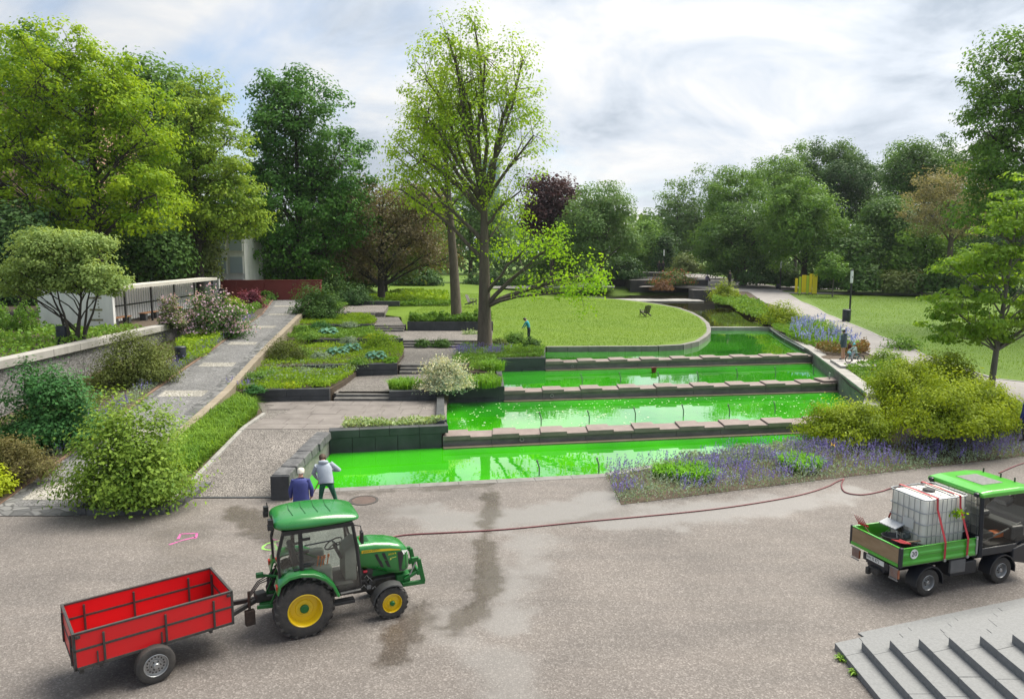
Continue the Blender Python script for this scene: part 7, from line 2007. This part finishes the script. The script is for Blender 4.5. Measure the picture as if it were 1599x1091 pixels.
# ---- pergola with slatted wall
pg = empty('pergola', (-23.5, 43.8, 2.95), 0, 'white garden pergola with slatted wall and dark posts above the ramp', 'pergola')
MB().box((-2.2, 0, 1.1), (4.4, .25, 2.3)).build('end_wall', M_WHITE, pg, bevel=.01)
sl2 = MB()
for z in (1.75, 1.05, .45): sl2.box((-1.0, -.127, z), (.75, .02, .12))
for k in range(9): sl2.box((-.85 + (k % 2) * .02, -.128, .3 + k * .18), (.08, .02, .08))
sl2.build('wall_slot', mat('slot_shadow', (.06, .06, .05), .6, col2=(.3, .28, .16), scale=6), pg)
MB().box((.06, 2, 1.1), (.10, 4, 2.2)).build('wall_edge', M_WHITE, pg) if False else None
MB().box((-.4, 7.4, 2.34), (1.3, 14.9, .1)).box((.28, 7.4, 2.30), (.06, 14.9, .2)).build('roof', mat('pergola_roof', (.42, .40, .36), .7, col2=(.52, .5, .45), scale=2), pg)
for k in range(5):
    MB().box((.2, .9 + k * 3.3, 1.15), (.10, .10, 2.3)).build('post', M_BLACK, pg)
for k in range(44):
    for (z0, z1) in ((.1, 1.0), (1.1, 2.25)):
        MB().box((-1.25, .55 + k * .32, (z0 + z1) / 2), (.04, .2, z1 - z0)).build('slat', M_WHITE, pg)
MB().box((-1.31, 7.4, 1.05), (.06, 14.4, .06)).box((-1.31, 7.4, .06), (.06, 14.4, .08)).build('slat_rail', M_BLACK, pg)
for k, (y, lab) in enumerate(((1.6, 'nearest wooden bench in the pergola'), (5.2, 'middle wooden bench in the pergola'), (9.0, 'farthest wooden bench in the pergola'))):
    b = empty('pergola_bench', (-24.0, 43.8 + y, 2.96), 0, lab, 'bench', 'benches in the pergola')
    for j in range(4): MB().box((-.2 + j * .12, 0, .45), (.1, 1.9, .05)).build('seat_slat', M_WOOD, b)
    for s_ in (-.75, .75): MB().box((0, s_, .21), (.4, .25, .42)).build('leg', M_DARK, b)
bpx('climbing_rose', 'pink-white climbing rose on the pergola', 268, 512, 3.0, 20, 62, 2600, .12, 'olive', 600, blossom=LF['lilac'], nb=900, bsize=.1, dep=.6)
# red wall and what stands behind
rwall = empty('red_wall', (-21.5, 67.6, 3.0), 0, 'dark red rendered wall closing the top of the ramp', 'wall')
for k in range(4): MB().box((-4.75 + k * 2.55, 0, .85), (2.54, .3, 1.75)).build('wall_panel', M_RED, rwall, bevel=.01)
MB().box((-.92, 0, 1.75), (10.3, .36, .07)).build('coping', M_RED, rwall)
ww = empty('white_wall', (-29.5, 66.0, 2.95), 0, 'whitewashed wall between pergola and red wall', 'wall')
for k in range(3): MB().box((-2.4 + k * 2.4, 0, 1.0), (2.39, .3, 2.0)).build('wall_panel', M_WHITE, ww, bevel=.01)

def building(name, label, c, w, d, h, wallm, cols_, rows_, ww_, wh_, rz=0, glass=None, roofm=None):
    b = empty(name, c, rz, label, 'building')
    MB().box((0, d / 2, h / 2), (w, d, h)).build('wall', wallm, b)
    MB().box((0, d / 2, h + .15), (w + .6, d + .6, .3)).build('roof', roofm or M_CONC, b)
    for i in range(cols_):
        for j in range(rows_):
            x = -w / 2 + (i + .5) * w / cols_; z = h * (j + .55) / rows_
            f = MB().box((x, -.03, z), (ww_ + .14, .1, wh_ + .14)).build('window', M_WHITE, b)
            MB().box((x, -.07, z), (ww_, .06, wh_)).build('pane', glass or mat('dark_pane', (.10, .13, .16), .1), f)
c = at_y(345, 440, 69.5); c.z = 2.9
building('glass_pavilion', 'white pavilion with glazed bays glimpsed between the trees', c, 4.6, 5, 6.2, M_WHITE, 3, 3, 1.15, 1.5, 0, mat('pale_pane', (.35, .42, .48), .15))
c = at_y(20, 440, 105); c.z = 2.9
building('brick_building', 'pinkish brick building hidden behind the leftmost trees', c, 26, 12, 26, mat('pink_brick', (.36, .20, .14), .8, col2=(.44, .27, .2), scale=3), 7, 7, 1.5, 1.9)
c = at_y(765, 400, 420); c.z = 2
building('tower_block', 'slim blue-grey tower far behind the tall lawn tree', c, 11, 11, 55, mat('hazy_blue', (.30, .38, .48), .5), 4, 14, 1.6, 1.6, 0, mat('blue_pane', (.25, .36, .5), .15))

# ---- far stone basins at the head of the canal
fb = [('front basin wall of dark stone at the head of the canal', [(984, 458), (1105, 458)], 1.25, 1.9, 6.0), ('low dark stone block at the right end of the basin wall', [(1082, 469), (1116, 469)], 1.2, 1.3, 2.5),
      ('long upper basin wall of grey stone', [(950, 446), (1078, 446)], 2.1, 1.2, 4.0), ('rear basin wall below the two walkers', [(985, 436), (1040, 437)], 2.9, 1.1, 3.0)]
for lab, (a, b_), z, h, d in fb:
    p, q = at(*a, z), at(*b_, z)
    panel_wall(lab, (p.x, p.y), (q.x, q.y), z - .5, z + h, d, mat('basin_stone', (.028, .026, .026), .7, col2=(.065, .06, .058), scale=1.2), 2, 2.6, name='basin_wall')
o = empty('basin_apron', at(1020, 470, 1.28), 0, 'flat grey stone apron in front of the basin wall', 'paving')
for k in range(6): MB().box((-5.2 + k * 2.05, 1.5, .0), (2.0, 4.5, .12)).build('slab', M_KERB, o)
c = at(1055, 452, 2.0); bush('basin_shrub', 'grey-olive shrub growing behind the basin wall', (c.x, c.y + 2, 2.6), 3.2, 2, 2.2, 3200, .28, LF['olive'], 620, blossom=leafmat('rusty_flowers', (.2, .06, .04), (.3, .12, .08), .3), nb=500, bsize=.25)
c = at(1035, 458, 2.0); bush('basin_shrub', 'rust-red shrub hanging over the basin wall', (c.x, c.y, 2.4), 1.3, 1, 1.4, 1400, .22, leafmat('rusty_leaves', (.07, .04, .022), (.13, .07, .04), .3), 621)
# far paved area among the trees, left
me, _ = area_mesh('far_paving', [at(640, 452, 2.2), at(960, 450, 2.2), at(960, 447, 2.2), at(640, 448, 2.2)], lambda x, y: 0 * x + 2.3, 4)
structure('far_paving', me, M_PATH)

# ================================================================== PEOPLE
M_SKIN = mat('skin', (.48, .27, .19), .55, col2=(.42, .22, .15), scale=6)
def cloth(name, c, c2=None): return mat(name, c, .85, col2=c2 or tuple(x * .72 for x in c), scale=7, bump=.25, bscale=14)
def person(label, loc, rz, h=1.75, lean=0.0, side=0.0, arms=None, legs=None, top=None, legm=None, shoe=None, hair=None, hairlen=0.0, headtilt=0.0, shin=None,
           jacket=None, jlen=.80, bulk=1.0, hood=None, hat=None, fingers=True, group=None, seat=None, bag=None):
    root = empty('person', loc, rz, label, 'person', group)
    s = h / 1.75
    J = {'pel': (0, 0, .95), 'bel': (0, .005, 1.1), 'che': (0, .0, 1.3), 'nkb': (0, -.005, 1.46), 'nek': (0, .015, 1.53), 'hed': (0, .035, 1.625), 'top': (0, .025, 1.70)}
    rad = {'pel': (.155, .115), 'bel': (.14, .105), 'che': (.165, .115), 'nkb': (.085, .075), 'nek': (.055, .055), 'hed': (.078, .095), 'top': (.062, .072)}
    for sd, q in ((-1, 'l'), (1, 'r')):
        J['sh' + q] = (sd * .175, 0, 1.41); J['el' + q] = (sd * .245, -.01, 1.13); J['wr' + q] = (sd * .25, .06, .90); J['hd' + q] = (sd * .245, .085, .83)
        J['hp' + q] = (sd * .095, 0, .88); J['kn' + q] = (sd * .10, .02, .50); J['an' + q] = (sd * .105, -.01, .10); J['to' + q] = (sd * .12, .15, .035)
        for k, r in (('sh', .066), ('el', .045), ('wr', .031), ('hd', .034), ('hp', .098), ('kn', .062), ('an', .045), ('to', .038)): rad[k + q] = (r, r)
    up = ['bel', 'che', 'nkb', 'nek', 'hed', 'top', 'shl', 'shr', 'ell', 'elr', 'wrl', 'wrr', 'hdl', 'hdr']
    piv = Vector(J['pel'])
    for k in up:
        f = .5 if k == 'bel' else 1.0
        J[k] = piv + Matrix.Rotation(-lean * f, 3, 'X') @ (Matrix.Rotation(side * f, 3, 'Y') @ (Vector(J[k]) - piv))
    nk = Vector(J['nkb'])
    for k in ('nek', 'hed', 'top'): J[k] = nk + Matrix.Rotation(-headtilt, 3, 'X') @ (Vector(J[k]) - nk)
    for d in (arms, legs):
        if d:
            for k, v in d.items(): J[k] = Vector(v)
    names = list(J); idx = {k: i for i, k in enumerate(names)}
    E_ = [('pel', 'bel'), ('bel', 'che'), ('che', 'nkb'), ('nkb', 'nek'), ('nek', 'hed'), ('hed', 'top')]
    for q in 'lr': E_ += [('che', 'sh' + q), ('sh' + q, 'el' + q), ('el' + q, 'wr' + q), ('wr' + q, 'hd' + q), ('pel', 'hp' + q), ('hp' + q, 'kn' + q), ('kn' + q, 'an' + q), ('an' + q, 'to' + q)]
    me = bpy.data.meshes.new('skeleton')
    me.from_pydata([tuple(Vector(J[k]) * s) for k in names], [(idx[a], idx[b]) for a, b in E_], [])
    tmp = bpy.data.objects.new('skeleton', me); COL.objects.link(tmp)
    m = tmp.modifiers.new('skin', 'SKIN'); m.use_smooth_shade = True; m.branch_smoothing = .3
    for k in names:
        sv = me.skin_vertices[0].data[idx[k]]; rx, ry = rad[k]
        b_ = bulk if k in ('pel', 'bel', 'che') else 1.0
        sv.radius = (rx * s * b_, ry * s * b_); sv.use_root = (k == 'pel')
    ms = tmp.modifiers.new('sub', 'SUBSURF'); ms.levels = 2; ms.render_levels = 2
    bpy.context.view_layer.update()
    body = bpy.data.meshes.new_from_object(tmp.evaluated_get(bpy.context.evaluated_depsgraph_get()))
    bpy.data.objects.remove(tmp)
    top = top or cloth('top_grey', (.2, .2, .2)); legm = legm or cloth('trousers_dark', (.03, .03, .04)); shoe = shoe or mat('shoe', (.03, .03, .03), .6)
    body.materials.clear()
    for x in (M_SKIN, top, legm, shoe, shin or legm): body.materials.append(x)
    segs = []
    for a, b in E_:
        k = b[:2]
        mi = 1
        if b in ('nek', 'hed', 'top'): mi = 0
        elif k == 'hd': mi = 0
        elif k in ('hp', 'kn'): mi = 2
        elif k == 'an': mi = 4
        elif k == 'to': mi = 3
        segs.append((np.array(Vector(J[a]) * s), np.array(Vector(J[b]) * s), mi))
    segs.append((np.array(Vector(J['pel']) * s), np.array(Vector(J['pel']) * s + Vector((0, 0, .02))), 2 if not jacket else 2))
    n = len(body.polygons); cen = np.empty(n * 3); body.polygons.foreach_get('center', cen); cen = cen.reshape(-1, 3)
    best = np.full(n, 1e9); mi_ = np.zeros(n, int)
    for a, b, mi in segs:
        d = b - a; L2 = d @ d + 1e-9
        t = np.clip(((cen - a) @ d) / L2, 0, 1); q = np.linalg.norm(cen - a - t[:, None] * d, axis=1)
        u = q < best; best = np.where(u, q, best); mi_ = np.where(u, mi, mi_)
    body.polygons.foreach_set('material_index', mi_.astype(np.int32)); body.polygons.foreach_set('use_smooth', [True] * n)
    bo = link('body', body, None, root)
    # face: nose, eyes, ears on the head
    hd = Vector(J['hed']) * s; ax = (Vector(J['top']) - Vector(J['nek'])).normalized(); fw = Vector((1, 0, 0)).cross(ax) * -1
    if fw.y < 0: fw = -fw
    rt = fw.cross(ax)
    fb = MB()
    fb.loft([[hd + fw * .085 * s + ax * .03 * s + rt * x * .012 * s for x in (-1, 1)] + [hd + fw * .10 * s + ax * .03 * s], [hd + fw * .085 * s - ax * .02 * s + rt * x * .016 * s for x in (-1, 1)] + [hd + fw * .125 * s - ax * .018 * s]])
    for x in (-1, 1): fb.lathe([(.001, -.012), (.02, -.006), (.026, 0), (.02, .006), (.001, .012)], hd + rt * x * .085 * s + ax * .0 * s, rt, 8)
    fb.build('face', M_SKIN, root, smooth=True)
    eb = MB()
    for x in (-1, 1): eb.lathe([(.001, .008), (.012, 0)], hd + fw * .092 * s + rt * x * .032 * s + ax * .03 * s, fw, 8)
    eb.box(tuple(hd + fw * .098 * s - ax * .05 * s), (.045, .006, .006)).build('features', mat('dark_features', (.06, .025, .02), .6), root)
    if hair:
        b = MB(); rings = []
        for i, (zz, r, back) in enumerate(((-.055 - hairlen, .085, -.04), (-.01, .094, -.03), (.05, .098, -.012), (.09, .085, -.005), (.118, .05, 0), (.126, .008, 0))):
            ring = []
            for k in range(14):
                a = 2 * math.pi * k / 14
                fx, fy = math.cos(a) * r, math.sin(a) * r * 1.14 + back * .5
                if zz < .06 and fy > .03: fy = .03 + (fy - .03) * .15
                jj = random.uniform(.97, 1.05)
                ring.append(hd + (rt * fx * jj + fw * (fy * jj - .005) + ax * zz) * s)
            rings.append(ring)
        b.loft(rings).build('hair', hair, root, smooth=R(80))
    if hat:
        b = MB()
        b.lathe([(.104 * s, .03 * s), (.112 * s, .06 * s), (.10 * s, .11 * s), (.06 * s, .145 * s), (.001, .15 * s)], hd, ax, 16).build('hat', hat, root, smooth=R(60))
        MB().loft([[hd + ax * .045 * s + fw * .08 * s + rt * x * s for x in (-.08, 0, .08)] + [hd + ax * .055 * s + fw * .08 * s + rt * x * s for x in (.08, 0, -.08)], [hd + ax * .03 * s + fw * .17 * s + rt * x * s for x in (-.05, 0, .05)] + [hd + ax * .038 * s + fw * .17 * s + rt * x * s for x in (.05, 0, -.05)]]).build('brim', hat, root)
    if jacket:
        # loose garment over the trunk: rings down the spine
        ch, pe = Vector(J['che']), Vector(J['pel'])
        spine = (Vector(J['nkb']) - pe).normalized(); fwd = Vector((1, 0, 0)).cross(spine) * -1
        if fwd.y < 0: fwd = -fwd
        rgt = Vector((1, 0, 0))
        b = MB(); rings = []
        for i, (t, rx, ry, sh) in enumerate(((.50, .10, .085, 0), (.46, .185, .115, 0), (.36, .205, .14, -.005), (.2, .20, .14, 0), (.05, .195, .14, 0), (-.06, .20, .145, 0), (-(.95 - jlen), .205, .15, .0))):
            c = pe + spine * t if t > 0 else pe + spine * t * .2 + Vector((0, 0, t * .8))
            ring = []
            for k in range(16):
                a = 2 * math.pi * k / 16
                wv = 1 + .03 * math.sin(3 * a + i * 1.7) + (.035 * math.sin(5 * a) if i > 4 else 0)
                ring.append((c + rgt * math.cos(a) * rx * wv * bulk + fwd * (math.sin(a) * ry * wv * bulk + sh)) * s)
            rings.append(ring)
        b.loft(rings).build('jacket', jacket, root, smooth=R(70))
        sb = MB()
        for q in 'lr':
            sb.tube([Vector(J['sh' + q]) * s, (Vector(J['sh' + q]) * .4 + Vector(J['el' + q]) * .6) * s, Vector(J['el' + q]) * s, (Vector(J['el' + q]) * .5 + Vector(J['wr' + q]) * .5) * s, Vector(J['wr' + q]) * s], [.082 * s, .07 * s, .064 * s, .056 * s, .045 * s], 10)
        sb.build('sleeves', jacket, root, smooth=R(70))
        if hood:
            nb_ = Vector(J['nkb'])
            b = MB(); pts = []
            for k in range(9):
                a = math.pi * (k / 8)
                pts.append((nb_ + rgt * math.cos(a) * .11 + fwd * (-math.sin(a) * .10 - .01) + spine * (.03 - .035 * math.sin(a))) * s)
            b.tube(pts, [.03 * s, .045 * s, .055 * s, .062 * s, .066 * s, .062 * s, .055 * s, .045 * s, .03 * s], 8).build('hood', jacket, root, smooth=R(70))
    if fingers:
        for q, sd in (('l', -1), ('r', 1)):
            w_, h_ = Vector(J['wr' + q]), Vector(J['hd' + q]); d = (h_ - w_).normalized(); sdv = d.orthogonal().normalized(); nv = d.cross(sdv)
            b = MB()
            for k, (off, L_) in enumerate(((-.03, .055), (-.01, .068), (.01, .072), (.03, .064))):
                p = h_ + sdv * off - d * .01
                b.tube([p * s, (p + d * L_ * .5 + nv * .006) * s, (p + d * L_ * .85 + nv * .025) * s, (p + d * L_ + nv * .042) * s], [.0095 * s, .009 * s, .008 * s, .006 * s], 6)
            p = h_ - d * .045 + sdv * -.03
            b.tube([p * s, (p - sdv * .025 + d * .02) * s, (p - sdv * .03 + d * .055 + nv * .02) * s], [.012 * s, .010 * s, .007 * s], 6)
            b.build('fingers', M_SKIN, root, smooth=True)
    return root
random.seed(21)
H_BROWN = mat('brown_hair', (.035, .018, .010), .7, col2=(.07, .035, .02), scale=20)
H_WHITE = mat('white_hair', (.58, .55, .46), .7, col2=(.70, .67, .58), scale=20)
H_DARK = mat('dark_hair', (.012, .010, .009), .6)
# man in a blue jacket looking at the water
person('elderly white-haired man in a dark blue jacket, seen from behind next to the tractor', at(472, 826, 0), R(8), 1.70, lean=.12, top=cloth('blue_jacket', (.035, .045, .17), (.05, .06, .23)), legm=cloth('navy_trousers', (.02, .022, .04)),
       hair=H_WHITE, headtilt=.22, jacket=cloth('blue_jacket', (.035, .045, .17)), jlen=.70, bulk=1.12,
       arms={'ell': (-.28, .03, 1.13), 'wrl': (-.29, .12, .90), 'hdl': (-.28, .15, .83), 'elr': (.29, .04, 1.13), 'wrr': (.27, .14, .91), 'hdr': (.25, .17, .84)})
# man in a grey hoodie leaning over the pool with a pole
pm = at(511, 801, 0)
person('man in a pale grey hoodie and green work trousers leaning towards the pool', pm, R(14), 1.78, lean=.45, side=-.12, top=cloth('grey_hoodie', (.33, .37, .43), (.26, .30, .36)), legm=cloth('green_work_trousers', (.008, .075, .04), (.012, .10, .055)),
       hair=H_BROWN, headtilt=.3, jacket=cloth('grey_hoodie', (.33, .37, .43)), jlen=.86, hood=True, bulk=1.05,
       legs={'hpl': (-.10, 0, .88), 'knl': (-.16, .05, .49), 'anl': (-.20, -.02, .10), 'tol': (-.23, .14, .035), 'hpr': (.10, 0, .88), 'knr': (.22, -.02, .49), 'anr': (.32, -.06, .10), 'tor': (.36, .10, .035)},
       arms={'ell': (-.34, .30, 1.10), 'wrl': (-.24, .42, .90), 'hdl': (-.20, .46, .83), 'elr': (.36, .20, 1.18), 'wrr': (.20, .42, 1.12), 'hdr': (.13, .46, 1.12)})
po = empty('pole', pm, R(14), 'thin brown pole held by the man in the grey hoodie', 'pole')
MB().tube([(.16, .47, 1.22), (-.20, .47, .82), (-.55, .52, .15)], .016, 6).build('shaft', M_WOOD, po, smooth=True)
# gardener on the lawn
pw_ = at(826, 535, LAWN); pw_.z = float(lawnz(np.array([pw_.x]), np.array([pw_.y]))[0])
person('gardener in a turquoise top and dark trousers bending on the lawn', pw_, R(70), 1.75, lean=.32, top=cloth('turquoise_top', (.02, .30, .36), (.02, .22, .28)), legm=cloth('dark_work_trousers', (.012, .025, .04)), hair=H_DARK, headtilt=.5, fingers=False,
       arms={'ell': (-.26, .28, 1.15), 'wrl': (-.22, .40, .98), 'hdl': (-.2, .45, .92), 'elr': (.26, .28, 1.15), 'wrr': (.22, .40, .98), 'hdr': (.2, .45, .92)})
# walker with a child
pz = at(1316, 562, 1.47)
person('walker in a grey-blue hooded jacket and pale cap beside the child on a bicycle', pz, R(40), 1.74, top=cloth('slate_jacket', (.07, .10, .13)), legm=M_SKIN, shoe=mat('dark_shoe', (.03, .03, .035), .6), hair=H_DARK,
       hat=mat('pale_cap', (.55, .53, .50), .8), jacket=cloth('slate_jacket', (.07, .10, .13)), jlen=.72, hood=True, fingers=False, headtilt=.15)
bg = empty('handbag', pz + Vector((.33, -.02, .62)), 0, 'dark red bag in the hand of the walker with the child', 'bag')
MB().box((0, 0, .12), (.12, .25, .26)).build('pouch', cloth('dark_red_leather', (.09, .02, .02)), bg, bevel=.04)
MB().tube([(0, -.08, .24), (0, -.04, .36), (0, .04, .36), (0, .08, .24)], .01, 5).build('strap', M_BLACK, bg)
# child's bicycle, child on it
pc = at(1331, 566, 1.47) + Vector((.12, 0, 0))
bk = empty('bicycle', pc, R(188), 'small turquoise child bicycle on the stone platform', 'bicycle')
tq = mat('turquoise_paint', (.02, .36, .42), .35)
for x in (-.36, .36):
    w = MB().tube([(x + math.cos(k * math.pi / 10) * .19, 0, .2 + math.sin(k * math.pi / 10) * .19) for k in range(21)], .026, 6, cap=False).build('wheel', M_TYRE, bk, smooth=True)
    sp = MB()
    for k in range(8): sp.tube([(x, 0, .2), (x + math.cos(k * math.pi / 4) * .18, 0, .2 + math.sin(k * math.pi / 4) * .18)], .004, 4)
    sp.cyl((x, -.04, .2), (x, .04, .2), .03, 8).build('spokes', M_RIM, w)
MB().tube([(.36, 0, .2), (.29, 0, .5), (.26, 0, .62)], .018, 6).tube([(.29, 0, .48), (.02, 0, .26), (-.12, 0, .48)], .018, 6).tube([(-.36, 0, .2), (.02, 0, .24)], .014, 6).tube([(-.36, 0, .2), (-.1, 0, .44)], .012, 6).build('frame', tq, bk, smooth=True)
MB().tube([(.22, -.2, .66), (.26, -.08, .63), (.26, .08, .63), (.22, .2, .66)], .014, 6).build('handlebar', M_BLACK, bk)
MB().box((-.14, 0, .50), (.2, .11, .05)).build('saddle', M_BLACK, bk, bevel=.02)
MB().box((.34, 0, .56), (.12, .2, .12)).build('basket', mat('pale_blue', (.25, .5, .6), .5), bk, bevel=.02)
MB().cyl((.02, -.07, .24), (.02, .07, .24), .05, 10).box((.1, -.1, .2), (.1, .06, .02)).box((-.06, .1, .28), (.1, .06, .02)).build('pedals', M_FRAME, bk)
person('small child with a turquoise helmet sitting on the little bicycle', pc, R(98), 1.05, lean=.15, top=cloth('child_jacket', (.30, .38, .40), (.45, .5, .45)), legm=cloth('pale_leggings', (.5, .48, .55)), hair=H_BROWN, hat=mat('turquoise_helmet', (.02, .45, .55), .3), fingers=False, jacket=cloth('child_jacket', (.30, .38, .40)), jlen=.86,
       legs={'hpl': (-.09, .22, .88), 'knl': (-.13, .42, .58), 'anl': (-.15, .28, .22), 'tol': (-.15, .40, .16), 'hpr': (.09, .22, .88), 'knr': (.13, .36, .52), 'anr': (.15, .20, .14), 'tor': (.15, .33, .07)},
       arms={'ell': (-.26, .22, 1.2), 'wrl': (-.26, .45, 1.12), 'hdl': (-.26, .52, 1.12), 'elr': (.26, .22, 1.2), 'wrr': (.26, .45, 1.12), 'hdr': (.26, .52, 1.12)})
# far walkers
p = at(1104, 446, 2.25)
person('far walker in a pale lilac coat on the path by the basins', p, R(0), 1.72, top=cloth('lilac_coat', (.36, .30, .48)), legm=cloth('pale_trousers', (.42, .46, .58)), hair=mat('headscarf', (.45, .4, .5), .8), fingers=False, jacket=cloth('lilac_coat', (.36, .30, .48)), jlen=.6)
bg = empty('shoulder_bag', p + Vector((.35, -.1, .75)), 0, 'black bag carried by the far walker in lilac', 'bag')
MB().box((0, 0, .1), (.2, .3, .4)).build('pouch', M_BLACK, bg, bevel=.06)
MB().tube([(0, -.1, .3), (-.12, 0, .65), (0, .1, .3)], .012, 5).build('strap', M_BLACK, bg)
for px, lab in ((1029, 'left one of two dark-clad walkers beyond the basins'), (1035, 'right one of two dark-clad walkers beyond the basins')):
    p = at_y(px, 424.5, 118)
    person(lab, p, R(170), 1.75, top=cloth('black_coat', (.012, .012, .014)), legm=cloth('black_coat', (.012, .012, .014)), hair=H_DARK, fingers=False, jacket=cloth('black_coat', (.012, .012, .014)), jlen=.75)
p = at_y(1139, 447, 84)
person('dark-clad person half hidden behind the rounded golden shrub', p, R(30), 1.75, top=cloth('black_coat', (.012, .012, .014)), legm=cloth('black_coat', (.012, .012, .014)), hair=H_DARK, fingers=False, jacket=cloth('black_coat', (.012, .012, .014)), jlen=.75)
p = Vector((at_y(347, 478, 60).x, 60, 2.95))
person('person standing behind the lilac shrub near the red wall', p, R(-20), 1.75, top=cloth('black_coat', (.012, .012, .014)), hair=mat('auburn_hair', (.12, .05, .03), .7), fingers=False)
p = at(1601, 690, .55)
person('person in a blue jacket cut by the right edge of the picture', p, R(20), 1.75, top=cloth('royal_blue', (.02, .04, .22)), hair=H_DARK, fingers=False, jacket=cloth('royal_blue', (.02, .04, .22)), jlen=.75)

# ================================================================== the air of the park (thin haze)
hz, ht, hp_ = newmat('thin_haze')
ht.nodes.remove(hp_)
pv = ht.nodes.new('ShaderNodeVolumePrincipled'); pv.inputs['Color'].default_value = (.86, .91, 1.0, 1); pv.inputs['Density'].default_value = .00012; pv.inputs['Anisotropy'].default_value = .3
ht.links.new(pv.outputs[0], ht.nodes['Material Output'].inputs['Volume'])
o = MB().box((0, 870, 29), (1860, 1880, 62.6)).build('haze', hz); tag(o, 'thin pale haze filling the air of the park', 'haze', kind='stuff')
